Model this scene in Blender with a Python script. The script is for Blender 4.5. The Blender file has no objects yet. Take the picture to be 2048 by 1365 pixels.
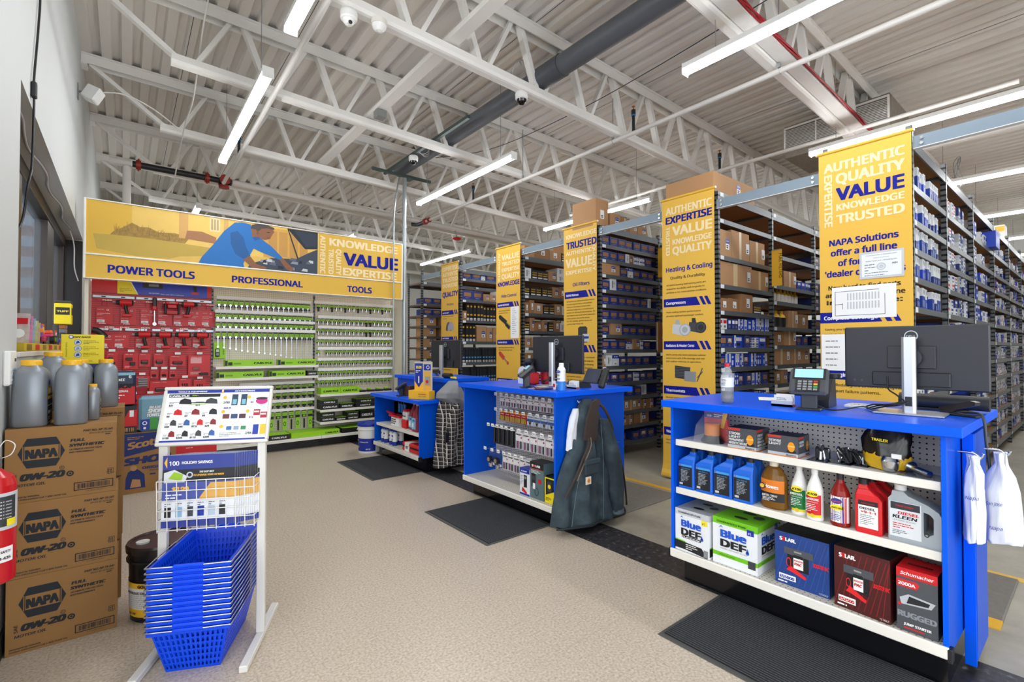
import bpy, math, random
from math import sin, cos, pi, radians as R
from mathutils import Vector, Matrix, Euler

SC = bpy.context.scene
COL = SC.collection
# ---------------------------------------------------------------- camera
cd = bpy.data.cameras.new('camera'); cam = bpy.data.objects.new('camera', cd); COL.objects.link(cam)
cd.sensor_width = 36.0; cd.lens = 36.0*960/2048; cd.clip_start = 0.05; cd.clip_end = 200
cam.location = (0, 0, 1.4); cam.rotation_euler = (R(90+.925), 0, R(-38.9))
SC.camera = cam
# ---------------------------------------------------------------- world: bright overcast day beyond the shop front
W = bpy.data.worlds.new('world'); SC.world = W; W.use_nodes = True
bg = W.node_tree.nodes['Background']; bg.inputs[0].default_value = (0.90, 0.95, 1.0, 1); bg.inputs[1].default_value = 3.2
SC.view_settings.view_transform = 'Standard'; SC.view_settings.look = 'None'
SC.view_settings.exposure = 0.30; SC.view_settings.gamma = 1.0; SC.view_settings.use_curve_mapping = False
LAMP_STRENGTH = 36.0
SC.cycles.max_bounces = 7; SC.cycles.diffuse_bounces = 4; SC.cycles.glossy_bounces = 3
SC.cycles.transmission_bounces = 5; SC.cycles.transparent_max_bounces = 10
SC.cycles.sample_clamp_indirect = 6.0; SC.cycles.caustics_reflective = False; SC.cycles.caustics_refractive = False
# ---------------------------------------------------------------- helpers
rnd = random.Random(7)
def lin(h):
    h = h.lstrip('#'); o = []
    for i in (0, 2, 4):
        v = int(h[i:i+2], 16)/255
        o.append(v/12.92 if v <= .04045 else ((v+.055)/1.055)**2.4)
    return (o[0], o[1], o[2], 1)
_M = {}
def mat(hx, rough=.5, metal=0, var=.05, scale=9, emit=0, name=None, alpha=1, trans=0, spec=.5, bump=0):
    k = (hx, rough, metal, var, scale, emit, name, alpha, trans, spec, bump)
    if k in _M: return _M[k]
    m = bpy.data.materials.new(name or 'surface_'+hx.strip('#')); m.use_nodes = True
    nt = m.node_tree; p = nt.nodes['Principled BSDF']; c = lin(hx)
    p.inputs['Roughness'].default_value = rough; p.inputs['Metallic'].default_value = metal
    p.inputs['Specular IOR Level'].default_value = spec
    p.inputs['Base Color'].default_value = c
    if trans: p.inputs['Transmission Weight'].default_value = trans; p.inputs['IOR'].default_value = 1.35
    if alpha < 1: p.inputs['Alpha'].default_value = alpha
    if emit:
        p.inputs['Emission Color'].default_value = c; p.inputs['Emission Strength'].default_value = emit
    elif var or bump:
        tc = nt.nodes.new('ShaderNodeTexCoord'); n = nt.nodes.new('ShaderNodeTexNoise')
        n.inputs['Scale'].default_value = scale; n.inputs['Detail'].default_value = 2
        nt.links.new(tc.outputs['Object'], n.inputs['Vector'])
        mx = nt.nodes.new('ShaderNodeMix'); mx.data_type = 'RGBA'
        mx.inputs[6].default_value = tuple(min(1, v*(1+var)+var*.004) for v in c[:3])+(1,)
        mx.inputs[7].default_value = tuple(v*(1-var) for v in c[:3])+(1,)
        nt.links.new(n.outputs['Fac'], mx.inputs[0]); nt.links.new(mx.outputs[2], p.inputs['Base Color'])
        if bump:
            b = nt.nodes.new('ShaderNodeBump'); b.inputs['Strength'].default_value = bump; b.inputs['Distance'].default_value = .01
            nt.links.new(n.outputs['Fac'], b.inputs['Height']); nt.links.new(b.outputs[0], p.inputs['Normal'])
    _M[k] = m
    return m
def nodes(m): return m.node_tree.nodes, m.node_tree.links, m.node_tree.nodes['Principled BSDF']
def math_n(N, L, op, a, b=None, c=None):
    n = N.new('ShaderNodeMath'); n.operation = op
    for i, v in enumerate((a, b, c)):
        if v is None: continue
        if isinstance(v, (int, float)): n.inputs[i].default_value = v
        else: L.new(v, n.inputs[i])
    return n.outputs[0]
def axes_out(N, L, ref='Object'):
    tc = N.new('ShaderNodeTexCoord'); s = N.new('ShaderNodeSeparateXYZ'); L.new(tc.outputs[ref], s.inputs[0]); return s.outputs
def mixc(N, L, f, a, b):
    mx = N.new('ShaderNodeMix'); mx.data_type = 'RGBA'; L.new(f, mx.inputs[0])
    for i, v in ((6, a), (7, b)):
        if isinstance(v, tuple): mx.inputs[i].default_value = v
        else: L.new(v, mx.inputs[i])
    return mx.outputs[2]
_PB = {}
def pegboard(hx, ax, pitch=.0254, r=.16):
    """board with a regular grid of punched holes; ax = the two object axes that span it"""
    k = (hx, ax, pitch, r)
    if k in _PB: return _PB[k]
    m = bpy.data.materials.new('pegboard'); m.use_nodes = True; N, L, p = nodes(m)
    s = axes_out(N, L); d = []
    for a in ax:
        q = math_n(N, L, 'DIVIDE', s['XYZ'.index(a)], pitch)
        q = math_n(N, L, 'FRACT', q); q = math_n(N, L, 'SUBTRACT', q, .5); d.append(math_n(N, L, 'MULTIPLY', q, q))
    e = math_n(N, L, 'LESS_THAN', math_n(N, L, 'ADD', d[0], d[1]), r*r)
    L.new(mixc(N, L, e, lin(hx), (.012, .011, .01, 1)), p.inputs['Base Color']); p.inputs['Roughness'].default_value = .55
    _PB[k] = m; return m

class Fr:
    """a plane: origin o, right u, up v, outward n"""
    def __init__(s, o, u, v):
        s.o, s.u, s.v = Vector(o), Vector(u), Vector(v); s.n = s.u.cross(s.v)
    def __call__(s, a, b, c=0): return s.o+s.u*a+s.v*b+s.n*c
def front(w, d, h, z=0): return Fr((-w/2, -d/2, z), (1, 0, 0), (0, 0, 1))
def right(w, d, h, z=0): return Fr((w/2, -d/2, z), (0, 1, 0), (0, 0, 1))
def left(w, d, h, z=0): return Fr((-w/2, d/2, z), (0, -1, 0), (0, 0, 1))
def top(w, d, h, z=0): return Fr((-w/2, -d/2, z+h), (1, 0, 0), (0, 1, 0))

_T = {}
SANS = None
try: SANS = bpy.data.fonts.load(bpy.utils.system_resource('DATAFILES', path='fonts')+'/NotoSansHebrew-Regular.woff2')      # ships with Blender; else the built-in face
except Exception: pass
def glyphs(s):
    k = s
    if k in _T: return _T[k]
    cu = bpy.data.curves.new('lettering', 'FONT'); cu.body = s; cu.font = SANS or cu.font; cu.size = 1; cu.resolution_u = 2; cu.fill_mode = 'FRONT'
    o = bpy.data.objects.new('lettering', cu); me = bpy.data.meshes.new_from_object(o)
    v = [(q.co.x, q.co.y) for q in me.vertices]; f = [tuple(q.vertices) for q in me.polygons]
    bpy.data.objects.remove(o); bpy.data.curves.remove(cu); bpy.data.meshes.remove(me)
    x0 = min((q[0] for q in v), default=0); x1 = max((q[0] for q in v), default=1)
    _T[k] = (v, f, x0, x1); return _T[k]
CAP = .714 if SANS else .69
def face_normal_up(pts, n):
    a = Vector((0, 0, 0))
    for i in range(len(pts)):
        a += Vector(pts[i]).cross(Vector(pts[(i+1) % len(pts)]))
    return a.dot(n) >= 0
def catmull(p, k=5, closed=False):
    p = [Vector(q) for q in p]; n = len(p); o = []
    for i in range(n if closed else n-1):
        g = (lambda j: p[j % n]) if closed else (lambda j: p[min(max(j, 0), n-1)])
        a, b, c, d = g(i-1), g(i), g(i+1), g(i+2)
        for t in range(k):
            u = t/k
            o.append(.5*((2*b)+(c-a)*u+(2*a-5*b+4*c-d)*u*u+(3*b-a-3*c+d)*u**3))
    if not closed: o.append(p[-1])
    return o

class MB:
    def __init__(s): s.v, s.f, s.m, s.s, s.mats = [], [], [], [], []
    def mi(s, m):
        if m not in s.mats: s.mats.append(m)
        return s.mats.index(m)
    def add(s, vs, fs, m, smooth=False):
        b = len(s.v); k = s.mi(m); s.v += [tuple(q) for q in vs]
        for f in fs: s.f.append(tuple(b+i for i in f)); s.m.append(k); s.s.append(smooth)
    def box(s, x0, x1, y0, y1, z0, z1, m, b=0, fm=None):
        """box; b = edge chamfer; fm = {face: material} with faces '-x' '+x' '-y' '+y' '-z' '+z'"""
        lo, hi = (x0, y0, z0), (x1, y1, z1)
        if b <= 0:
            vs = [(x, y, z) for z in (z0, z1) for y in (y0, y1) for x in (x0, x1)]
            fs = {'-z': (0, 2, 3, 1), '+z': (4, 5, 7, 6), '-y': (0, 1, 5, 4), '+y': (2, 6, 7, 3), '-x': (0, 4, 6, 2), '+x': (1, 3, 7, 5)}
            if not fm: s.add(vs, fs.values(), m)
            else:
                for k, f in fs.items(): s.add([vs[i] for i in f], [(0, 1, 2, 3)], fm.get(k, m))
            return
        b = min(b, .49*(x1-x0), .49*(y1-y0), .49*(z1-z0)); vs = []; idx = {}
        for i in range(8):
            sg = [(i >> a) & 1 for a in range(3)]
            for a in range(3):
                q = [(hi[j] if sg[j] else lo[j])+(0 if j == a else (-b if sg[j] else b)) for j in range(3)]
                idx[(tuple(sg), a)] = len(vs); vs.append(q)
        base = len(s.v); s.v += [tuple(q) for q in vs]; ctr = Vector([(lo[j]+hi[j])/2 for j in range(3)])
        def put(ii, mm):
            pts = [Vector(vs[i])-ctr for i in ii]; c = sum(pts, Vector())/len(pts)
            nn = (pts[1]-pts[0]).cross(pts[2]-pts[0])
            if nn.dot(c) < 0: ii = ii[::-1]
            s.f.append(tuple(base+i for i in ii)); s.m.append(s.mi(mm)); s.s.append(False)
        for a in range(3):
            o1, o2 = [j for j in range(3) if j != a]
            for sd in (0, 1):
                ring = []
                for (p, q) in ((0, 0), (1, 0), (1, 1), (0, 1)):
                    sg = [0, 0, 0]; sg[a] = sd; sg[o1] = p; sg[o2] = q; ring.append(idx[(tuple(sg), a)])
                put(ring, (fm or {}).get(('+' if sd else '-')+'xyz'[a], m))
            for p in (0, 1):
                for q in (0, 1):
                    A = [0, 0, 0]; A[o1] = p; A[o2] = q; B = A[:]; B[a] = 1
                    put([idx[(tuple(A), o1)], idx[(tuple(A), o2)], idx[(tuple(B), o2)], idx[(tuple(B), o1)]], m)
        for i in range(8):
            sg = tuple((i >> a) & 1 for a in range(3)); put([idx[(sg, a)] for a in range(3)], m)
    def bx(s, w, d, h, m, z=0, b=0, x=0, y=0, fm=None): s.box(x-w/2, x+w/2, y-d/2, y+d/2, z, z+h, m, b, fm)
    def quad(s, pts, m): s.add(pts, [tuple(range(len(pts)))], m)
    def rect(s, fr, x, y, w, h, m, z=.001): s.add([fr(x, y, z), fr(x+w, y, z), fr(x+w, y+h, z), fr(x, y+h, z)], [(0, 1, 2, 3)], m)
    def poly(s, fr, pts, m, z=.001):
        s.add([fr(a, b, z) for a, b in pts], [tuple(range(len(pts)))], m)
    def disc(s, fr, x, y, r, m, z=.001, n=16, ry=None):
        ry = ry or r; s.poly(fr, [(x+r*cos(2*pi*i/n), y+ry*sin(2*pi*i/n)) for i in range(n)], m, z)
    def ring(s, fr, x, y, r0, r1, m, z=.001, n=20, k=1):
        vs = []; fs = []
        for i in range(n):
            a = 2*pi*i/n; vs += [fr(x+r0*cos(a), y+r0*k*sin(a), z), fr(x+r1*cos(a), y+r1*k*sin(a), z)]
        for i in range(n): j = (i+1) % n; fs.append((2*i, 2*i+1, 2*j+1, 2*j))
        s.add(vs, fs, m)
    def text(s, fr, t, x, y, h, m, w=None, z=.0014, al='l', bold=.0, sh=0, rot=0):
        """lettering with cap height h, width w (or natural), left/centre/right at x, baseline y"""
        v, f, x0, x1 = glyphs(t); k = h/CAP; nat = (x1-x0)*k
        sx = k if w is None else k*w/max(nat, 1e-6); W_ = (x1-x0)*sx
        off = {'l': 0, 'c': -W_/2, 'r': -W_}[al]; ca, sa = cos(rot), sin(rot); o = []
        B_ = bold*1.15
        for q_, (da, db) in enumerate([(0, 0)] if not bold else [(-B_, 0), (B_, 0)] if bold < .018 else [(-B_, -B_*.6), (B_, -B_*.6), (-B_, B_*.6), (B_, B_*.6)]+([(0, -B_*.6), (0, B_*.6)] if bold > .033 else [])):
            o = []
            for a, b in v:
                p = off+(a+da-x0)*sx+sh*b*k; q = (b+db)*k
                o.append(fr(x+p*ca-q*sa, y+p*sa+q*ca, z+q_*.00016))
            s.add(o, f, m)
    def lines(s, fr, x, y, w, n, dy, h, m, z=.0012, seed=1, al='l'):
        """greeked body copy: rows of short strokes"""
        r = random.Random(seed)
        for i in range(n):
            xx = x; end = x+w*(r.uniform(.72, 1) if i < n-1 else r.uniform(.3, .7))
            while xx < end:
                ww = min(h*r.uniform(1.2, 4.6), end-xx); s.rect(fr, xx, y-i*dy, ww, h, m, z); xx += ww+h*.6
    def barcode(s, fr, x, y, w, h, m, n=26, z=.0012, seed=3):
        r = random.Random(seed); xx = x; st = w/n
        while xx < x+w-st*.5:
            b = st*r.choice((.35, .5, .9)); s.rect(fr, xx, y, b, h, m, z); xx += b+st*r.choice((.3, .5, .8))
    def cyl(s, p0, p1, r, m, n=14, r2=None, caps=True, smooth=True):
        p0, p1 = Vector(p0), Vector(p1); d = (p1-p0).normalized(); a = Vector((0, 0, 1)) if abs(d.z) < .9 else Vector((1, 0, 0))
        u = d.cross(a).normalized(); w = d.cross(u); r2 = r if r2 is None else r2; vs = []
        for p, q in ((p0, r), (p1, r2)):
            for i in range(n): vs.append(p+(u*cos(2*pi*i/n)+w*sin(2*pi*i/n))*q)
        s.add(vs, [(i, i+n, (i+1) % n+n, (i+1) % n) for i in range(n)], m, smooth)
        if caps: s.add(vs, [tuple(range(n)), tuple(range(2*n-1, n-1, -1))], m)
    def lathe(s, prof, m, c=(0, 0, 0), n=20, sy=1, smooth=True, ms=None, cap=True):
        """prof = [(radius, z)...] bottom to top; ms = material per band"""
        vs = []
        for r, z in prof:
            for i in range(n): vs.append((c[0]+r*cos(2*pi*i/n), c[1]+r*sy*sin(2*pi*i/n), c[2]+z))
        for j in range(len(prof)-1):
            mm = ms[j] if ms else m
            b = [vs[j*n+i] for i in range(n)]+[vs[(j+1)*n+i] for i in range(n)]
            s.add(b, [(i, (i+1) % n, (i+1) % n+n, i+n) for i in range(n)], mm, smooth)
        if cap:
            if prof[0][0] > 1e-4: s.add(vs[:n], [tuple(range(n-1, -1, -1))], ms[0] if ms else m)
            if prof[-1][0] > 1e-4: s.add(vs[-n:], [tuple(range(n))], ms[-1] if ms else m)
    def loft(s, rings, m, closed=True, smooth=True, caps=True, ms=None):
        n = len(rings[0]); vs = [p for r in rings for p in r]; fs = []
        for j in range(len(rings)-1):
            for i in range(n if closed else n-1):
                k = (i+1) % n; fs.append((j*n+i, j*n+k, (j+1)*n+k, (j+1)*n+i))
        s.add(vs, fs, m, smooth)
        if caps and closed:
            s.add(rings[0], [tuple(range(n-1, -1, -1))], m); s.add(rings[-1], [tuple(range(n))], m)
    def tube(s, pts, r, m, n=7, k=5, smooth=True, spline=True):
        p = catmull(pts, k) if spline and len(pts) > 2 else [Vector(q) for q in pts]
        rings = []; u = None
        for i, q in enumerate(p):
            d = (p[min(i+1, len(p)-1)]-p[max(i-1, 0)]).normalized()
            if u is None: u = d.orthogonal().normalized()
            u = (u-d*u.dot(d))
            u = u.normalized() if u.length > 1e-6 else d.orthogonal().normalized()
            w = d.cross(u); rr = r[i*(len(r)-1)//max(1, len(p)-1)] if isinstance(r, (list, tuple)) else r
            rings.append([q+(u*cos(2*pi*j/n)+w*sin(2*pi*j/n))*rr for j in range(n)])
        s.loft(rings, m, True, smooth)
    def extrude(s, fr, pts, z0, z1, m, m2=None):
        """prism: 2d outline on a plane pushed from z0 to z1 along its normal"""
        n = len(pts); A = [fr(a, b, z0) for a, b in pts]; B = [fr(a, b, z1) for a, b in pts]
        ar = sum(pts[i][0]*pts[(i+1) % n][1]-pts[(i+1) % n][0]*pts[i][1] for i in range(n))
        fs = [(i, (i+1) % n, (i+1) % n+n, i+n) for i in range(n)]; e1 = tuple(range(n-1, -1, -1)); e2 = tuple(range(n, 2*n))
        if ar < 0: fs = [f[::-1] for f in fs]; e1 = e1[::-1]; e2 = e2[::-1]
        s.add(A+B, fs+[e1], m); s.add(A+B, [e2], m2 or m)
    def xf(s, M, i0=0):
        for i in range(i0, len(s.v)): s.v[i] = tuple(M @ Vector(s.v[i]))
        return s
    def mesh(s, name):
        me = bpy.data.meshes.new(name); me.from_pydata(s.v, [], s.f)
        for m in s.mats: me.materials.append(m)
        me.polygons.foreach_set('material_index', s.m); me.polygons.foreach_set('use_smooth', s.s); me.update(); return me

def link(name, data, parent=None, loc=(0, 0, 0), rz=0):
    o = bpy.data.objects.new(name, data); COL.objects.link(o); o.location = loc; o.rotation_euler = (0, 0, rz)
    if parent: o.parent = parent
    return o
def tag(o, label, cat, group=None, kind=None):
    if label: o['label'] = label
    if cat: o['category'] = cat
    if group: o['group'] = group
    if kind: o['kind'] = kind
    return o
def thing(name, label, cat, loc=(0, 0, 0), rz=0, group=None): return tag(link(name, None, None, loc, rz), label, cat, group)
def part(name, mb, parent, loc=(0, 0, 0), rz=0, label=None):
    o = link(name, mb.mesh(name) if isinstance(mb, MB) else mb, parent, loc, rz)
    if label: o['label'] = label
    return o
def solo(name, mb, label, cat, loc=(0, 0, 0), rz=0, group=None, kind=None):
    return tag(link(name, mb.mesh(name) if isinstance(mb, MB) else mb, None, loc, rz), label, cat, group, kind)
def struct(name, mb, parent=None, loc=(0, 0, 0), rz=0):
    o = link(name, mb.mesh(name), parent, loc, rz)
    if not parent: o['kind'] = 'structure'
    return o
def clone(src, loc, rz=None, label=None, group=None, scale=None, parent=None):
    def rec(a, p):
        c = a.copy(); COL.objects.link(c); c.parent = p
        for k in a.children: rec(k, c)
        return c
    c = rec(src, parent); c.location = loc
    if rz is not None: c.rotation_euler = (0, 0, rz)
    if label: c['label'] = label
    if group: c['group'] = group
    if scale: c.scale = scale
    return c
def onemb(f):
    b = MB(); f(b); return b
ORD = ['first', 'second', 'third', 'fourth', 'fifth', 'sixth', 'seventh', 'eighth', 'ninth', 'tenth', 'eleventh', 'twelfth', 'thirteenth',
       'fourteenth', 'fifteenth', 'sixteenth', 'seventeenth', 'eighteenth', 'nineteenth', 'twentieth', 'twenty-first', 'twenty-second',
       'twenty-third', 'twenty-fourth', 'twenty-fifth', 'twenty-sixth', 'twenty-seventh', 'twenty-eighth', 'twenty-ninth', 'thirtieth',
       'thirty-first', 'thirty-second', 'thirty-third', 'thirty-fourth', 'thirty-fifth', 'thirty-sixth', 'thirty-seventh', 'thirty-eighth']
# ---------------------------------------------------------------- shared materials
WHITE = mat('#efefec', .45); OFFW = mat('#e4e1d8', .5); STEELW = mat('#eceae5', .45, var=.03); CREAM = mat('#dcd5c4', .5)
BLACK = mat('#17171a', .4); BLACKG = mat('#0d0d10', .12); INK = mat('#16161a', .6, var=0); GREY = mat('#8a8d90', .5); DGREY = mat('#3c3f42', .45)
CHROME = mat('#c9ccd0', .22, 1, var=.02); GALV = mat('#a9b0b4', .35, .8); NBLUE = mat('#12319f', .45); NAVY = mat('#1b2a63', .5); YEL = mat('#f6bd2c', .5, var=.02); YELP = mat('#f4d9a0', .5, var=.0); RED = mat('#d2161e', .4)
GREEN = mat('#8fd419', .45); KRAFT = mat('#b98a5c', .75, var=.08, scale=5); KRAFT2 = mat('#a87748', .75, var=.08, scale=5); KRAFTI = mat('#23262b', .8, var=0)
PAPER = mat('#f4f4f2', .6, var=.01); PRINT = mat('#6d7076', .6, var=0); YELB = mat('#f7e017', .45)
# ---------------------------------------------------------------- room shell
WX, XE, YN, YF = -.43, 19.5, -3.0, 16.0          # left wall, right wall, open shop front behind the camera, far wall
def zdeck(x): return 4.84-.008*x
def zbot(x): return 4.20-.026*x
m_tile = bpy.data.materials.new('vinyl_tile'); m_tile.use_nodes = True; N, L, p = nodes(m_tile)
s = axes_out(N, L)
tc = N.new('ShaderNodeTexCoord')
n1 = N.new('ShaderNodeTexNoise'); n1.inputs['Scale'].default_value = 85; n1.inputs['Detail'].default_value = 3; L.new(tc.outputs['Object'], n1.inputs[0])
n2 = N.new('ShaderNodeTexNoise'); n2.inputs['Scale'].default_value = 1.1; L.new(tc.outputs['Object'], n2.inputs[0])
n3 = N.new('ShaderNodeTexNoise'); n3.inputs['Scale'].default_value = 38; n3.inputs['Detail'].default_value = 4; L.new(tc.outputs['Object'], n3.inputs[0])
def ramp(N, L, f, *st):
    r = N.new('ShaderNodeValToRGB'); L.new(f, r.inputs[0]); e = r.color_ramp.elements
    while len(e) < len(st): e.new(.5)
    for k, (q, c) in zip(e, st): k.position = q; k.color = c
    return r.outputs[0]
c1 = ramp(N, L, n1.outputs['Fac'], (.30, lin('#9f917f')), (.5, lin('#c2b4a2')), (.72, lin('#d8cdbd')))
c2 = mixc(N, L, math_n(N, L, 'MULTIPLY', n3.outputs['Fac'], .5), c1, lin('#b3a491'))
fx = math_n(N, L, 'FRACT', math_n(N, L, 'DIVIDE', math_n(N, L, 'ADD', s[0], 30.43), .3048))
fy = math_n(N, L, 'FRACT', math_n(N, L, 'DIVIDE', math_n(N, L, 'ADD', s[1], 30.1), .3048))
j = math_n(N, L, 'MAXIMUM', math_n(N, L, 'LESS_THAN', fx, .007), math_n(N, L, 'LESS_THAN', fy, .007))
L.new(mixc(N, L, math_n(N, L, 'MULTIPLY', j, .35), c2, lin('#857866')), p.inputs['Base Color'])
L.new(math_n(N, L, 'MULTIPLY_ADD', n2.outputs['Fac'], .18, .24), p.inputs['Roughness']); p.inputs['Specular IOR Level'].default_value = .42
m_conc = bpy.data.materials.new('concrete'); m_conc.use_nodes = True; N, L, p = nodes(m_conc)
tc = N.new('ShaderNodeTexCoord')
n1 = N.new('ShaderNodeTexNoise'); n1.inputs['Scale'].default_value = 2.2; n1.inputs['Detail'].default_value = 8; n1.inputs['Roughness'].default_value = .65; L.new(tc.outputs['Object'], n1.inputs[0])
L.new(ramp(N, L, n1.outputs['Fac'], (.3, lin('#8d877b')), (.6, lin('#aca593')), (.8, lin('#bdb6a6'))), p.inputs['Base Color']); p.inputs['Roughness'].default_value = .45
m_glue = bpy.data.materials.new('old_adhesive'); m_glue.use_nodes = True; N, L, p = nodes(m_glue)
tc = N.new('ShaderNodeTexCoord')
n1 = N.new('ShaderNodeTexNoise'); n1.inputs['Scale'].default_value = 30; n1.inputs['Detail'].default_value = 6; L.new(tc.outputs['Object'], n1.inputs[0])
L.new(ramp(N, L, n1.outputs['Fac'], (.35, lin('#1d1c1e')), (.6, lin('#36353a')), (.75, lin('#77757a'))), p.inputs['Base Color']); p.inputs['Roughness'].default_value = .5
f = MB()
f.quad([(WX-.3, YN, 0), (2.64, YN, 0), (2.64, YF, 0), (WX-.3, YF, 0)], m_tile)
f.quad([(2.64, YN, 0), (2.99, YN, 0), (2.99, YF, 0), (2.64, YF, 0)], m_glue)
f.quad([(2.99, YN, 0), (XE, YN, 0), (XE, YF, 0), (2.99, YF, 0)], m_conc)
struct('floor', f)
b = MB(); b.box(4.19, 4.262, -2, 12, .0005, .002, mat('#e2b13a', .5, var=.12, scale=30)); struct('trim_1', b)
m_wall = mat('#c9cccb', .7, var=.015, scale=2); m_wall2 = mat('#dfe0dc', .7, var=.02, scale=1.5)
wy0, wy1, wz0, wz1 = 3.50, 8.2, 1.385, 2.79
w = MB()
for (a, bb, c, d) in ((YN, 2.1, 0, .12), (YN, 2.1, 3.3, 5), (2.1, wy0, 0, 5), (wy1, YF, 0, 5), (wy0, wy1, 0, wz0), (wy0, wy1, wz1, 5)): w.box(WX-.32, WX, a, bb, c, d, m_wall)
struct('wall_left', w)
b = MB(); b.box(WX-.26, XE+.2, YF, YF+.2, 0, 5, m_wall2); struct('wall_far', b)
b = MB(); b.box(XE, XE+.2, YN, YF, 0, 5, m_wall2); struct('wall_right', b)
b = MB(); b.box(4.6, XE, YN-.2, YN, 0, 5, m_wall2); b.box(WX-.32, 4.6, YN-.2, YN, 3.4, 5, m_wall2); struct('wall_front', b)  # unseen front wall, put in to keep outside light off the nearest rack
b = MB(); b.box(WX, WX+.012, 2.1, 6.9, 0, .10, mat('#1c1c1e', .4)); struct('baseboard_left', b)
# window in the left wall: dark bronze frame, two panes
brz = mat('#3a322e', .4, .2, var=.03); glass = mat('#8fa3b8', .03, var=0, alpha=.3, name='window_glass')
b = MB(); gx = WX-.22
for (y0, y1) in ((wy0, 5.0), (6.55, 7.05), (wy1-.07, wy1)): b.box(gx-.05, gx+.05, y0, y1, wz0, wz1, brz, .004)
b.box(gx-.05, gx+.05, wy0, wy1, wz0, wz0+.06, brz, .004); b.box(gx-.06, gx+.06, wy0, wy1, wz1-.12, wz1, brz, .004)
b.box(gx-.03, gx+.22, wy1-.015, wy1-.0005, wz0, wz1-.02, mat('#201e22', .4))
wn = struct('window_1', b)
b = MB(); b.box(gx-.006, gx, wy0+.3, wy1-.05, wz0+.05, wz1-.1, glass); part('window_pane', b, wn)
b = MB(); b.box(WX-.32, WX+.012, wy0, wy1, wz0-.03, wz0, mat('#d9d5cc', .5), .004); part('window_sill', b, wn)
# unseen glazing added in the left wall to let daylight onto the counter fronts
b = MB()
for y in (-2.95, -1.3, .4, 2.05): b.box(gx-.05, gx+.05, y-.05, y+.05, .12, 3.3, brz, .004)
for z in (.17, 2.3, 3.25): b.box(gx-.05, gx+.05, YN, 2.1, z-.05, z+.05, brz, .004)
wn = struct('window_added', b); b = MB(); b.box(gx-.006, gx, -2.9, 2.0, .2, 3.2, mat('#f2f6fa', .03, var=0, alpha=.06, name='added_window_glass')); part('window_pane', b, wn)
# neighbouring clapboard building seen through the glass
b = MB(); ext = bpy.data.materials.new('red_clapboard'); ext.use_nodes = True; N, L, p = nodes(ext); s = axes_out(N, L)
q = math_n(N, L, 'FRACT', math_n(N, L, 'DIVIDE', s[2], .55))
L.new(mixc(N, L, math_n(N, L, 'LESS_THAN', q, .5), lin('#4b525d'), lin('#3f2f2b')), p.inputs['Base Color'])
b.box(-11, -1.3, 18, 21, 0, 7, ext); solo('neighbouring_building', b, 'grey and red striped building outside the shop window', 'building')
b = MB(); b.quad([(-40, -10, -.06), (-.7, -10, -.06), (-.7, 60, -.06), (-40, 60, -.06)], mat('#77797c', .8)); o = struct('ground_outside', b)
# ceiling: ribbed metal deck
b = MB(); per = .186; mdk = mat('#dcd7d0', .55, var=.03, scale=3); x = WX; xs = []
while x < XE+.1: xs += [(x, 0), (x+.088, 0), (x+.104, .042), (x+.168, .042)]; x += per
xs = [(a, zdeck(a)+h) for a, h in xs]
for (a, za), (c, zc) in zip(xs, xs[1:]): b.quad([(a, YN, za), (a, YF, za), (c, YF, zc), (c, YN, zc)], mdk)
for xx in (.52, 1.45, 3.31, 5.17, 7.03, 8.9): b.box(xx, xx+.006, YN, YF, zdeck(xx)-.002, zdeck(xx)+.001, mat('#4a4a48', .8))
struct('ceiling', b)
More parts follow.
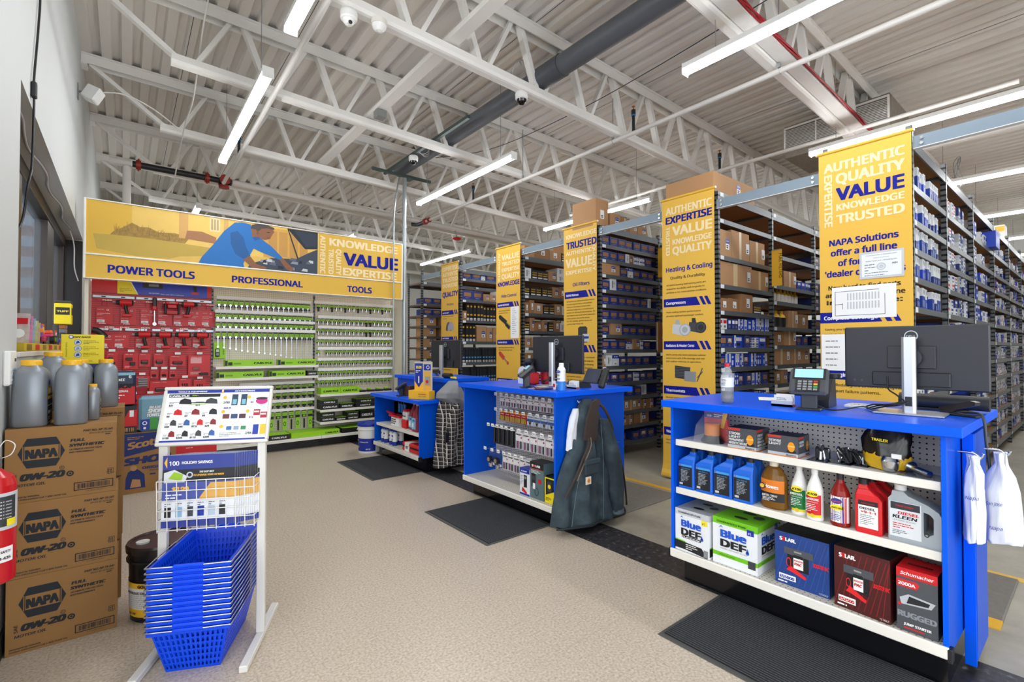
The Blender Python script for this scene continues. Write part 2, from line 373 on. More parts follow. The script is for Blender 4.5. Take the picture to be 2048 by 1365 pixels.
# roof joists
def angle_box(b, x0, x1, y0, y1, z0a, z0b, h, m):
    vs = [(x0, y0, z0a), (x0, y1, z0a), (x0, y1, z0a+h), (x0, y0, z0a+h), (x1, y0, z0b), (x1, y1, z0b), (x1, y1, z0b+h), (x1, y0, z0b+h)]
    b.add(vs, [(0, 3, 2, 1), (4, 5, 6, 7), (0, 1, 5, 4), (1, 2, 6, 5), (2, 3, 7, 6), (3, 0, 4, 7)], m)
def joist(y, label, big=False):
    t = thing('roof_joist', label, 'joist', (WX, y, 4.7), 0, 'roof joists'); ox, oz = WX, 4.7
    b = MB(); x1 = XE-.01
    angle_box(b, 0.002, x1-ox, -.065, -.055, zdeck(ox)-.115-oz, zdeck(x1)-.115-oz, .11, STEELW)
    angle_box(b, 0.002, x1-ox, .055, .065, zdeck(ox)-.115-oz, zdeck(x1)-.115-oz, .11, STEELW)
    angle_box(b, 0.002, x1-ox, -.085, .085, zdeck(ox)-.022-oz, zdeck(x1)-.022-oz, .02, STEELW)
    b.box(0.001, .06, -.09, .09, zdeck(ox)-.14-oz, zdeck(ox)-.12-oz, STEELW)
    part('top_chord', b, t)
    b = MB(); a = .32; bw = .115 if big else .06; e = x1
    # bottom chord: rounded channel
    rings = []
    for xx in (a, e):
        zz = zbot(xx)-oz; rings.append([(xx-ox, bw*cy, zz+.045*cz) for cy, cz in ((-1, 1), (-1, -.3), (-.8, -.9), (-.45, -1.1), (.45, -1.1), (.8, -.9), (1, -.3), (1, 1))])
    b.loft(rings, STEELW, True, False); part('bottom_chord', b, t)
    def web(xa, za, xb, zb, w):
        b = MB(); d = Vector((xb-xa, 0, zb-za)); n = Vector((-d.z, 0, d.x)).normalized()*w; vs = []
        for (xx, zz) in ((xa, za), (xb, zb)):
            for sy in (-.035, .035):
                for sn in (-1, 1): vs.append((xx-ox+n.x*sn, sy, zz-oz+n.z*sn))
        b.add(vs, [(0, 1, 3, 2), (4, 6, 7, 5), (0, 4, 5, 1), (2, 3, 7, 6), (0, 2, 6, 4), (1, 5, 7, 3)], STEELW); part('web', b, t)
    web(WX+.08, zdeck(0)-.1, a+.04, zbot(a)+.03, .022)
    xx = a+.2; k = 0; st = .62
    while xx < XE-1 and k < 24:
        xt = xx+st*.5; web(xx, zbot(xx)+.02, xt, zdeck(xt)-.05, .02); web(xt+.1, zdeck(xt)-.05, xx+st+.02, zbot(xx)+.02, .028); xx += st+.12; k += 1
JY = [.1, 1.945, 3.79, 5.63, 7.47, 9.31, 11.15, 13.0, 14.8]
for i, y in enumerate(JY):
    joist(y, ['white steel roof joist overhead behind the viewer', 'white steel roof joist with red cables and a wide tray along its bottom chord', 'white steel roof joist carrying the two dome cameras near the grey duct',
              'white steel roof joist carrying the dome camera beside the cable channel', 'white steel roof joist just in front of the yellow tool sign', 'white steel roof joist just behind the galvanised pole top',
              'white steel roof joist beyond the sprinkler main', 'white steel roof joist, next to last before the far wall', 'white steel roof joist nearest the far wall'][i], False)
# strip lamps hung below the joists
m_led = mat('#fbfdff', .4, emit=LAMP_STRENGTH, name='lit_diffuser')
def lamp_mesh():
    b = MB(); b.box(-.045, .045, -1.22, 1.22, .0, .05, WHITE, .006)
    d = MB(); n = 8; rings = []
    for y in (-1.215, 1.215): rings.append([(.044*cos(pi+pi*i/n), y, .002+.042*sin(pi+pi*i/n)) for i in range(n+1)])
    d.loft(rings, m_led, True, True)
    e = MB(); e.box(-.047, .047, -.005, .005, -.044, .052, WHITE, .004)
    return b.mesh('housing'), d.mesh('diffuser'), e.mesh('end_cap')
_lm = lamp_mesh()
def lamp(x, y, z, label):
    t = thing('strip_lamp', label, 'ceiling light', (x, y, z), 0, 'strip lamps under the roof joists')
    part('housing', _lm[0], t); part('diffuser', _lm[1], t); part('end_cap', _lm[2], t, (0, -1.221, 0)); part('end_cap', _lm[2], t, (0, 1.221, 0))
    for yy in (-.95, .95):
        b = MB(); b.cyl((0, yy, .05), (.0, yy, zdeck(x)-z-.03), .003, GREY, 5); part('hanging_wire', b, t)
LA = {.93: [(2.53, 'above the left half of the shop, nearest the viewer'), (5.69, 'left of the white sprinkler pipe'), (10.6, 'far behind the left half of the yellow tool sign')],
      3.68: [(1.0, 'crossing the wide tray with red cables'), (5.74, 'between the galvanised pole and the grey duct'), (10.9, 'far behind the right half of the yellow tool sign')],
      6.42: [(1.0, 'directly above the VALUE banner'), (5.7, 'above the cartons on the oil filters rack'), (10.75, 'above the friction banner')],
      9.15: [(.5, 'above the second bay of the solutions rack'), (5.7, 'high over the middle of the parts aisles'), (10.7, 'high over the back of the parts aisles')],
      11.9: [(.5, 'above the fifth bay of the solutions rack'), (5.7, 'deep over the middle parts aisles'), (10.7, 'deep in the far corner over the aisles')],
      14.7: [(.5, 'far away above the end of the solutions rack'), (5.7, 'far away over the middle parts aisles'), (10.7, 'furthest away over the back aisles')],
      17.4: [(.5, 'by the right wall above the solutions rack'), (5.7, 'by the right wall over the middle aisles')]}
for x, l in LA.items():
    for y, s_ in l: lamp(x, y, 3.76, 'lit white strip lamp '+s_)
# ---------------------------------------------------------------- parts racks
m_post = bpy.data.materials.new('punched_steel'); m_post.use_nodes = True; N, L, p = nodes(m_post)
s = axes_out(N, L); q = math_n(N, L, 'FRACT', math_n(N, L, 'DIVIDE', s[2], .05)); e = math_n(N, L, 'LESS_THAN', q, .38)
L.new(mixc(N, L, e, lin('#6d7072'), lin('#1b1b1d')), p.inputs['Base Color']); p.inputs['Roughness'].default_value = .4; p.inputs['Metallic'].default_value = .35
RSTEEL = mat('#62666a', .4, .3, var=.06); PBOARD = mat('#a0703f', .7, var=.12, scale=14); TAG = mat('#e9ecef', .5)
RX = 4.645
def post_mesh(h, sx, sy):
    b = MB(); b.box(min(0, sx*.04), max(0, sx*.04), min(0, sy*.004), max(0, sy*.004), 0, h, m_post)
    b.box(min(0, sx*.004), max(0, sx*.004), min(0, sy*.04), max(0, sy*.04), 0, h, m_post); return b
def shelf_mesh(w, d, tagon=True, top=False):
    b = MB(); b.box(.012, w-.012, .012, d-.012, -.014, 0, PBOARD); h = .075 if top else .045
    for (a, c) in ((.002, .012), (d-.012, d-.002)): b.box(.003, w-.003, a, c, -h, .002, RSTEEL)
    for xx in (.012, w-.024): b.box(xx, xx+.012, .012, d-.012, -.04, -.014, RSTEEL)
    if tagon: b.box(.05, .115, -.001, .003, -.042, -.003, TAG)
    return b
def rack(name_, label, y0, xs, levels, h, d=.6, h0=None):
    t = thing('storage_rack', label, 'shelving', (xs[0], y0, 0), 0, 'grey steel parts racks')
    for i, x in enumerate(xs):
        last = i == len(xs)-1
        for yy, sy in ((0, 1), (d, -1)): part('post', post_mesh(h0 if (i == 0 and h0) else h, -1 if last else 1, sy), t, (x-xs[0], yy, 0))
    cache = {}
    for i in range(len(xs)-1):
        lv = levels[i] if isinstance(levels[0], (list, tuple)) else levels
        for k, z in enumerate(lv):
            key = (round(xs[i+1]-xs[i], 3), k == 0)
            if key not in cache: cache[key] = shelf_mesh(xs[i+1]-xs[i], d, True, k == 0).mesh('shelf')
            part('shelf', cache[key], t, (xs[i]-xs[0], 0, z))
    return t
Z3 = [2.96, 2.73, 2.54, 2.35, 2.155, 1.965, 1.775, 1.58, 1.39, 1.175, .965, .765, .575, .385, .17]
Z4a = [3.0, 2.73, 2.355, 2.06, 1.79, 1.60, 1.41, 1.205, 1.0, .80, .60, .4, .17]
Z4b = [3.0, 2.73, 2.52, 2.16, 1.965, 1.66, 1.44, 1.205, .98, .78, .6, .4, .17]
Z5 = [3.0, 2.655, 2.39, 2.17, 1.95, 1.72, 1.49, 1.26, 1.03, .81, .60, .39, .165]
Z2 = [2.80, 2.47, 2.21, 1.94, 1.67, 1.42, 1.18, .9, .62, .3]
Z1 = [2.83, 2.66, 2.28, 1.91, 1.53, 1.15, .8, .45, .15]
Z0 = [2.75, 2.31, 2.08, 1.87, 1.65, 1.43, 1.2, .95, .7, .45, .15]
X5 = [RX-.02, 5.84, 7.235, 8.76, 10.3, 11.93, 13.4, 14.8]
RK = {'solutions': (.907, X5, [Z5]*7, 3.10), 'cooling': (2.453, [RX+.01, 5.9, 7.2, 8.45], [Z4a, Z4b, Z4b], 3.05), 'oil filters': (3.994, [RX, 5.9, 7.15], Z3, 3.02),
      'ride control': (5.499, [RX, 5.9, 7.15], Z2, 2.98), 'friction': (7.215, [RX, 5.9, 7.15], Z1, 3.0), 'leftmost': (8.62, [RX-.02, 5.9, 7.1], Z0, 2.98)}
rack_lab = {'solutions': 'long grey steel parts rack behind the nearest yellow VALUE banner', 'cooling': 'grey steel parts rack of cartons behind the heating and cooling banner',
            'oil filters': 'grey steel parts rack of navy boxes behind the oil filters banner', 'ride control': 'grey steel parts rack behind the ride control banner',
            'friction': 'grey steel parts rack behind the friction banner', 'leftmost': 'grey steel parts rack without a banner beside the galvanised pole'}
for k, (y0, xs, lv, h) in RK.items(): rack(k, rack_lab[k], y0, xs, lv, h, h0={'cooling': 3.0, 'oil filters': 2.96, 'ride control': 2.8}.get(k))
# tie beams over the aisles
def tie(y0, y1, z, label):
    b = MB(); L_ = abs(y1-y0); b.box(-.02, .0, 0, L_, -.045, .045, mat('#7d8c98', .4, .3)); b.box(-.02, .03, 0, L_, -.05, -.045, mat('#e3e2de', .5))
    for yy in (.05, L_-.05):
        for zz in (-.02, .02): b.cyl((-.03, yy, zz), (-.02, yy, zz), .012, CHROME, 8)
    solo('tie_beam', b, label, 'beam', (RX-.006, min(y0, y1), z), 0, 'tie beams between rack tops')
tie(1.53, 2.45, 2.86, 'grey steel tie beam between the VALUE and heating and cooling banners'); tie(3.06, 3.99, 2.875, 'grey steel tie beam between the heating and cooling and oil filters banners')
tie(4.6, 5.495, 2.86, 'grey steel tie beam between the oil filters and ride control banners'); tie(6.1, 7.21, 2.84, 'grey steel tie beam between the ride control and friction banners')
tie(7.82, 8.6, 2.82, 'grey steel tie beam left of the friction banner'); tie(-.65, .9, 2.96, 'grey steel tie beam running right from the VALUE banner')

# ---------------------------------------------------------------- boxes on the racks
BNAVY = mat('#1c2f78', .5, var=.06); BBLUE = mat('#1d46c4', .45, var=.04); LBL = mat('#f1f1ef', .6, var=.0); ORK = mat('#a5754d', .7, var=.08); BWHT = mat('#e4e6e8', .55, var=.03)
BGRY = mat('#b9bec3', .55, var=.04); TAPE = mat('#d9bd90', .3, var=.02); CARD = mat('#b5895e', .75, var=.07, scale=6); CARD2 = mat('#9d7148', .78, var=.08, scale=6); GOLD = mat('#d9a520', .4); BK = mat('#1b1c20', .45)
def label_patch(b, fr, x, y, w, h, blue=False):
    b.rect(fr, x, y, w, h, LBL, .0012)
    if blue: b.rect(fr, x, y+h*.55, w, h*.45, NBLUE, .0016); b.disc(fr, x+w*.3, y+h*.8, min(w, h)*.1, LBL, .002, 8); b.rect(fr, x+w*.5, y+h*.78, w*.35, h*.05, LBL, .002)
    b.rect(fr, x+w*.15, y+h*.30, w*.55, h*.10, INK, .002); b.rect(fr, x+w*.2, y+h*.12, w*.45, h*.12, INK, .002)
def bx_bin(w, h, d, seed=0):
    b = MB(); b.bx(w, d, h, BNAVY); f = front(w, d, h); b.rect(f, w*.16, h*.36, w*.68, h*.42, ORK); b.ring
    for i in range(3): b.rect(f, w*.22, h*(.44+.1*i), w*.56, h*.025, mat('#7c5634', .7), .0016)
    b.rect(f, w*.3, h*.18, w*.4, h*.05, mat('#7f8fc4', .6)); b.rect(f, w*.04, h*.05, w*.92, h*.012, mat('#7f8fc4', .6)); b.rect(f, w*.04, h*.93, w*.92, h*.012, mat('#7f8fc4', .6))
    if seed: label_patch(b, f, w*.3, h*.45, w*.4, h*.3)
    return b
def bx_carton(w, h, d, seed=0, m=None):
    r = random.Random(seed*17+3); b = MB(); m = m or (CARD if seed % 2 else CARD2); b.bx(w, d, h, m); f = front(w, d, h)
    if seed % 3 == 1: b.rect(f, w*.42, 0, w*.13, h, TAPE, .001); b.rect(top(w, d, h), w*.42, 0, w*.13, d, TAPE, .001)
    lw = min(w*.34, .075); lh = min(h*.5, .11); label_patch(b, f, w*r.uniform(.5, .95)-lw*.5 if seed % 3 == 1 else w*r.uniform(.3, .6)-lw*.2, h*.28, lw, lh, seed % 4 in (0, 3))
    return b
def bx_white(w, h, d, seed=0):
    b = MB(); b.bx(w, d, h, BWHT); f = front(w, d, h)
    if seed == 0: b.rect(f, w*.0, h*.68, w, h*.32, NBLUE); b.disc(f, w*.3, h*.84, h*.06, LBL, .0016, 8); b.rect(f, w*.45, h*.81, w*.35, h*.06, LBL, .0016); label_patch(b, f, w*.25, h*.12, w*.5, h*.35)
    else: b.barcode(f, w*.3, h*.2, w*.18, h*.6, INK, 8); b.lines(f, w*.55, h*.7, w*.3, 4, h*.12, h*.04, PRINT)
    return b
def bx_slim(w, h, d, seed=0):
    b = MB(); k = (.5, .62, .42)[seed % 3]; bl = (BBLUE, mat('#1f3f9b', .45), BNAVY)[seed % 3]
    b.box(-w/2, w/2, -d/2, d/2, 0, h*k, bl); b.box(-w/2, w/2, -d/2, d/2, h*k, h, BWHT); f = front(w, d, h)
    for i in range(4): b.rect(f, w*(.2+.18*i), h*k*.18, w*.07, h*k*.5, mat('#b9c6ea', .5))
    b.barcode(f, w*.3, h*.72, w*.45, h*.2, PRINT, 6); lf = left(w, d, h); b.rect(lf, d*.1, h*.15, d*.8, h*.6, NBLUE); return b
def bx_spine(w, h, d, seed=0):
    b = MB(); b.bx(w, d, h, (BWHT, BBLUE, BWHT, BNAVY)[seed % 4]); f = front(w, d, h); lf = left(w, d, h); b.rect(lf, 0, 0, d, h, BBLUE)
    if seed % 2 == 0:
        b.rect(f, w*.15, h*.1, w*.7, h*.25, BBLUE); b.lines(f, w*.2, h*.85, w*.6, 6, h*.07, h*.03, PRINT)
    else: b.disc(f, w*.5, h*.75, w*.3, LBL, .0016, 10); b.rect(f, w*.25, h*.15, w*.5, h*.35, LBL)
    return b
def bx_mix(w, h, d, seed=0):
    b = MB(); m = (BWHT, BGRY, BNAVY, BBLUE, BWHT, BNAVY)[seed % 6]; b.bx(w, d, h, m); f = front(w, d, h); q = (NBLUE, NBLUE, LBL, LBL, RED, BGRY)[seed % 6]
    b.rect(f, w*.1, h*.55, w*.8, h*.3, q); b.rect(f, w*.2, h*.15, w*.5, h*.22, INK if seed % 2 else PRINT); return b
def bx_gold(w, h, d, seed=0):
    b = MB(); b.bx(w, d, h, BK); f = front(w, d, h); b.text(f, 'Gold', w*.12, h*.62, h*.2, GOLD, w*.76, bold=.02); b.rect(f, w*.1, h*.1, w*.8, h*.14, LBL); b.rect(f, w*.1, h*.4, w*.8, h*.1, GOLD); return b
def bx_strut(w, h, d, seed=0):
    c = (BK, YELB, BK, mat('#20242c', .5))[seed % 4]; b = MB(); b.bx(w, d, h, c); f = front(w, d, h); b.rect(f, w*.12, h*.02, w*.76, h*.14, LBL); b.barcode(f, w*.2, h*.05, w*.6, h*.07, INK, 8)
    b.rect(f, w*.15, h*.3, w*.7, h*.1, mat('#5b9bd0', .5) if seed == 3 else GOLD); b.disc(f, w*.5, h*.85, w*.28, GOLD if seed % 2 == 0 else BK, .0015, 10); return b
def bx_oil(w, h, d, seed=0):
    b = MB(); b.lathe([(w*.46, 0), (w*.5, .01), (w*.5, h*.6), (w*.38, h*.75), (w*.2, h*.82), (w*.2, h)], BK, n=10, sy=.6, ms=[BK, mat('#e8e4d8', .4) if seed else BK, YEL, YEL, YEL]); return b
KINDS = {'bin': (bx_bin, 'navy_parts_box', 'navy parts box', 'box'), 'car': (bx_carton, 'parts_carton', 'brown carton', 'carton'), 'wht': (bx_white, 'white_parts_box', 'white parts box', 'box'),
         'slm': (bx_slim, 'upright_parts_box', 'upright blue and white box', 'box'), 'spn': (bx_spine, 'thin_parts_box', 'thin blue and white box', 'box'), 'mix': (bx_mix, 'small_parts_box', 'small blue and white box', 'box'),
         'gld': (bx_gold, 'black_filter_box', 'black and gold filter box', 'box'), 'str': (bx_strut, 'tall_parts_box', 'tall black and yellow box', 'box'), 'oil': (bx_oil, 'oil_bottle', 'black and yellow bottle', 'bottle')}
_BC = {}
def put_box(kind, w, h, d, seed, x, y, z, label, group, rz=0):
    k = (kind, w, h, d, seed)
    if k not in _BC: _BC[k] = KINDS[kind][0](w, h, d, seed).mesh(KINDS[kind][1])
    return solo(KINDS[kind][1], _BC[k], label, KINDS[kind][3], (x, y, z), rz, group)
rb = random.Random(11)
def fill(rk, bay, lev, seq, x=None, gap=.006, jit=.006, max_x=None):
    """put boxes on one shelf from left to right: seq of (kind, width, height, depth, seeds, count, stack)"""
    y0, xs, lv, _ = RK[rk]; lv = lv[bay] if isinstance(lv[0], list) else lv; z = lv[lev]; x = xs[bay]+.05 if x is None else xs[bay]+x; end = max_x or xs[bay+1]-.045; i = 0; row = 1
    for (kind, w, h, d, seeds, cnt, *st) in seq:
        for c in range(cnt):
            if kind == '': x += w; continue
            if x+w > end: return
            off = rb.uniform(-.01, .02)
            for s_ in range(st[0] if st else 1):
                sd = seeds[rb.randrange(len(seeds))]; i += 1
                lab = '%s, %s from left, %s shelf down, %s bay, %s rack' % (KINDS[kind][2], ORD[i-1], ORD[lev-1] if lev else 'topmost', ORD[bay], rk)
                if lev == 0: lab = '%s, %s from left on top of the %s rack' % (KINDS[kind][2], ORD[i-1], rk)
                put_box(kind, w, h, d, sd, x+w/2, y0+.015+max(off, 0)+d/2, z+.0025+s_*(h+.001), lab, '%s on the %s rack' % ({'box': 'boxes', 'carton': 'cartons', 'bottle': 'bottles'}[KINDS[kind][3]], rk), rb.uniform(-.02, .02) if w > .08 else 0)
            x += w+gap+rb.uniform(0, jit)
def B(n, s=(0,), w=.155, h=.115): return ('bin', w, h, .3, s, n)
def K(w, h, s=(0, 1, 2, 3), n=1): return ('car', w, h, .3, s, n)
def Wt(w, h, s=(0,), n=1, st=1): return ('wht', w, h, .28, s, n, st)
o_ = 'oil filters'
for lv_, sq in {1: [B(7)], 2: [B(3), Wt(.07, .12, (1,)), K(.09, .12), Wt(.11, .055, (0,), 2, 2), B(2)], 3: [K(.36, .15, (3,)), B(1), Wt(.12, .13), B(5)], 4: [B(1), Wt(.13, .15, (1,)), B(6)],
                5: [B(6), Wt(.05, .13, (1,)), B(2)], 6: [B(7)], 7: [B(1), K(.23, .15, (3,)), B(4), B(2, (0,))], 8: [B(3), Wt(.14, .11), K(.15, .15, (3,)), Wt(.06, .06, (0,), 1, 2), B(2)],
                9: [K(.08, .12), Wt(.1, .14, (1,)), Wt(.14, .14), B(1, (1,)), B(4)], 10: [B(3, (0, 1)), B(1, (1,)), Wt(.05, .055, (0,), 2, 2), B(1, (1,)), B(1), Wt(.09, .14)], 11: [B(5, (0, 1)), Wt(.13, .14, (1,))],
                12: [K(.16, .14, (2,), 2), K(.17, .15, (1,), 2), K(.13, .14, (3,)), K(.13, .13, (4,), 2)], 13: [K(.16, .14, (3,), 3), K(.13, .13, (4,))],
                14: [B(3), ('', .12, 0, 0, 0, 1), B(1), B(1, (1,), .17, .13), B(2)]}.items(): fill(o_, 0, lv_, sq)
fill(o_, 0, 13, [K(.33, .17, (4,)), K(.2, .12, (3,))], .72)
for lv_ in range(1, 15): fill(o_, 1, lv_, [B(3)])
fill(o_, 0, 0, [('car', .24, .34, .4, (5,), 1), ('', .02, 0, 0, 0, 1), ('car', .2, .2, .3, (3,), 1), ('car', .2, .18, .3, (4,), 1), ('car', .16, .15, .3, (3,), 1), ('car', .2, .12, .3, (3,), 1)], -.05)
c_ = 'cooling'
sp = lambda n, h=.16: ('spn', .038, h, .24, (0, 1, 2, 3), n)
for lv_, sq in {2: [('car', .25, .27, .42, (3,), 1), ('car', .4, .3, .42, (1,), 1), ('', .02, 0, 0, 0, 1), ('car', .36, .25, .45, (1,), 1)], 3: [('car', .7, .24, .42, (1,), 1), ('car', .44, .22, .42, (1,), 1)],
                4: [K(.2, .13, (2,)), K(.24, .14, (2,)), K(.27, .2, (2,)), ('gld', .2, .1, .3, (0,), 1)], 5: [('mix', .08, .11, .25, (4,), 2), ('mix', .06, .11, .25, (2, 4), 3), sp(9, .115), sp(7, .14)],
                6: [B(2, (0, 1), .14, .125), ('spn', .04, .13, .24, (0,), 1), ('mix', .17, .13, .3, (3,), 1), B(1, (1,), .13, .13), ('mix', .06, .055, .25, (0, 1), 3, 2), ('mix', .17, .125, .3, (3,), 1), K(.14, .16, (2,))],
                7: [B(1, (0,), .13, .12), sp(8, .14), B(1, (1,), .15, .13), sp(9, .14), B(1, (0,), .15, .13)], 8: [Wt(.2, .13, (1,)), sp(4, .14), B(2, (1,), .14, .13), sp(5, .13), B(1, (0,), .15, .13)],
                9: [('mix', .12, .1, .25, (0, 4, 5), 6), sp(6, .12)]}.items(): fill(c_, 0, lv_, sq)
for lv_, sq in {3: [('', .35, 0, 0, 0, 1), K(.36, .2, (1,))], 4: [('', .08, 0, 0, 0, 1), ('oil', .1, .16, .1, (1,), 7)], 5: [('oil', .14, .2, .1, (0,), 3), K(.26, .21, (1,)), K(.34, .18, (2,))], 6: [K(.32, .16, (2,)), K(.38, .2, (1,)), B(2)],
                7: [K(.46, .2, (1,)), K(.34, .2, (1,)), K(.3, .2, (3,))], 8: [K(.2, .15, (2,)), K(.2, .16, (3,)), B(3)]}.items(): fill(c_, 1, lv_, sq)
fill(c_, 1, 3, [('mix', .1, .1, .2, (3,), 4)], .8)
for lv_ in range(2, 10): fill(c_, 2, lv_, [B(3, (0, 1), .2, .13)])
fill(c_, 0, 0, [('car', .85, .2, .55, (3,), 1), ('', .02, 0, 0, 0, 1)], -.04)
r_ = 'ride control'
gd = lambda n: ('gld', .11, .14, .25, (0,), n)
for lv_, sq in {0: [K(.2, .17, (5,)), K(.3, .2, (2,)), K(.25, .16, (5,)), gd(1), K(.2, .3, (2,))], 1: [Wt(.14, .16, (1,)), gd(3), K(.18, .16, (3,)), Wt(.14, .11, (1,), 1, 2)], 2: [gd(5), K(.14, .17, (3,)), K(.13, .16, (2,)), Wt(.13, .2, (1,))],
                3: [K(.08, .16), K(.1, .2, (2,)), K(.18, .16, (5,)), gd(2), K(.16, .17, (5,)), Wt(.1, .13, (1,)), gd(1)], 4: [gd(1), K(.1, .2, (3,)), K(.12, .13, (2,)), K(.12, .17, (3,)), gd(1), K(.14, .17, (2,)), Wt(.1, .14, (1,))],
                5: [K(.13, .15, (2, 3), 7)], 6: [K(.15, .15, (2, 3), 6)], 7: [gd(8)]}.items(): fill(r_, 0, lv_, sq)
f_ = 'friction'
st = lambda n, s=(0, 2), h=.3: ('str', .065, h, .25, s, n)
for lv_, sq in {1: [B(2, (0,), .2, .12), Wt(.1, .12, (0,), 1), B(3, (0,), .2, .12)], 2: [B(2, (0,), .22, .17), K(.14, .13, (3,), 2), ('mix', .16, .2, .2, (4,), 1), K(.22, .2, (2,))],
                3: [K(.09, .17, (2,)), st(3, (0, 2)), st(2, (1, 0)), st(5, (0, 2), .27), K(.25, .18, (2,))], 4: [st(4, (1, 0)), ('', .02, 0, 0, 0, 1), K(.22, .28, (3,)), K(.13, .26, (3,), 3)], 5: [('str', .055, .26, .25, (3,), 18)], 6: [('str', .055, .26, .25, (3,), 18)]}.items(): fill(f_, 0, lv_, sq)
for lv_ in range(1, 7): fill('leftmost', 0, lv_, [K(.3, .19, (3,)), ('', .1, 0, 0, 0, 1), K(.3, .19, (3,)), K(.25, .17, (2,))] if lv_ > 2 else [B(5, (0,), .2, .12)])
s_ = 'solutions'
for lv_ in range(1, 6): fill(s_, 0, lv_, [('slm', .055, .17 if lv_ > 1 else .18, .28, (0, 1, 2), 3), ('', .05, 0, 0, 0, 1), ('slm', .06, .17, .28, (0, 1), 3), ('', .06, 0, 0, 0, 1), ('slm', .05, .16, .28, (1, 2), 5)], .08, .012, .02)
fill(s_, 0, 8, [('mix', .1, .1, .25, (0, 4, 5), 8)])
for lv_ in range(1, 7): fill(s_, 1, lv_, [('mix', .11, .075, .25, (0, 4, 2), 4, 2), ('', .1, 0, 0, 0, 1), ('mix', .09, .085, .25, (0, 1, 5), 4, 2)], .06, .01, .02)
for lv_ in (8, 9): fill(s_, 1, lv_, [('mix', .2, .07, .25, (2, 3), 5)])
for lv_ in range(1, 6): fill(s_, 2, lv_, [('mix', .13, .09, .25, (3, 3, 0), 3, 2), ('', .12, 0, 0, 0, 1), ('mix', .1, .13, .25, (0, 3), 4)], .06, .01, .02)
for lv_ in range(7, 11): fill(s_, 2, lv_, [('mix', .12, .08, .25, (2, 5, 3), 5, 2), ('mix', .08, .13, .25, (0, 1), 4)], .06)
for lv_ in range(1, 3): fill(s_, 3, lv_, [('mix', .1, .065, .25, (0, 1, 2, 5), 4, 2), ('', .1, 0, 0, 0, 1), ('mix', .09, .07, .25, (0, 1, 5), 4, 2)], .06, .012, .02)
# the several hundred boxes further down that rack, too many and too small to count
b = MB(); rr = random.Random(4)
for bay in range(3, 7):
    for k_, z in enumerate(Z5[1:]):
        if bay == 3 and k_ < 2: continue
        x = X5[bay]+.05
        while x < X5[bay+1]-.16:
            w = rr.uniform(.07, .13); hh = rr.uniform(.05, .085); mm = rr.choice((BWHT, BGRY, BGRY, BNAVY, BWHT, BWHT, BBLUE))
            for k in range(2):
                b.box(x, x+w, .93+rr.uniform(0, .02), 1.2, z+.002+k*hh, z+k*hh+hh-.002, mm, 0, {'-y': mm}); q = Fr((x, .929, z+k*hh), (1, 0, 0), (0, 0, 1)); b.rect(q, w*.15, hh*.3, w*.6, hh*.3, rr.choice((NBLUE, INK, RED, LBL)), .0005)
            x += w+rr.uniform(.006, .03)
solo('distant_parts_boxes', b, 'hundreds of small grey, white and navy boxes at the far end of the solutions rack', 'boxes', kind='stuff')
b = MB(); b.bx(.34, .3, .2, BBLUE, b=.004); b.rect(front(.34, .3, .2), .05, .05, .24, .1, mat('#1238b4', .4)); solo('blue_carton', b, 'large bright blue carton sticking out of the third bay of the solutions rack', 'carton', (7.235+1.25, .99, 2.6575), 0)
b = MB(); b.bx(.3, .12, .3, mat('#eceae4', .5)); b.rect(left(.3, .12, .3), .0, .2, .12, .08, YEL); solo('white_carton', b, 'white and yellow carton standing on top of the far solutions rack', 'carton', (10.6, 1.02, 3.003))
# yellow aisle flags
def flag(t_, x, y, z, label):
    b = MB(); b.box(-.003, .003, -.11, 0, -.42, 0, YEL); f = Fr((-.003, 0, -.42), (0, -1, 0), (0, 0, 1)); b.text(f, t_, .08, .37, .05, INK, .28, rot=-pi/2, bold=.01)
    b.cyl((0, -.1, .0), (0, 0, .0), .006, GALV, 8); solo('aisle_flag', b, label, 'sign', (x, y, z), 0, 'yellow aisle flags')
flag('FUEL FILTERS', 5.88, 2.449, 2.55, 'yellow FUEL FILTERS flag sticking out of the heating and cooling rack'); flag('WIPER MOTORS', 5.885, 3.99, 2.83, 'yellow WIPER MOTORS flag sticking out of the oil filters rack')
b = MB()
for k, (c, dx) in enumerate(((mat('#b5743f', .7), 0), (mat('#d8d2c6', .6), .012), (mat('#c98e57', .7), .024))): b.box(-.1, .0, dx-.05, dx-.042, -.42+.02*k, 0, c)
solo('hanging_folder', b, 'stack of brown folders hanging on the oil filters rack post', 'folder', (5.9, 3.985, 1.77))

# ---------------------------------------------------------------- yellow banners at the rack ends
BY = mat('#e9b843', .55, var=.015, scale=3); BP = mat('#f7e2b2', .6, var=0); BBL = mat('#07158f', .55, var=0, spec=.25); BBK = mat('#1f1b12', .6, var=0)
def banner(yc, w, ztop, label):
    t = thing('hanging_banner', label, 'banner', (4.598, yc, 0), R(-90), 'yellow banners on rack ends'); b = MB(); n = 26
    zs = [.0, .015, .04, .08, .14]+[ztop*k/n for k in range(2, n+1)]; fl = [-.035, -.04, -.035, -.018, -.006]+[0]*(n-1); rings = []
    for zz, o in zip(zs, fl): rings.append([(-w/2, o-.002, zz+.02), (w/2, o-.002, zz+.02), (w/2, o+.002, zz+.02), (-w/2, o+.002, zz+.02)])
    b.loft(rings, BY, True, False); part('vinyl_sheet', b, t)
    b = MB(); b.cyl((-w/2-.012, .0, ztop+.005), (w/2+.012, 0, ztop+.005), .014, BY, 10); b.cyl((-w/2-.02, 0, ztop+.005), (-w/2-.012, 0, ztop+.005), .012, WHITE, 8); b.cyl((w/2+.012, 0, ztop+.005), (w/2+.02, 0, ztop+.005), .012, WHITE, 8); part('top_rod', b, t)
    return t, MB(), Fr((0, -.002, 0), (1, 0, 0), (0, 0, 1))
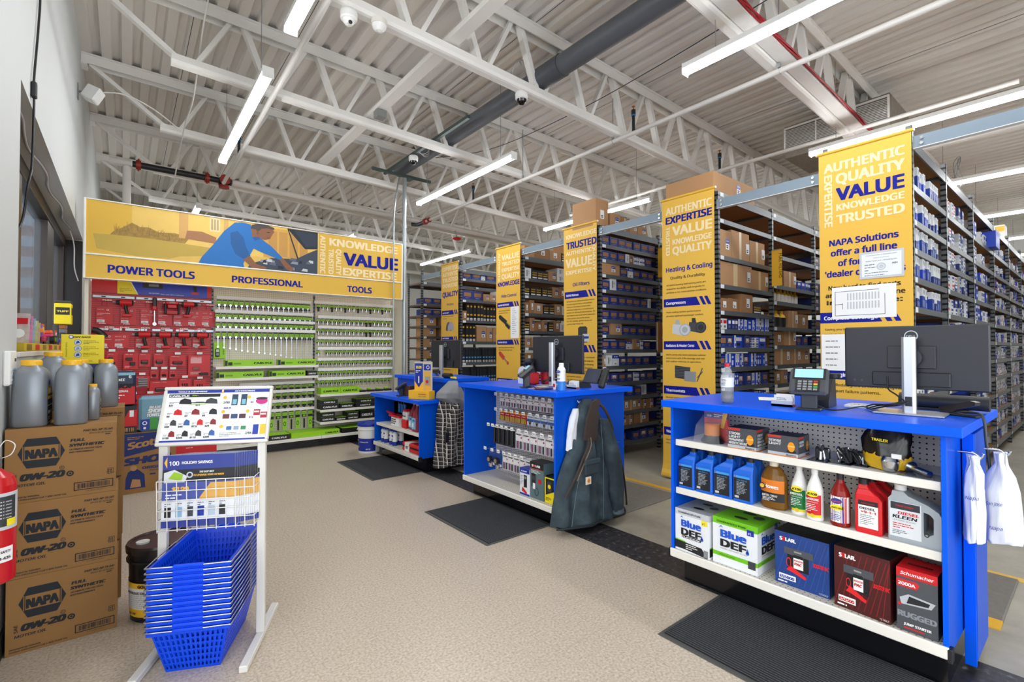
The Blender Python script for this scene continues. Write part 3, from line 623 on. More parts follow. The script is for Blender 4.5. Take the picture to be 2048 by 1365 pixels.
def bar(b, f, z0, z1, xl, t_, h=.038, w=None):
    xr = xl+.385; sl = (z1-z0)*.5; b.poly(f, [(xl, z0), (xr+sl, z0), (xr, z1), (xl, z1)], BBL)
    for k in (.03, .085): b.poly(f, [(xr+k+sl, z0), (xr+k+.035+sl, z0), (xr+k+.035, z1), (xr+k, z1)], BBL)
    b.text(f, t_, xl+.03, z0+(z1-z0)*.3, h, PAPER, w, bold=.025)
def para(b, f, rows, x, z, dz, h, al='l', w=None, m=None):
    for i, r_ in enumerate(rows): b.text(f, r_, x, z-i*dz, h, m or BBK, (w[i] if isinstance(w, list) else w) if w else None, al=al, bold=.014)
T = lambda b, f, t_, x0, x1, z0, z1, m=BP: b.text(f, t_, x0, z0, z1-z0, m, x1-x0, bold=.035)
V = lambda b, f, t_, x0, x1, zt, zb, m=BP: b.text(f, t_, x0, zt, x1-x0, m, zt-zb, bold=.035, rot=-pi/2)
# nearest: VALUE
t, b, f = banner(1.216, .62, 3.045, 'yellow VALUE banner nearest the viewer with two papers taped on')
T(b, f, 'AUTHENTIC', -.268, .267, 2.882, 2.967); T(b, f, 'QUALITY', -.18, .264, 2.772, 2.868); T(b, f, 'VALUE', -.178, .26, 2.632, 2.755, BBL); T(b, f, 'KNOWLEDGE', -.18, .262, 2.547, 2.61); T(b, f, 'TRUSTED', -.18, .262, 2.44, 2.525); V(b, f, 'EXPERTISE', -.268, -.2, 2.855, 2.425)
for tt, x0, x1, z in (('NAPA Solutions', -.235, .225, 2.258), ('offer a full line', -.224, .215, 2.172), ('of forgotten', -.172, .18, 2.084), ("'dealer only' items", -.268, .265, 1.998)): b.text(f, tt, x0, z, .06, BBL, x1-x0, bold=.03)
for tt, x0, x1, z in (('Now hard to find parts', -.245, .235, 1.887), ('are easy to find online', -.266, .262, 1.826), ('in one place:', -.258, .245, 1.766)): b.text(f, tt, x0, z, .044, BBK, x1-x0, bold=.025)
bar(b, f, 1.614, 1.703, -.31, 'Complete Coverage', .036); para(b, f, ['Saving you time on every job, including', 'every make and model on the road.'], -.275, 1.552, .042, .022)
bar(b, f, 1.146, 1.233, -.31, 'Re-engineered', .036); para(b, f, ['Redesigned to correct original', 'part failure patterns.'], -.2, 1.09, .05, .028); para(b, f, ['Tested for fit, form and function.', 'Backed by a nationwide guarantee.'], -.27, .9, .045, .022)
part('lettering', b, t)
# second: EXPERTISE, heating and cooling
t, b, f = banner(2.762, .60, 3.02, 'yellow EXPERTISE heating and cooling banner left of the VALUE banner')
T(b, f, 'AUTHENTIC', -.249, .273, 2.855, 2.947); T(b, f, 'EXPERTISE', -.249, .273, 2.757, 2.845, BBL); T(b, f, 'VALUE', -.167, .272, 2.622, 2.735); T(b, f, 'KNOWLEDGE', -.168, .271, 2.523, 2.59); T(b, f, 'QUALITY', -.168, .271, 2.418, 2.512); V(b, f, 'TRUSTED', -.25, -.195, 2.725, 2.416)
b.text(f, 'Heating & Cooling', -.25, 2.232, .058, BBL, .527, bold=.022); b.text(f, 'Quality & Durability', -.2, 2.15, .036, BBK, .4, bold=.015)
para(b, f, ['All NAPA heating and cooling parts are', 'tested for durability and longevity to', 'perform in the most extreme conditions.'], -.248, 2.078, .04, .021, w=[.455, .44, .465])
bar(b, f, 1.852, 1.94, -.283, 'Compressors', .034); para(b, f, ['Peak cooling system performance', 'provides optimum passenger comfort.'], -.25, 1.785, .04, .021, w=[.4, .43])
bar(b, f, 1.393, 1.482, -.285, 'Radiators & Heater Cores', .034, .33); para(b, f, ['NAPA carries the most extensive radiator', 'assortment with 97% coverage and over', '237 million vehicles in operation.'], -.256, 1.327, .036, .02, w=[.46, .45, .41])
bar(b, f, .912, 1.0, -.287, 'Thermostats', .034); para(b, f, ['Maintain optimal engine temperature', 'and efficiency.'], -.26, .868, .036, .02); bar(b, f, .468, .555, -.288, 'Water Pumps', .034); para(b, f, ['First-fit quality for every make', 'and model.'], -.26, .41, .036, .02)
def compressor(b, f, x, z, k, m1, m2):
    b.disc(f, x, z, .06*k, m1, .0015, 16); b.ring(f, x, z, .03*k, .05*k, m2, .002); b.disc(f, x, z, .018*k, m1, .0024, 10); b.poly(f, [(x-.02*k, z+.05*k), (x-.13*k, z+.06*k), (x-.14*k, z-.03*k), (x-.03*k, z-.055*k)], m2, .0012); b.poly(f, [(x-.1*k, z+.055*k), (x-.05*k, z+.05*k), (x-.06*k, z+.1*k), (x-.1*k, z+.1*k)], m1, .0013)
compressor(b, f, -.03, 1.6, 1.1, mat('#a9adb0', .5), mat('#c8cccf', .5)); compressor(b, f, .15, 1.62, 1., mat('#26282c', .5), mat('#3b3e44', .5))
b.poly(f, [(-.15, 1.09), (.02, 1.075), (.03, 1.205), (-.15, 1.22)], mat('#2e3034', .5)); 
for k in range(7): b.rect(f, -.145, 1.1+k*.016, .165, .004, mat('#6a6d72', .5), .0016)
b.poly(f, [(-.04, 1.06), (.09, 1.055), (.095, 1.16), (-.035, 1.165)], mat('#8d9297', .5), .002); b.poly(f, [(.1, 1.06), (.11, 1.06), (.17, 1.2), (.16, 1.205)], mat('#5a5d61', .5), .002); b.poly(f, [(.1, 1.1), (.11, 1.1), (.17, 1.16), (.165, 1.17)], mat('#5a5d61', .5), .002)
part('lettering', b, t)
# third: TRUSTED, oil filters
t, b, f = banner(4.294, .58, 3.0, 'yellow TRUSTED oil filters banner behind the middle counter')
T(b, f, 'KNOWLEDGE', -.244, .284, 2.862, 2.928); T(b, f, 'TRUSTED', -.234, .284, 2.727, 2.832, BBL); T(b, f, 'AUTHENTIC', -.244, .21, 2.642, 2.702); T(b, f, 'VALUE', -.245, .209, 2.48, 2.615); T(b, f, 'EXPERTISE', -.245, .209, 2.385, 2.445); V(b, f, 'QUALITY', .228, .28, 2.713, 2.394)
b.text(f, 'Oil Filters', -.122, 2.222, .052, BBL, .29, bold=.02); bar(b, f, 2.065, 2.155, -.272, 'NAPA\u00ae Platinum', .034, .22)
para(b, f, ['Designed for the towing and hauling conditions', 'that can cause premature oil breakdown.', 'Platinum is the product of choice when', 'switching an engine from a conventional to a', 'synthetic oil, offering the ideal protection. The', 'right choice for late model vehicle applications', 'using synthetic oil out of the factory.', 'OIL TYPE: Synthetic, synthetic blends and', 'synthetic high-mileage oils.'], -.235, 2.018, .0375, .02, w=[.49, .45, .42, .47, .5, .5, .41, .44, .3])
b.rect(f, -.03, 1.545, .16, .13, mat('#35373c', .5)); b.rect(f, -.01, 1.675, .12, .012, mat('#17181a', .5)); b.rect(f, .05, 1.49, .11, .1, mat('#c9ccd0', .5), .0016); b.rect(f, .055, 1.53, .1, .03, NBLUE, .002); b.rect(f, -.03, 1.48, .16, .065, mat('#26272b', .5))
bar(b, f, 1.355, 1.447, -.272, 'NAPA\u00ae Gold', .034); para(b, f, ['For demanding driving where contaminants', 'and heat tend to make their way into', 'the oil. A first choice for cleaning', 'ability while offering the best', 'protection for your engine.'], -.235, 1.28, .045, .024, w=[.49, .47, .47, .45, .4])
para(b, f, ['"XL" is made for extended', 'and superior service.', 'OIL TYPE: Conventional', 'synthetic blends.'], -.235, 1.07, .045, .024)
part('lettering', b, t)
# fourth: KNOWLEDGE, ride control
t, b, f = banner(5.798, .59, 2.98, 'yellow KNOWLEDGE ride control banner with a taped list, left of oil filters')
T(b, f, 'VALUE', -.15, .272, 2.785, 2.88); T(b, f, 'TRUSTED', -.15, .273, 2.695, 2.762); T(b, f, 'EXPERTISE', -.15, .275, 2.602, 2.665); T(b, f, 'QUALITY', -.15, .278, 2.49, 2.58); T(b, f, 'KNOWLEDGE', -.247, .278, 2.378, 2.458, BBL); V(b, f, 'AUTHENTIC', -.245, -.185, 2.908, 2.434)
b.text(f, 'Ride Control', -.156, 2.2, .052, BBL, .36, bold=.02); bar(b, f, 2.045, 2.122, -.27, 'NAPA\u00ae RESPONSE', .032, .27); para(b, f, ['Twin technology tuned for', 'an enhanced steering.'], -.23, 1.985, .036, .02)
def shock(b, f, x0, z0, x1, z1, w, m):
    d = Vector((x1-x0, z1-z0)); l = d.length; d /= l; n = Vector((-d.y, d.x)); P = lambda a, c: (x0+d.x*a*l+n.x*c*w, z0+d.y*a*l+n.y*c*w); b.poly(f, [P(0, -.5), P(.55, -.5), P(.55, .5), P(0, .5)], m, .002); b.poly(f, [P(.55, -.2), P(1, -.2), P(1, .2), P(.55, .2)], CHROME, .002); b.disc(f, x1, z1, w*.4, m, .0022, 10); b.disc(f, x0, z0, w*.4, m, .0022, 10)
shock(b, f, -.2, 1.9, .1, 1.72, .07, BK); shock(b, f, -.05, 1.78, .12, 1.66, .05, BK); bar(b, f, 1.462, 1.54, -.27, 'NAPA\u00ae REFLEX', .032, .22); para(b, f, ['Ideal for larger light trucks, SUVs and', 'other vehicles with a high center.'], -.235, 1.41, .036, .02)
shock(b, f, -.2, 1.33, .0, 1.18, .07, mat('#c9402e', .5)); bar(b, f, .876, .94, -.27, 'NAPA\u00ae SHOCKS', .03, .22); part('lettering', b, t)
# fifth: QUALITY, friction
t, b, f = banner(7.509, .58, 2.95, 'yellow QUALITY friction banner, the furthest of the banner row')
for tt, z in (('EXPERTISE', 2.832), ('AUTHENTIC', 2.728), ('TRUSTED', 2.623), ('KNOWLEDGE', 2.52)): T(b, f, tt, -.24, .272, z, z+.085)
T(b, f, 'QUALITY', -.238, .277, 2.352, 2.458, BBL); b.text(f, 'Friction', -.085, 2.188, .055, BBL, .22, bold=.012); bar(b, f, 2.02, 2.1, -.268, 'ADAPTIVE ONE\u2122', .03, .22); para(b, f, ['The perfect braking technology for', 'your vehicle.'], -.214, 1.985, .04, .02)
for dx, m in ((-.02, mat('#5b5a60', .6)), (.05, mat('#a8a3b4', .6))): b.poly(f, [(dx+.1*cos(a)*1.05, 1.74+.15*sin(a)) for a in [pi*k/12 for k in range(13)]]+[(dx-.05, 1.72), (dx, 1.745), (dx+.05, 1.72)], m, .002+dx*.01)
bar(b, f, 1.56, 1.622, -.268, 'NAPA PREMIUM', .028, .22); para(b, f, ['Premium performance.', 'a smooth quiet stop.'], -.21, 1.06, .05, .024); part('lettering', b, t)
# papers on the banners
def paper(yc, x, z, w, h, draw, label, cat='paper', dx=.0, rot=0):
    b = MB(); b.bx(w, .0012, h, PAPER); draw(b, front(w, .0012, h), w, h); return solo('taped_paper', b, label, cat, (4.592-dx, yc-x, z), R(-90), 'papers taped to banners')
def cert(b, f, w, h):
    g = mat('#c9ccd0', .6); b.rect(f, .0, 0, w, h, g, .0003); b.rect(f, .016, .016, w-.032, h-.032, mat('#eceff0', .6), .0006)
    b.text(f, 'Commonwealth of Massachusetts', w/2, h*.84, .011, PRINT, w*.7, al='c'); b.text(f, 'Division of Standards', w/2, h*.74, .009, PRINT, al='c'); b.text(f, 'Motor Fuels and Lubricating Oils', w/2, h*.63, .011, INK, w*.7, al='c'); b.text(f, '2025', w*.74, h*.48, .014, INK, bold=.02); b.ring(f, w*.5, h*.42, .02, .03, g, .0012); b.disc(f, w*.5, h*.42, .016, g, .0012); b.lines(f, w*.12, h*.5, w*.3, 3, .022, .006, PRINT); b.lines(f, w*.12, h*.2, w*.7, 2, .02, .005, PRINT)
paper(1.216, .117, 1.955, .285, .213, cert, 'grey bordered certificate taped to the nearest VALUE banner', 'certificate')
def plan(b, f, w, h):
    for a in ((.05, .1, .008, .75), (.83, .1, .006, .62), (.05, .1, .78, .008), (.05, .85, .7, .008), (.05, .45, .12, .006), (.17, .3, .006, .2)): b.rect(f, w*a[0], h*a[1], max(w*a[2], .003), max(h*a[3], .003), INK)
    for r_ in range(2):
        for c in range(11): b.rect(f, w*(.25+.048*c), h*(.3+.27*r_), w*.022, h*.22, mat('#c5c7ca', .6))
paper(1.216, -.005, 1.645, .43, .262, plan, 'white floor plan sheet taped below the certificate on the VALUE banner', 'paper', .0005)
def blank(b, f, w, h): b.lines(f, .03, h*.8, w*.6, 5, .05, .008, PRINT)
paper(1.216, -.20, 1.22, .2, .3, blank, 'white notice sheet taped low on the VALUE banner beside the big monitor', 'paper', .001)
def listp(b, f, w, h):
    b.rect(f, 0, h*.48, w, .003, mat('#cfd2d6', .6))
    for k in range(13): b.rect(f, .04, h*(.92-.065*k), .06+.02*(k % 3), .008, mat('#a2a8b2', .6))
paper(5.798, .172, 1.56, .2, .48, listp, 'long white list taped to the KNOWLEDGE ride control banner', 'paper')
# ---------------------------------------------------------------- tool wall
PY = 7.45; TX = [-.31, .90, 2.2, 3.43]
G = thing('wall_gondola', 'cream pegboard gondola with three bays of tools under the yellow sign', 'store shelving', (1.5, PY, 0))
def gp(name, f, label=None):
    b = MB(); f(b); b.xf(Matrix.Translation((-1.5, -PY, 0))); return part(name, b, G, label=label)
m_slat = bpy.data.materials.new('red_slatted_steel'); m_slat.use_nodes = True; N, L, p = nodes(m_slat); s = axes_out(N, L)
q = math_n(N, L, 'FRACT', math_n(N, L, 'DIVIDE', s[2], .0254)); L.new(mixc(N, L, math_n(N, L, 'LESS_THAN', q, .22), lin('#d91c26'), lin('#7a0f14')), p.inputs['Base Color']); p.inputs['Roughness'].default_value = .4
pbT = pegboard('#efe5d2', 'XZ', .0254, .13)
gp('back_panel', lambda b: b.box(TX[0], TX[1]-.003, PY, PY+.02, .15, 2.2, m_slat), 'red slatted back panel'); gp('back_panel', lambda b: b.box(TX[1], TX[2]-.002, PY, PY+.02, .15, 2.2, pbT)); gp('back_panel', lambda b: b.box(TX[2], TX[3], PY, PY+.02, .15, 2.2, pbT))
gp('back_panel', lambda b: b.box(TX[0]+.005, TX[1]-.01, PY-.012, PY, 2.065, 2.22, mat('#d3171d', .4)), 'plain red upper panel')
WARMW = mat('#e8dfcc', .5)
for x in (TX[0]-.04, TX[3]-.005): gp('end_panel', lambda b, x=x: b.box(x, x+.035, 6.99, PY+.02, .0, 2.2, WARMW, .004))
for x in TX[1:3]: gp('slotted_upright', lambda b, x=x: b.box(x-.012, x+.012, PY-.012, PY, .15, 2.2, m_post))
for i in range(3):
    gp('base_deck', lambda b, i=i: (b.box(TX[i], TX[i+1]-.003, 7.05, PY, .118, .158, OFFW, .006), b.box(TX[i]+.002, TX[i+1]-.005, 7.042, 7.05, .12, .155, mat('#efece2', .4))))
    gp('kick_plate', lambda b, i=i: b.box(TX[i], TX[i+1]-.004, 7.16, 7.18, 0, .118, BLACK))
def gshelf(x0, x1, z, y0): gp('shelf', lambda b: (b.box(x0, x1, y0, PY, z-.022, z, OFFW, .004), b.box(x0, x1, y0-.012, y0-.001, z-.03, z+.004, mat('#efece2', .4))))
for z in (1.165, 1.01): gshelf(TX[1]+.015, TX[2]-.012, z, 7.2)
for z in (.735, .512, .335): gshelf(TX[2]+.0, TX[3]-.02, z, 7.13)
RAILS_L = [(2.085, .93, 2.12), (1.905, .915, 2.15), (1.785, .92, 2.17), (1.66, .92, 2.18)]; RAILS_R = [2.095, 1.882, 1.731, 1.57, 1.413, 1.252, 1.10, .962]
RAILS_B = [(.925, 1.2), (.81, 1.2), (.675, 1.2), (.545, 1.2)]
def rail(x0, x1, z): gp('price_rail', lambda b: b.box(x0, x1, 7.296, 7.3, z-.028, z+.012, PAPER))
for z, a, c in RAILS_L: rail(a, c, z)
for z in RAILS_R: rail(2.215 if z < 2 else 2.16, 3.40, z)
for z, a in RAILS_B: rail(a, 2.17, z)
for x in (-.1, .3, .7): gp('hook_strip', lambda b, x=x: (b.box(x-.2, x+.19, PY-.03, PY-.001, 2.0, 2.035, GALV, .004), [b.box(x+d-.02, x+d+.02, PY-.0315, PY-.029, 2.01, 2.024, BK) for d in (-.1, .08)]))
for x in (-.13, .11, .37, .61, .81): gp('hook_strip', lambda b, x=x: (b.box(x-.11, x+.105, PY-.03, PY-.001, 1.615, 1.65, GALV, .004), b.box(x-.02, x+.02, PY-.0315, PY-.029, 1.625, 1.639, BK)))
b = MB(); f = Fr((-.075, PY-.018, 2.062), (1, 0, 0), (0, 0, 1)); b.box(-.075, .836, PY-.018, PY-.0125, 2.062, 2.235, mat('#1330b8', .35)); b.poly(f, [(0, 0), (.19, 0), (.11, .173), (0, .173)], YELB); b.poly(f, [(.19, 0), (.2, 0), (.12, .173), (.11, .173)], PAPER)
b.lines(f, .02, .06, .13, 3, .016, .006, mat('#a89612', .6)); b.rect(f, .24, .09, .2, .083, BK); b.rect(f, .3, .11, .1, .03, GREY, .002); b.text(f, '18V BATTERY', .3, .02, .016, PAPER); b.text(f, 'FREE TOOL WITH PURCHASE', .42, .014, .014, PAPER, .24); b.poly(f, [(.75, .173), (.79, .173), (.8, .07), (.77, .06)], BK); b.rect(f, .74, .04, .08, .03, RED, .002)
b.box(.838, .885, PY-.016, PY-.0125, 2.07, 2.2, RED); solo('promotion_panel', b, 'blue and yellow battery promotion panel above the red power tools', 'sign')

# header sign
SX0, SX1, SYF = -.340, 3.358, 6.92
S_ = thing('header_sign', 'long yellow POWER TOOLS sign with a printed picture above the tool wall', 'sign', (1.5, SYF+.04, 2.17))
def spart(name, f, label=None):
    b = MB(); f(b); b.xf(Matrix.Translation((-1.5, -SYF-.04, -2.17))); return part(name, b, S_, label=label)
SF = Fr((0, SYF, 0), (1, 0, 0), (0, 0, 1)); SY_ = mat('#e2b542', .55, var=.01, scale=1); SYL = None
spart('frame', lambda b: [b.box(x0, x1, SYF-.012, SYF+.07, z0, z1, WHITE, .003) for x0, x1, z0, z1 in ((SX0-.02, SX0, 2.165, 3.04), (SX1, SX1+.02, 2.165, 3.04), (SX0, SX1, 3.027, 3.04), (SX0, SX1, 2.425, 2.442), (SX0, SX1, 2.165, 2.175))])
def lowp(b):
    b.box(SX0, SX1, SYF, SYF+.06, 2.175, 2.425, SY_); b.text(SF, 'POWER TOOLS', -.15, 2.245, .103, BBL, .797, bold=.03); b.text(SF, 'PROFESSIONAL', 1.048, 2.243, .097, BBL, .842, bold=.03); b.text(SF, 'TOOLS', 2.512, 2.231, .103, BBL, .362, bold=.03)
spart('lower_panel', lowp)
def pic(b):
    b.box(SX0, SX1, SYF, SYF+.06, 2.442, 3.027, SY_); P = lambda pts, m, z: b.poly(SF, pts, m, z); c = lambda h: mat(h, .55, var=.05, scale=12); z0, z1 = 2.443, 3.026
    P([(.05, z0), (2.09, z0), (2.09, z1), (.05, z1)], c('#ecc566'), .0006)
    P([(-.28, 2.66), (.1, 2.68), (.5, 2.66), (.86, 2.64), (1.15, 2.6), (1.2, 2.5), (.7, 2.5), (.45, 2.455), (.1, 2.452), (-.25, 2.5)], c('#c3a548'), .0009)
    P([(.36, 2.443), (.5, 2.5), (.86, 2.55), (1.3, 2.6), (2.0, 2.6), (2.0, 2.443)], c('#e2b857'), .0012)
    r = random.Random(5); br = [c('#a6803c'), c('#8a6a3a'), c('#b98a49'), c('#937a3c')]
    hg = mat('#a3823c', .6, var=.5, scale=38); P([(-.14, 2.668), (.2, 2.672), (.55, 2.66), (.6, 2.74), (.45, 2.77), (.3, 2.755), (.2, 2.80), (.12, 2.79), (.05, 2.83), (-.02, 2.77), (-.1, 2.72)], hg, .0013)
    for k in range(90):
        x = r.uniform(-.1, .56); q = 2.70+r.uniform(-.02, .05); hh = r.uniform(.02, .08)*(1.3-x); lean = r.uniform(-.03, .03); P([(x-.003, q), (x+.003, q), (x+lean+.001, q+hh), (x+lean-.001, q+hh)], br[k % 4], .0014+k*.000004)
    for x0, x1 in ((.49, .58), (.95, 1.0)): P([(x0, 2.72), (x1, 2.72), (x1, z1), (x0, z1)], c('#d9a860'), .0018)
    P([(.8, 2.85), (.91, 2.85), (.91, z1), (.8, z1)], c('#e9d7a4'), .0019)
    for k in range(3): P([(.815+.03*k, 2.87), (.835+.03*k, 2.87), (.835+.03*k, 3.0), (.815+.03*k, 3.0)], c('#b7a06b'), .002)
    P([(.55, 2.72), (.87, 2.70), (.87, 2.78), (.72, 2.83), (.57, 2.82)], c('#a8744d'), .0021)
    P([(1.4, 2.6), (1.95, 2.6), (1.95, z1-.02), (1.4, 2.99)], c('#d6a54c'), .0021)
    for k in range(4): P([(1.46+.13*k, 2.63), (1.565+.13*k, 2.63), (1.565+.13*k, 2.96), (1.46+.13*k, 2.96)], c('#c4934a'), .0023)
    nv = c('#232a36'); P([(1.69, z1-.004), (2.089, z1-.004), (2.089, 2.79), (1.92, 2.77)], nv, .0026); P([(1.78, z1-.02), (2.07, z1-.02), (2.07, 2.83), (1.93, 2.81)], c('#2f3a4a'), .0028); P([(1.69, 3.02), (1.705, 3.02), (1.84, 2.62), (1.82, 2.62)], BK, .003)
    P([(1.22, 2.443), (1.25, 2.5), (1.5, 2.6), (1.8, 2.62), (1.96, 2.72), (2.089, 2.79), (2.089, 2.443)], c('#3a4353'), .0031)
    for k in range(16):
        x = r.uniform(1.3, 2.02); q = r.uniform(2.46, 2.56+(x-1.3)*.2); w = r.uniform(.03, .1); P([(x, q), (min(2.085, x+w), q-.006), (min(2.085, x+w), q+.03), (x+w*.3, q+.035)], [c('#8b93a0'), c('#1d222b'), c('#5a6473'), c('#c8ccd2')][k % 4], .0033+k*.00002)
    sk = c('#8a5a3c'); sh = c('#1f6fb8'); sd = c('#185a98')
    P([(1.25, 2.96), (1.3, 3.02), (1.42, 3.024), (1.5, 2.99), (1.53, 2.95), (1.50, 2.9), (1.48, 2.85), (1.42, 2.825), (1.34, 2.83), (1.27, 2.85)], sk, .004)
    P([(1.25, 2.95), (1.26, 3.0), (1.33, 3.026), (1.45, 3.026), (1.53, 3.0), (1.525, 2.975), (1.45, 2.985), (1.38, 2.97), (1.33, 2.92), (1.31, 2.95)], c('#4a4340'), .0042); P([(1.315, 2.9), (1.335, 2.935), (1.35, 2.9), (1.33, 2.875)], c('#7a4c32'), .0043)
    P([(1.44, 2.925), (1.475, 2.928), (1.475, 2.936), (1.44, 2.935)], BK, .0043); P([(1.44, 2.853), (1.475, 2.862), (1.47, 2.868), (1.44, 2.86)], c('#5d3426'), .0043)
    P([(.687, 2.443), (.72, 2.52), (.84, 2.69), (.95, 2.87), (1.07, 3.0), (1.15, 3.015), (1.25, 3.005), (1.28, 2.87), (1.33, 2.79), (1.25, 2.62), (1.2, 2.56), (1.17, 2.49), (1.18, 2.443)], sh, .0038)
    P([(1.3, 2.83), (1.36, 2.845), (1.5, 2.75), (1.63, 2.62), (1.6, 2.585), (1.5, 2.62), (1.38, 2.66), (1.28, 2.7)], sh, .0044); P([(1.6, 2.58), (1.63, 2.62), (1.72, 2.53), (1.78, 2.48), (1.74, 2.446), (1.68, 2.47)], sk, .0043)
    P([(1.02, 2.86), (1.1, 2.9), (1.17, 2.82), (1.2, 2.7), (1.25, 2.6), (1.17, 2.55), (1.08, 2.6), (1.03, 2.72)], sd, .0046); P([(1.16, 2.55), (1.24, 2.6), (1.32, 2.5), (1.44, 2.47), (1.43, 2.444), (1.27, 2.444)], sk, .0045); P([(1.27, 2.84), (1.3, 2.8), (1.37, 2.835), (1.33, 2.86)], sd, .0047)
    P([(2.092, z0), (SX1, z0), (SX1, z1), (2.092, z1)], SY_, .005); P([(2.088, z0), (2.094, z0), (2.094, z1), (2.088, z1)], mat('#f3dc9c', .5), .0055)
    A = Fr((0, SYF-.0055, 0), (1, 0, 0), (0, 0, 1)); T(b, A, 'KNOWLEDGE', 2.255, 3.28, 2.873, 2.995); T(b, A, 'VALUE', 2.462, 3.285, 2.62, 2.83, BBL); T(b, A, 'EXPERTISE', 2.45, 3.268, 2.467, 2.593); V(b, A, 'AUTHENTIC', 2.125, 2.205, 2.99, 2.465); V(b, A, 'TRUSTED', 2.24, 2.32, 2.815, 2.465); V(b, A, 'QUALITY', 2.345, 2.43, 2.825, 2.465)
spart('picture_panel', pic)

# carded hand tools
GRN = mat('#9bd61f', .45, var=.02); TB = mat('#1c1d1f', .45)
def card_tool(kind, w, h, l, seed=0):
    """hang card: black header, green band, tool below"""
    b = MB(); b.box(-w/2, w/2, -.003, .0, -h, 0, TB); b.box(-w/2, w/2, -.004, -.0031, -h*.62, -h*.14, GRN); f = Fr((-w/2, -.004, -h), (1, 0, 0), (0, 0, 1)); b.rect(f, w*.15, h*.56, w*.6, h*.06, mat('#4f7a10', .5))
    b.cyl((0, 0, -.008), (0, .085, -.008), .0025, GALV, 5)
    if kind == 'w':
        b.box(-.005, .005, -.010, -.0045, -h-l, -h*.8, CHROME, .002); b.ring(Fr((0, -.0075, -h*.72), (1, 0, 0), (0, 0, 1)), 0, 0, .006, .014, CHROME, .002, 10); b.cyl((0, -.011, -h-l), (0, -.004, -h-l), .012, CHROME, 10)
    elif kind == 's': b.cyl((0, -.016, -h*1.5), (0, -.016, -h*.65), .011, CHROME, 9); 
    elif kind == 'k': b.box(-.014, .014, -.02, -.005, -h-l, -h*.6, TB, .004); b.cyl((0, -.012, -h-l*1.5), (0, -.012, -h-l), .004, CHROME, 6)
    elif kind == 'p': b.box(-.011, .011, -.022, -.005, -h-l, -h*.4-l*.5, TB, .005); b.cyl((0, -.013, -h*.9), (0, -.013, -h*.4-l*.5), .006, CHROME, 7); b.box(-.016, .016, -.02, -.006, -h*.9, -h*.7, GRN, .003)
    elif kind == 'g': b.box(-w*.45, w*.45, -.004, .0, -h-l, -h, GRN); b.ring(Fr((0, -.004, -h-l*.5), (1, 0, 0), (0, 0, 1)), 0, 0, w*.2, w*.3, TB, .002, 12, 1.8)
    return b
_CT = {}
NM = {'w': ('wrench_card', 'chrome wrench on green and black card', 'wrench'), 's': ('socket_card', 'chrome socket on green and black card', 'socket'), 'k': ('driver_card', 'black driver on green and black card', 'screwdriver'), 'p': ('handled_tool_card', 'black handled tool on green card', 'hand tool'), 'g': ('pliers_card', 'green carded pliers', 'pliers')}
def hang(kind, w, h, l, x, z, label, group):
    k = (kind, w, h, round(l, 2))
    if k not in _CT: _CT[k] = card_tool(*k).mesh(NM[kind][0])
    return solo(NM[kind][0], _CT[k], NM[kind][1]+', '+label, NM[kind][2], (x, 7.36, z), 0, group)
for r_, (z, a, c) in enumerate(RAILS_L):
    n = 18
    for i in range(n):
        x = a+.035+(c-a-.07)*i/(n-1); l = [.06, .0, .0, .10+.17*min(i, 15)/15][r_] if r_ != 3 or i < 16 else .2
        hang('w', .052 if i < 12 else .062, .10 if r_ in (0, 3) else .085, l, x, z-.035, '%s from left, %s row, middle bay' % (ORD[i], ['top', 'second', 'third', 'fourth'][r_]), 'carded wrenches in the middle bay')
for r_, z in enumerate(RAILS_R):
    n = 18
    for i in range(n):
        if r_ == 4 and i == 1: continue
        x = 2.235+(3.37-2.235)*i/(n-1); kd = 'k' if (r_ == 0 and i % 3 == 0) or (r_ in (1, 2) and 10 < i < 13) else 's'; 
        hang(kd, .046, .06, .05, x, z-.033, '%s from left, %s row, right bay' % (ORD[i], ORD[r_]), 'carded sockets in the right bay')
for r_, (z, a) in enumerate(RAILS_B):
    n = 11
    for i in range(n):
        x = a+.06+(2.13-a-.06)*i/(n-1); kd = 'k' if r_ < 3 else ('p' if i % 2 else 'g')
        hang(kd, .06, .07 if r_ < 3 else .1, .02 if r_ < 3 else .16, x, z-.035, '%s from left, %s low row, middle bay' % (ORD[i], ORD[r_]), 'carded drivers low in the middle bay')
b = MB(); b.box(-.065, .07, -.02, 0, 0, .215, GRN, .003); b.box(-.05, .0, -.04, -.02, .02, .13, TB, .008); f = Fr((-.05, -.04, .02), (1, 0, 0), (0, 0, 1)); b.rect(f, .008, .065, .034, .035, mat('#b9c9b5', .3)); b.rect(f, .01, .02, .03, .03, GREY); b.text(Fr((.02, -.02, .2), (1, 0, 0), (0, 0, 1)), 'CARLYLE', .018, 0, .018, TB, .15, rot=-pi/2, bold=.02)
solo('carded_meter', b, 'green carded digital meter at the left edge of the middle tool bay', 'meter', (.978, 7.40, 1.272))
def greenbox(x, z, w, h, d, y, label, dark=False, blk=0):
    b = MB(); m = TB if dark else GRN; b.box(0, w, 0, d, 0, h, m, .0); 
    if dark: b.box(0, w, 0, d, h, h+.001, GRN)
    f = Fr((0, 0, 0), (1, 0, 0), (0, 0, 1)); tw = min(w*.75, h*4.2*.62); b.text(f, 'CARLYLE', w-tw-.02 if w > .3 else w/2-tw/2, h*.32, h*.34, PAPER if dark else TB, tw, bold=.04, sh=.0)
    if blk: b.rect(f, 0, h*.1, .03, h*.8, TB); b.rect(f, .035, h*.15, .05, h*.5, TB); b.lines(f, .1, h*.3, .24, 1, .02, h*.25, mat('#74a614', .5))
    solo('tool_case' if dark else 'socket_set_box', b, label, 'tool box', (x, y, z), 0, 'boxed tool sets on the tool wall')
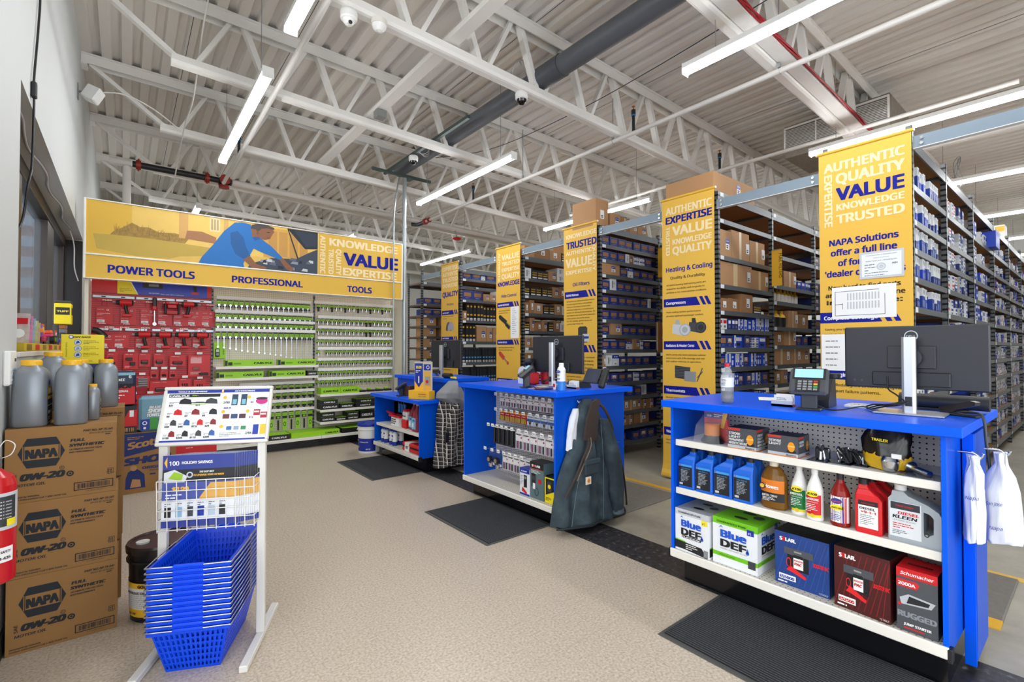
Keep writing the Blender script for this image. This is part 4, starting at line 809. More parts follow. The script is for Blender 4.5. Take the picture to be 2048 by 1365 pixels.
greenbox(1.02, 1.1665, .58, .085, .12, 7.22, 'long bright green tool box, left one on the upper middle shelf', 0, 1); greenbox(1.66, 1.1665, .5, .085, .12, 7.22, 'long bright green tool box, right one on the upper middle shelf', 0, 1)
greenbox(.925, 1.0115, .55, .085, .12, 7.22, 'long bright green tool box, left one on the lower middle shelf', 0, 1); greenbox(1.55, 1.0115, .47, .085, .12, 7.22, 'long bright green tool box, right one on the lower middle shelf', 0, 1)
greenbox(2.05, 1.0115, .13, .07, .12, 7.22, 'small black case right of the green boxes on the lower middle shelf', 1)
greenbox(2.22, .7365, .28, .09, .2, 7.15, 'short bright green tool box, left one of the right bay'); greenbox(2.505, .7365, .28, .09, .2, 7.15, 'short bright green tool box, second one of the right bay')
for i, (x, z, w, h, d) in enumerate(((2.22, .5135, .26, .075, .2), (2.22, .5895, .24, .06, .2), (2.5, .5135, .2, .07, .2), (2.73, .5135, .3, .06, .2), (2.74, .5745, .3, .06, .2), (3.06, .5135, .3, .1, .2), (2.22, .3365, .2, .07, .2), (2.22, .4075, .2, .06, .2), (2.43, .3365, .16, .05, .2), (2.6, .3365, .18, .06, .2), (2.6, .3975, .18, .05, .2), (2.8, .3365, .22, .12, .2), (3.05, .3365, .24, .06, .2))):
    greenbox(x, z, w, h, d, 7.15, 'black tool case, %s along the two lower shelves of the right bay' % ORD[i], 1)
for i, (x, w, dk) in enumerate(((1.2, .3, 1), (1.51, .27, 1), (1.8, .66, 0), (2.5, .42, 1), (2.94, .42, 1))): greenbox(x, .1595, w, .07, .3, 7.07, 'flat %s tool case, %s on the bottom deck' % ('black topped green' if dk else 'bright green', ORD[i]), dk)
for i, x in enumerate((2.84, 2.98, 3.12, 3.26)):
    b = MB(); b.box(-.06, .06, 0, .08, 0, .03, TB, .008); b.box(-.05, .0, .01, .07, .03, .06, GRN, .008); solo('small_tool_pack', b, 'small black and green tool pack, %s beside the short green boxes' % ORD[i], 'tool pack', (x, 7.16, .7365))

# red power tool bay
MR = mat('#d0131b', .4, var=.02); MR2 = mat('#b80f17', .42)
def red_card(x, z, w, h, i, row):
    b = MB(); b.box(-w/2, w/2, 0, .004, 0, h, MR); f = Fr((-w/2, 0, 0), (1, 0, 0), (0, 0, 1)); b.rect(f, .008, .022, .07, .032, PAPER); b.barcode(f, .012, .03, .05, .012, PRINT, 12); b.text(f, 'FUEL', .03, .004, .014, PAPER, .06, bold=.04, sh=.25)
    b.text(f, 'POWER TOOL', .01, h-.03, .012, PAPER, .06, sh=.2); b.lines(f, .01, h*.62, w*.8, 2, .016, .006, mat('#f0c9c9', .6), seed=i); b.lines(f, .01, h*.35, w*.5, 2, .02, .005, mat('#f0b9b9', .6), seed=i+9); b.ring(f, w*.7, h*.85, .008, .012, PAPER, .0015, 10)
    b.box(-w*.42, w*.42, -.004, .0, h+.075, h+.1, MR); b.text(Fr((-w*.42, -.004, h+.075), (1, 0, 0), (0, 0, 1)), 'FUEL', .045, .005, .016, PAPER, .09, bold=.04, sh=.25)
    for sx in (-.02, .02): b.tube([(sx, .002, h+.08), (sx*1.1, -.02, h+.05), (sx*1.2, -.03, h+.02)], .0025, MR2, 5, 3)
    solo('tool_display_card', b, 'red display card with barcode, %s from left in the %s row' % (ORD[i], row), 'display card', (x, PY-.03, z), 0, 'red tool display cards')
for i, x in enumerate((-.19, .03, .22, .39, .55, .70, .85)): red_card(x, 1.69, .15, .20, i, 'upper')
for i, x in enumerate((-.17, -.03, .17, .37, .56, .75)): red_card(x, 1.405, .14, .165, i, 'lower')
def driver(name_, label, x, z, flip=False, grease=0):
    t = thing(name_, label, 'power tool', (x, 7.33, z)); s = -1 if flip else 1
    b = MB(); b.cyl((-.05*s, 0, 0), (.062*s, 0, 0), .034, MR, 14, .036); b.cyl((.062*s, 0, 0), (.078*s, 0, 0), .036, TB, 14, .028); part('motor_housing', b, t)
    b = MB(); b.cyl((-.088*s, 0, 0), (-.05*s, 0, 0), .019, TB, 12, .03); b.cyl((-.115*s, 0, 0), (-.088*s, 0, 0), .011, GREY, 10, .015); part('nose', b, t)
    b = MB(); b.tube([(.0, 0, -.025), (.008*s, 0, -.08), (.022*s, 0, -.135)], [.02, .018, .02], TB, 9, 4); b.box(min(-.012*s, -.022*s), max(-.012*s, -.022*s), -.008, .008, -.06, -.03, MR, .003); part('grip', b, t, label='black rubber grip')
    b = MB(); b.box(min(-.03*s, .065*s), max(-.03*s, .065*s), -.032, .032, -.165, -.135, MR, .006); part('battery_foot', b, t)
    b = MB(); b.cyl((0, .04, .0), (0, .12, .0), .004, GALV, 6); part('display_peg', b, t)
driver('impact_driver', 'red cordless driver with black grip hanging second in the upper row', .0, 1.95)
driver('impact_driver', 'red cordless driver with drill chuck hanging right in the upper row', .635, 1.965, True)
for i, (x, n) in enumerate(((.18, 'first'), (.38, 'second'), (.575, 'third'), (.77, 'fourth'))): driver('impact_driver', 'red cordless driver with black grip, %s from left in the lower row' % n, x, 1.572)
t = thing('cordless_ratchet', 'long red and chrome cordless ratchet hanging in the upper row', 'power tool', (.282, 7.36, 1.87)); part('body', onemb(lambda b: (b.box(-.022, .022, -.03, .03, .0, .16, TB, .01), b.box(-.026, .026, -.032, .032, .0, .06, MR, .01))), t); part('shaft', onemb(lambda b: (b.cyl((0, 0, -.15), (0, 0, 0), .01, CHROME, 10, .014), b.cyl((0, -.02, -.165), (0, .02, -.165), .02, CHROME, 12))), t)
t = thing('work_light', 'red and black cordless work light hanging in the upper row', 'work light', (.457, 7.34, 1.83)); part('frame', onemb(lambda b: ([b.box(x-.012, x+.012, -.035, .035, .0, .13, TB, .008) for x in (-.07, .07)], b.box(-.07, .07, -.03, .03, .12, .165, MR, .012), b.box(-.06, .06, -.02, .02, .0, .05, MR2, .006))), t); part('lamp_head', onemb(lambda b: (b.box(-.048, .048, -.03, .02, .075, .12, MR, .006), b.box(-.03, .03, -.034, -.029, .135, .155, GREY))), t)
t = thing('angle_tool', 'black and red tool partly hidden behind the yellow rags box', 'power tool', (-.235, 7.36, 1.56)); part('body', onemb(lambda b: b.tube([(-.06, 0, .06), (.0, 0, .04), (.06, 0, -.03)], .034, TB, 9, 4)), t)
def blister(name_, label, x, z, w, h, inner, y=7.38):
    b = MB(); b.box(-w/2, w/2, -.004, 0, 0, h, MR); f = Fr((-w/2, -.004, 0), (1, 0, 0), (0, 0, 1)); b.text(f, 'POWER TOOL', w*.12, h*.88, h*.06, PAPER, w*.5, sh=.2); b.lines(f, w*.1, h*.18, w*.6, 2, h*.07, h*.025, mat('#f0c9c9', .6)); inner(b, f, w, h)
    b.box(-.03, .03, -.03, -.028, h+.012, h+.04, PAPER); b.cyl((0, -.028, h+.02), (0, PY-y, h+.02), .0025, GALV, 5); solo(name_, b, label, 'tool accessory', (x, y, z), 0, 'red accessory packs')
def in_bat(b, f, w, h): b.box(-w*.3, w*.3, -.032, -.005, h*.2, h*.5, TB, .006); b.box(-w*.26, w*.26, -.034, -.031, h*.4, h*.46, MR)
def in_chg(b, f, w, h): b.box(-w*.35, w*.1, -.03, -.005, h*.55, h*.72, TB, .004); b.box(-.01, w*.3, -.03, -.005, h*.25, h*.45, TB, .004)
def in_sock(b, f, w, h):
    for k in range(4): b.cyl((-w*.25, -.02, h*(.2+.18*k)), (w*.35, -.02, h*(.2+.18*k)), .012, GREY, 9)
def in_bit(b, f, w, h):
    for k in range(3): b.cyl((-w*.2+w*.2*k, -.015, h*.2), (-w*.2+w*.2*k, -.015, h*.5), .006, TB, 7)
def in_kit(b, f, w, h): b.rect(f, w*.1, h*.62, w*.5, h*.25, mat('#e8a5a5', .4)); b.box(-w*.3, w*.0, -.03, -.005, h*.3, h*.45, mat('#8d4a45', .4), .004); b.box(-w*.0, w*.4, -.032, -.005, h*.05, h*.17, TB, .006)
for a in (('carded_hole_saw', 'red accessory pack hanging just right of the yellow rags box', -.115, 1.155, .1, .2, in_chg), ('carded_charger', 'red carded black charger, second pack under the lower drivers', .06, 1.15, .14, .2, in_chg), ('carded_battery', 'clear packed black battery, third pack under the lower drivers', .19, 1.18, .11, .165, in_bat), ('carded_battery', 'clear packed black battery, fourth pack under the lower drivers', .335, 1.18, .11, .165, in_bat),
          ('carded_battery', 'wide red pack with a flat black battery under the lower drivers', .522, 1.175, .165, .14, in_bat), ('starter_kit_pack', 'large red starter kit pack at the right edge of the red bay', .755, 1.045, .24, .27, in_kit), ('carded_bits', 'small red bit pack, left one of three above the long light pack', .285, 1.035, .075, .1, in_bit), ('carded_bits', 'small red bit pack, middle one of three above the long light pack', .385, 1.035, .075, .1, in_bit), ('carded_bits', 'small red bit pack, right one of three above the long light pack', .475, 1.03, .075, .1, in_bit),
          ('socket_pack', 'red pack of four grey sockets beside the shop towel packs', .17, .92, .15, .15, in_sock), ('carded_hole_saw', 'flat red pack above the blue shop towel pack, left', -.06, 1.0, .1, .1, in_chg), ('carded_hole_saw', 'flat red pack above the blue shop towel pack, right', .045, 1.0, .1, .1, in_chg), ('light_pack', 'long pale red flashlight pack beside the flyer board', .38, .84, .28, .16, in_bat), ('carded_bits', 'red bit pack behind the top of the flyer board, left', .6, .9, .12, .12, in_bit), ('carded_bits', 'dark red bit pack behind the top of the flyer board, right', .76, .88, .13, .12, in_bit), ('carded_bits', 'red bit pack low behind the blue shop towels', .09, .74, .13, .1, in_bit), ('carded_bits', 'red bit pack low beside the flyer board', .25, .74, .13, .1, in_bit)): blister(*a)
b = MB(); b.box(-.31, .31, 0, .02, 0, .22, MR); f = Fr((-.31, 0, 0), (1, 0, 0), (0, 0, 1)); b.text(f, 'HEAVY DUTY', .06, .05, .05, PAPER, .46, bold=.03, sh=.2); b.text(f, 'POWER TOOL', .06, .17, .016, PAPER, sh=.2); b.lines(f, .3, .17, .2, 1, .02, .01, mat('#f0b0b0', .5)); solo('base_display_panel', b, 'red HEAVY DUTY panel low behind the flyer rack', 'sign', (.6, 7.02, .02), 0)
# ---------------------------------------------------------------- blue service counters
Q = R(-90)                                           # things on the counters face the shop (-X)
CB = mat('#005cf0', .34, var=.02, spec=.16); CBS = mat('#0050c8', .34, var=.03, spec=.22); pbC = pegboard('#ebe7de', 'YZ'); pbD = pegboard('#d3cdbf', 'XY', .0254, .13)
LIP = mat('#eeeae0', .4)
def counter(label, y0, y1, xb, zt, shelves, zd=.205, xp=2.95):
    t = thing('service_counter', label, 'counter', (2.57, (y0+y1)/2, 0), 0, 'blue service counters'); c = Vector((2.57, (y0+y1)/2, 0))
    def cp(n, f, lab=None): b = MB(); f(b); b.xf(Matrix.Translation(-c)); return part(n, b, t, label=lab)
    cp('countertop', lambda b: b.box(2.53, xb+(.05 if xb > 3 else 0), y0-.055, y1+.04, zt-.04, zt, CB, .003), 'bright blue laminate top')
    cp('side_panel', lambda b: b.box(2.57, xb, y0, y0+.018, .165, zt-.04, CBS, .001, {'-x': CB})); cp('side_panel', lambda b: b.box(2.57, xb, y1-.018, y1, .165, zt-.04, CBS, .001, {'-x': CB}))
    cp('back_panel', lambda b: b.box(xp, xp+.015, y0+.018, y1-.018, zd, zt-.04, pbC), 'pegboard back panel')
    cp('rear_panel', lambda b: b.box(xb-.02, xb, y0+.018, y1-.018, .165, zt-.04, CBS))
    for z in shelves: cp('shelf', lambda b, z=z: (b.box(2.60, xp-.001, y0+.02, y1-.02, z-.022, z, OFFW, .003), b.box(2.588, 2.60, y0+.02, y1-.02, z-.034, z+.003, LIP, .003)))
    cp('base_deck', lambda b: (b.box(2.572, xp-.001, y0+.02, y1-.02, zd-.03, zd, pbD), b.box(2.556, 2.571, y0-.002, y1+.002, zd-.045, zd+.003, LIP, .004)))
    cp('kick_plate', lambda b: b.box(2.665, xb-(.2 if xb > 3 else .02), y0+.02, y1-.03, 0, zd-.045, mat('#101013', .15)), 'glossy black toe kick')
    for yy in (y0-.012, y1-.006): cp('corner_cap', lambda b, yy=yy: b.box(2.556, 2.60, yy, yy+.018, zd-.055, zd-.0, BLACK, .003))
    return t
counter('blue counter with chemicals and jump starters, nearest the viewer', .41, 1.66, 3.42, 1.09, [.853, .567])
counter('blue counter hung with battery packs, in the middle', 2.656, 3.93, 3.40, 1.07, [], .18)
counter('low blue counter with shelves of washer fluid and spray cans, furthest back', 4.83, 6.07, 2.86, .82, [.435], .19, 2.84)
t = thing('service_counter', 'tall plain blue counter behind the low counter with the pink jugs', 'counter', (3.16, 5.43, 0), 0, 'blue service counters')
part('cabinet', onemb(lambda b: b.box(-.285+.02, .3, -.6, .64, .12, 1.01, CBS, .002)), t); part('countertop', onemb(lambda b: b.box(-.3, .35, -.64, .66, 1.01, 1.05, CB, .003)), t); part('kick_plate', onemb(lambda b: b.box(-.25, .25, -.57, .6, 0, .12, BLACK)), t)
t = thing('corner_post', 'tall blue post standing against the right end of the nearest counter', 'post', (2.86, .385, 0)); part('panel_edge', onemb(lambda b: b.box(0, .014, -.018, .02, .03, 1.03, CB, .001)), t); part('panel', onemb(lambda b: b.box(.0145, .3, -.02, .02, .055, 1.03, CBS, .001)), t)

def base_box(w, d, h, m, b=0): q = MB(); q.bx(w, d, h, m, b=b); return q
# ---- chemicals on the nearest counter
def jug_blue(): 
    t = MB(); m = mat('#1566d6', .35, var=.02); w, d = .106, .075; rings = []
    for z, sw, cx in ((0, .94, 0), (.008, 1, 0), (.155, 1, 0), (.175, .8, .012), (.195, .5, .026), (.205, .34, .03), (.218, .32, .03)):
        rings.append([(cx+sw*w/2*a, d/2*b_*min(1, sw*1.15), z) for a, b_ in ((-1, -.8), (-.85, -1), (.85, -1), (1, -.8), (1, .8), (.85, 1), (-.85, 1), (-1, .8))])
    t.loft(rings, m, True, False); return t
def jug_label(): 
    b = MB(); f = Fr((-.045, -.0378, .015), (1, 0, 0), (0, 0, 1)); b.rect(f, 0, 0, .086, .115, BK); b.rect(f, 0, .115, .086, .012, mat('#3f9be0', .5)); b.text(f, 'LOW TEMP OIL', .018, .1, .008, mat('#57a7ea', .5), .055); b.lines(f, .015, .09, .056, 9, .008, .004, mat('#9aa3ad', .6)); b.rect(f, .005, .006, .022, .012, LBL); b.poly(f, [(.002, .118), (.008, .127), (.014, .118)], RED, .0016); return b
JB, JL = jug_blue().mesh('bottle'), jug_label().mesh('label'); JC = onemb(lambda b: b.lathe([(.018, .218), (.018, .24), (.016, .242)], BK, (.03, 0, 0), 14)).mesh('cap')
for c in range(4):
    for r_ in range(3 if c < 3 else 2):
        t = thing('oil_bottle', 'bright blue oil bottle, %s from left, %s row on the nearest counter' % (ORD[c], ['front', 'second', 'third'][r_]), 'bottle', (2.645+.085*r_, 1.585-.112*c-(.002 if r_ else 0), .5675), Q, 'blue oil bottles')
        part('bottle', JB, t); part('cap', JC, t); part('label', JL, t)
def bottle(name_, label, x, y, z, prof, m, labf, capm, ncap=2, sy=.8, cat='bottle', cap_prof=None, label2=None):
    t = thing(name_, label, cat, (x, y, z), Q); part('bottle', onemb(lambda b: b.lathe(prof, m, n=20, sy=sy)), t); zt = prof[-1][1]; r_ = prof[-1][0]+.002
    part('cap', onemb(lambda b: b.lathe(cap_prof or [(r_, zt-.004), (r_, zt+.022), (r_*.9, zt+.024)], capm, n=16)), t)
    b = MB(); labf(b); part('label', b, t); return t
def curved(b, r, z0, z1, m, sy=.8, a0=-60, a1=60, off=.0006, n=10):
    vs = []
    for k in range(n+1):
        a = R(-90+a0+(a1-a0)*k/n); vs += [((r+off)*cos(a), (r+off)*sy*sin(a), z0), ((r+off)*cos(a), (r+off)*sy*sin(a), z1)]
    b.add(vs, [(2*k, 2*k+2, 2*k+3, 2*k+1) for k in range(n)], m, True)
amber = mat('#a8742a', .08, var=0, trans=.55, name='amber_plastic')
def howes(b):
    curved(b, .066, .045, .15, mat('#e07d1c', .4), .62); curved(b, .066, .04, .085, BK, .62, off=.001); f = Fr((-.05, -.0435, 0), (1, 0, 0), (0, 0, 1)); b.text(f, 'Howes', .02, .108, .022, PAPER, .068, bold=.03); b.disc(f, .008, .115, .016, BK, .002); b.disc(f, .008, .115, .011, mat('#e8b43a', .4), .0024); b.text(f, 'DIESEL TREAT', .008, .066, .012, PAPER, .075, bold=.02); b.lines(f, .01, .058, .07, 3, .007, .003, LBL, .003)
bottle('fuel_treatment_jug', 'amber diesel treatment jug with an orange label', 2.66, 1.105, .5675, [(.06, 0), (.068, .01), (.066, .04), (.066, .15), (.058, .175), (.04, .205), (.02, .222)], amber, howes, mat('#e8dcc8', .4), sy=.62)
def k100(col, word):
    def f_(b):
        curved(b, .036, .03, .125, col, 1); curved(b, .036, .018, .03, YELB, 1); f = Fr((-.03, -.0375, 0), (1, 0, 0), (0, 0, 1)); b.disc(f, .03, .13, .026, YELB, .0012, 18, .015); b.text(f, 'K100', .01, .124, .013, INK, .04, bold=.03, sh=.2, z=.002); b.text(f, word, .002, .1, .012, PAPER, .056, bold=.03, z=.002); b.text(f, 'TREATMENT', .004, .088, .006, PAPER, .05, z=.002); b.lines(f, .003, .078, .05, 5, .008, .003, LBL, .002); b.disc(f, .03, .026, .01, mat('#e8c52a', .4), .002)
    return f_
pk = [(.034, 0), (.037, .006), (.036, .02), (.036, .14), (.03, .165), (.018, .2), (.0135, .215), (.013, .225)]
bottle('fuel_additive_bottle', 'white additive bottle with a green DIESEL label', 2.665, .985, .5675, pk, WHITE, k100(mat('#0d7a3c', .4), 'DIESEL'), WHITE, sy=1); bottle('fuel_additive_bottle', 'white additive bottle with a red GASOLINE label', 2.635, .905, .5675, pk, WHITE, k100(mat('#d21a22', .4), 'GASOLINE'), WHITE, sy=1)
def luc(b):
    curved(b, .039, .02, .14, PAPER, 1, -75, 75); f = Fr((-.03, -.041, 0), (1, 0, 0), (0, 0, 1)); b.disc(f, .026, .12, .022, mat('#27348f', .4), .001, 16, .013); b.text(f, 'Lucas', .01, .115, .01, mat('#e8462e', .4), .032, sh=.2, bold=.02, z=.002); b.disc(f, .028, .09, .028, YELB, .001, 18, .012); b.text(f, 'ANTI-GEL', .006, .085, .009, INK, .044, bold=.03, z=.002); b.text(f, 'DIESEL', .012, .065, .009, NBLUE, .03, z=.002); b.lines(f, .002, .055, .05, 4, .008, .003, NBLUE, .002); b.poly(f, [(.05, .02), (.056, .02), (.053, .14), (.048, .14)], mat('#6b3fa0', .4), .001); b.rect(f, .06, .02, .004, .12, RED, .001)
bottle('fuel_additive_bottle', 'red fluid anti-gel bottle with a white label', 2.64, .80, .5675, [(.038, 0), (.041, .006), (.0395, .02), (.0395, .145), (.034, .165), (.018, .2), (.013, .22)], mat('#a3261d', .1, var=0, trans=.3, name='red_fluid'), luc, BK, sy=1)
def red911(y, x, label, full):
    t = thing('fuel_additive_jug', label, 'jug', (x, y, .5675), Q, 'red diesel additive jugs'); m = mat('#d81820', .35, var=.02); w, d = .102, .07; rings = []
    for z, sw, cx in ((0, .95, 0), (.008, 1, 0), (.15, 1, 0), (.172, .82, -.008), (.195, .45, -.02), (.207, .34, -.024), (.215, .33, -.024)): rings.append([(cx+sw*w/2*a, d/2*b_*min(1, sw*1.2), z) for a, b_ in ((-1, -.8), (-.85, -1), (.85, -1), (1, -.8), (1, .8), (.85, 1), (-.85, 1), (-1, .8))])
    part('jug', onemb(lambda b: b.loft(rings, m, True, False)), t); part('cap', onemb(lambda b: b.lathe([(.02, .213), (.02, .238), (.018, .24)], BK, (-.024, 0, 0), 14)), t)
    b = MB(); f = Fr((-.036, -.0355, .025), (1, 0, 0), (0, 0, 1)); b.rect(f, 0, 0, .074, .122, PAPER); b.rect(f, 0, .1, .074, .022, BK, .0014); b.text(f, 'POWER SERVICE', .012, .107, .006, RED, .05, z=.002, bold=.02); b.text(f, 'DIESEL', .006, .082, .012, INK, .058, bold=.03, z=.002); b.text(f, '+9-1-1', .01, .066, .013, RED, .055, bold=.03, z=.002); b.lines(f, .006, .055, .06, 6, .008, .0028, PRINT, .002); part('label', b, t)
red911(.685, 2.645, 'red DIESEL +9-1-1 jug at the front of its row', 1); red911(.675, 2.722, 'red DIESEL +9-1-1 jug second in its row', 0); red911(.66, 2.80, 'red DIESEL +9-1-1 jug at the back of its row', 0)
t = thing('cleaner_jug', 'large silver DIESEL KLEEN jug with a loop handle', 'jug', (2.66, .522, .5675), Q); ms = mat('#aab2b9', .3, .25, var=.02)
def kleen_body(b):
    f = Fr((0, .045, 0), (1, 0, 0), (0, 0, 1)); O = [(-.088, 0), (.085, 0), (.088, .015), (.088, .135), (.08, .152), (.045, .175), (-.02, .2), (-.035, .215), (-.075, .215), (-.078, .195), (-.09, .18), (-.09, .01)]; H = [(.03, .055), (.048, .05), (.062, .06), (.063, .125), (.05, .14), (.03, .145)]
    import mathutils.geometry as mg
    for z0, rev in ((0, 1), (.09, 0)):
        tr = mg.tessellate_polygon([[Vector((a, c, 0)) for a, c in O], [Vector((a, c, 0)) for a, c in H]]); vs = [f(a, c, z0) for a, c in O+H]; fs = []
        for q in tr:
            A, B_, C = [Vector((*(O+H)[i], 0)) for i in q]; up = (B_-A).cross(C-A).z > 0; fs.append(tuple(q) if up == (not rev) else tuple(q[::-1]))
        b.add(vs, fs, ms)
    for L_, s_ in ((O, 1), (H, -1)):
        n = len(L_); vs = [f(a, c, 0) for a, c in L_]+[f(a, c, .09) for a, c in L_]; b.add(vs, [(i, (i+1) % n, (i+1) % n+n, i+n)[::s_] for i in range(n)], ms)
part('jug', onemb(kleen_body), t); part('cap', onemb(lambda b: b.lathe([(.022, .215), (.022, .236), (.02, .238)], WHITE, (-.055, 0, 0), 14)), t)
b = MB(); f = Fr((-.085, -.0455, .02), (1, 0, 0), (0, 0, 1)); b.rect(f, 0, 0, .108, .15, mat('#dfe3e6', .4)); b.rect(f, .004, .118, .1, .03, mat('#2b2f3a', .4), .0014); b.text(f, 'POWER SERVICE', .022, .13, .008, RED, .06, bold=.02, z=.002); b.text(f, 'DIESEL', .03, .098, .014, RED, .07, bold=.03, z=.002, sh=.15); b.text(f, 'KLEEN', .012, .08, .016, INK, .08, bold=.03, z=.002, sh=.15); b.text(f, '+CETANE BOOST', .01, .068, .007, PRINT, .08, z=.002); b.lines(f, .012, .056, .08, 3, .009, .0035, RED, .002); b.lines(f, .01, .026, .06, 3, .007, .003, PRINT, .002); b.ring(f, .125, .032, .005, .009, INK, .0006, 10); part('label', b, t)
# top shelf
t = thing('packaged_beacon', 'amber beacon in a clear pack with a red backing card', 'beacon', (2.68, 1.455, .854), Q); part('backing_card', onemb(lambda b: (b.box(-.075, .075, .045, .048, 0, .185, RED), b.rect(Fr((-.075, .045, 0), (1, 0, 0), (0, 0, 1)), 0, .135, .15, .03, mat('#35508f', .4)), b.text(Fr((-.075, .045, 0), (1, 0, 0), (0, 0, 1)), 'LED', .02, .142, .014, PAPER, bold=.03, z=.002), b.lines(Fr((-.075, .045, 0), (1, 0, 0), (0, 0, 1)), .062, .153, .07, 2, .01, .005, PAPER, .002), b.poly(Fr((-.075, .045, 0), (1, 0, 0), (0, 0, 1)), [(.1, .08), (.12, .08), (.15, .185), (.12, .185)], YEL, .0015))), t)
part('beacon_base', onemb(lambda b: b.lathe([(.062, 0), (.064, .012), (.05, .03), (.046, .042)], BLACK, n=20)), t); part('beacon_lens', onemb(lambda b: b.lathe([(.042, .042), (.044, .05), (.044, .105), (.038, .112)], mat('#d97a14', .12, var=.12, scale=60), n=20)), t, label='amber ribbed lens')
part('clear_blister', onemb(lambda b: b.loft([[(x*.08, -.07, 0), (x*.08*.0+x*.08, .045, 0)][::1]+[(x*.062, .04, .17), (x*.07, -.06, .1)] for x in (-1, 1)], mat('#f4f6f8', .05, var=0, alpha=.12), True, False, False)), t)
def strobe(y, w, h, d, title, label):
    b = MB(); m = mat('#4b4e54', .4, var=.18, scale=45); b.bx(w, d, h, m, fm={'+z': BK}); 
    for f, W_ in ((front(w, d, h), w), (right(w, d, h), d)):
        b.rect(f, 0, 0, W_, h*.05, mat('#e8791e', .4)); b.rect(f, 0, h*.05, W_, h*.14, mat('#b9bdc4', .4)); b.rect(f, 0, h*.88, W_*.45, h*.1, mat('#d8352c', .4)); b.text(f, 'Buyers', W_*.62, h*.07, h*.09, INK, W_*.3, bold=.02, sh=.2, z=.002)
        for i, tt in enumerate(title): b.text(f, tt, W_*.05, h*(.68-.15*i), h*.13, PAPER, W_*(.4 if i < 2 else .52+.12*(i-2)), bold=.02, z=.002)
        b.disc(f, W_*.78, h*.5, h*.16, mat('#f09a1e', .4), .0016, 14, h*.24); b.rect(f, W_*.78-h*.16, h*.5, h*.32, h*.06, mat('#ffc659', .4), .002); b.disc(f, W_*.78, h*.28, h*.22, BK, .0015, 14, h*.08)
    solo('strobe_light_box', b, label, 'box', (2.675, y, .854), Q, 'strobe light boxes')
strobe(1.245, .155, .115, .15, ['STROBE', 'LIGHT', 'PERMANENT', 'MAGNETIC MOUNT'], 'larger strobe light carton beside the packaged beacon'); strobe(1.04, .145, .105, .14, ['STROBE', 'LIGHT'], 'smaller strobe light carton, second from the beacon')
for i, y in enumerate((.885, .795, .735)):
    t = thing('hitch_pin_pack', 'clear pack of small black hardware, %s from the strobe cartons' % ORD[i], 'hardware', (2.665+.02*i, y, .854), Q, 'clear hardware packs'); r = random.Random(i)
    part('tray', onemb(lambda b: b.box(-.05, .04, -.05, .06, 0, .002, mat('#3a3b3e', .2), 0)), t)
    b = MB()
    for k in range(12): b.cyl((r.uniform(-.03, .03), r.uniform(-.02, .03), .003), (r.uniform(-.03, .03), r.uniform(-.02, .03), r.uniform(.03, .075)), r.uniform(.004, .008), (BK, CHROME, DGREY)[k % 3], 8)
    b.box(-.03, .03, .0, .03, .002, .06, BK, .006); part('hardware', b, t)
m_bag = bpy.data.materials.new('printed_film'); m_bag.use_nodes = True; N, L, p = nodes(m_bag); s = axes_out(N, L); nz = N.new('ShaderNodeTexNoise'); nz.inputs['Scale'].default_value = 28
tc = N.new('ShaderNodeTexCoord'); L.new(tc.outputs['Object'], nz.inputs[0]); q = math_n(N, L, 'ADD', s[2], math_n(N, L, 'MULTIPLY', nz.outputs['Fac'], .09)); L.new(mixc(N, L, math_n(N, L, 'GREATER_THAN', q, .115), lin('#d9ac1f'), lin('#1d1712')), p.inputs['Base Color']); p.inputs['Roughness'].default_value = .18
def crumple(b, prof, m, n=22, seed=1, amp=.01):
    r = random.Random(seed); ph = [r.uniform(0, 6) for _ in range(6)]; rings = []
    for (z, rx, ry, cx) in prof: rings.append([(cx+(rx+amp*sin(5*a+ph[0]+z*30)+amp*.6*sin(9*a+ph[1]-z*50))*cos(a), (ry+amp*.7*sin(4*a+ph[2]+z*40)+amp*.5*sin(7*a+ph[3]))*sin(a), z+amp*.5*sin(3*a+ph[4])) for a in [2*pi*k/n for k in range(n)]])
    b.loft(rings, m)
t = thing('trailer_ball_bag', 'crinkled black and yellow bag holding a chrome trailer ball', 'bag', (2.69, .63, .854), Q); part('film_bag', onemb(lambda b: crumple(b, [(.006, .07, .04, 0), (.03, .085, .05, 0), (.08, .085, .04, 0), (.13, .088, .025, 0), (.165, .085, .012, .005), (.185, .07, .006, .01)], m_bag, amp=.008)), t)
part('trailer_ball', onemb(lambda b: (b.lathe([(.024, .006), (.03, .02), (.035, .05), (.025, .07)], CHROME, (.02, -.045, 0), 14), b.box(.03, .065, -.068, -.06, .065, .085, LBL))), t); part('lettering', onemb(lambda b: b.text(Fr((-.05, -.033, .13), (1, 0, 0), (0, 0, 1)), 'TRAILER', 0, 0, .014, YELB, .06, bold=.03, rot=-.05)), t)
t = thing('hitch_bolt', 'chrome hitch bolt lying in a flat clear pack', 'bolt', (2.665, .502, .854), Q); part('bolt', onemb(lambda b: (b.cyl((-.045, .02, .028), (.03, -.035, .018), .014, CHROME, 14), b.cyl((-.055, .028, .03), (-.04, .016, .028), .026, CHROME, 14))), t); part('clear_tray', onemb(lambda b: b.box(-.075, .07, -.055, .06, 0, .003, mat('#6b6e74', .1))), t)
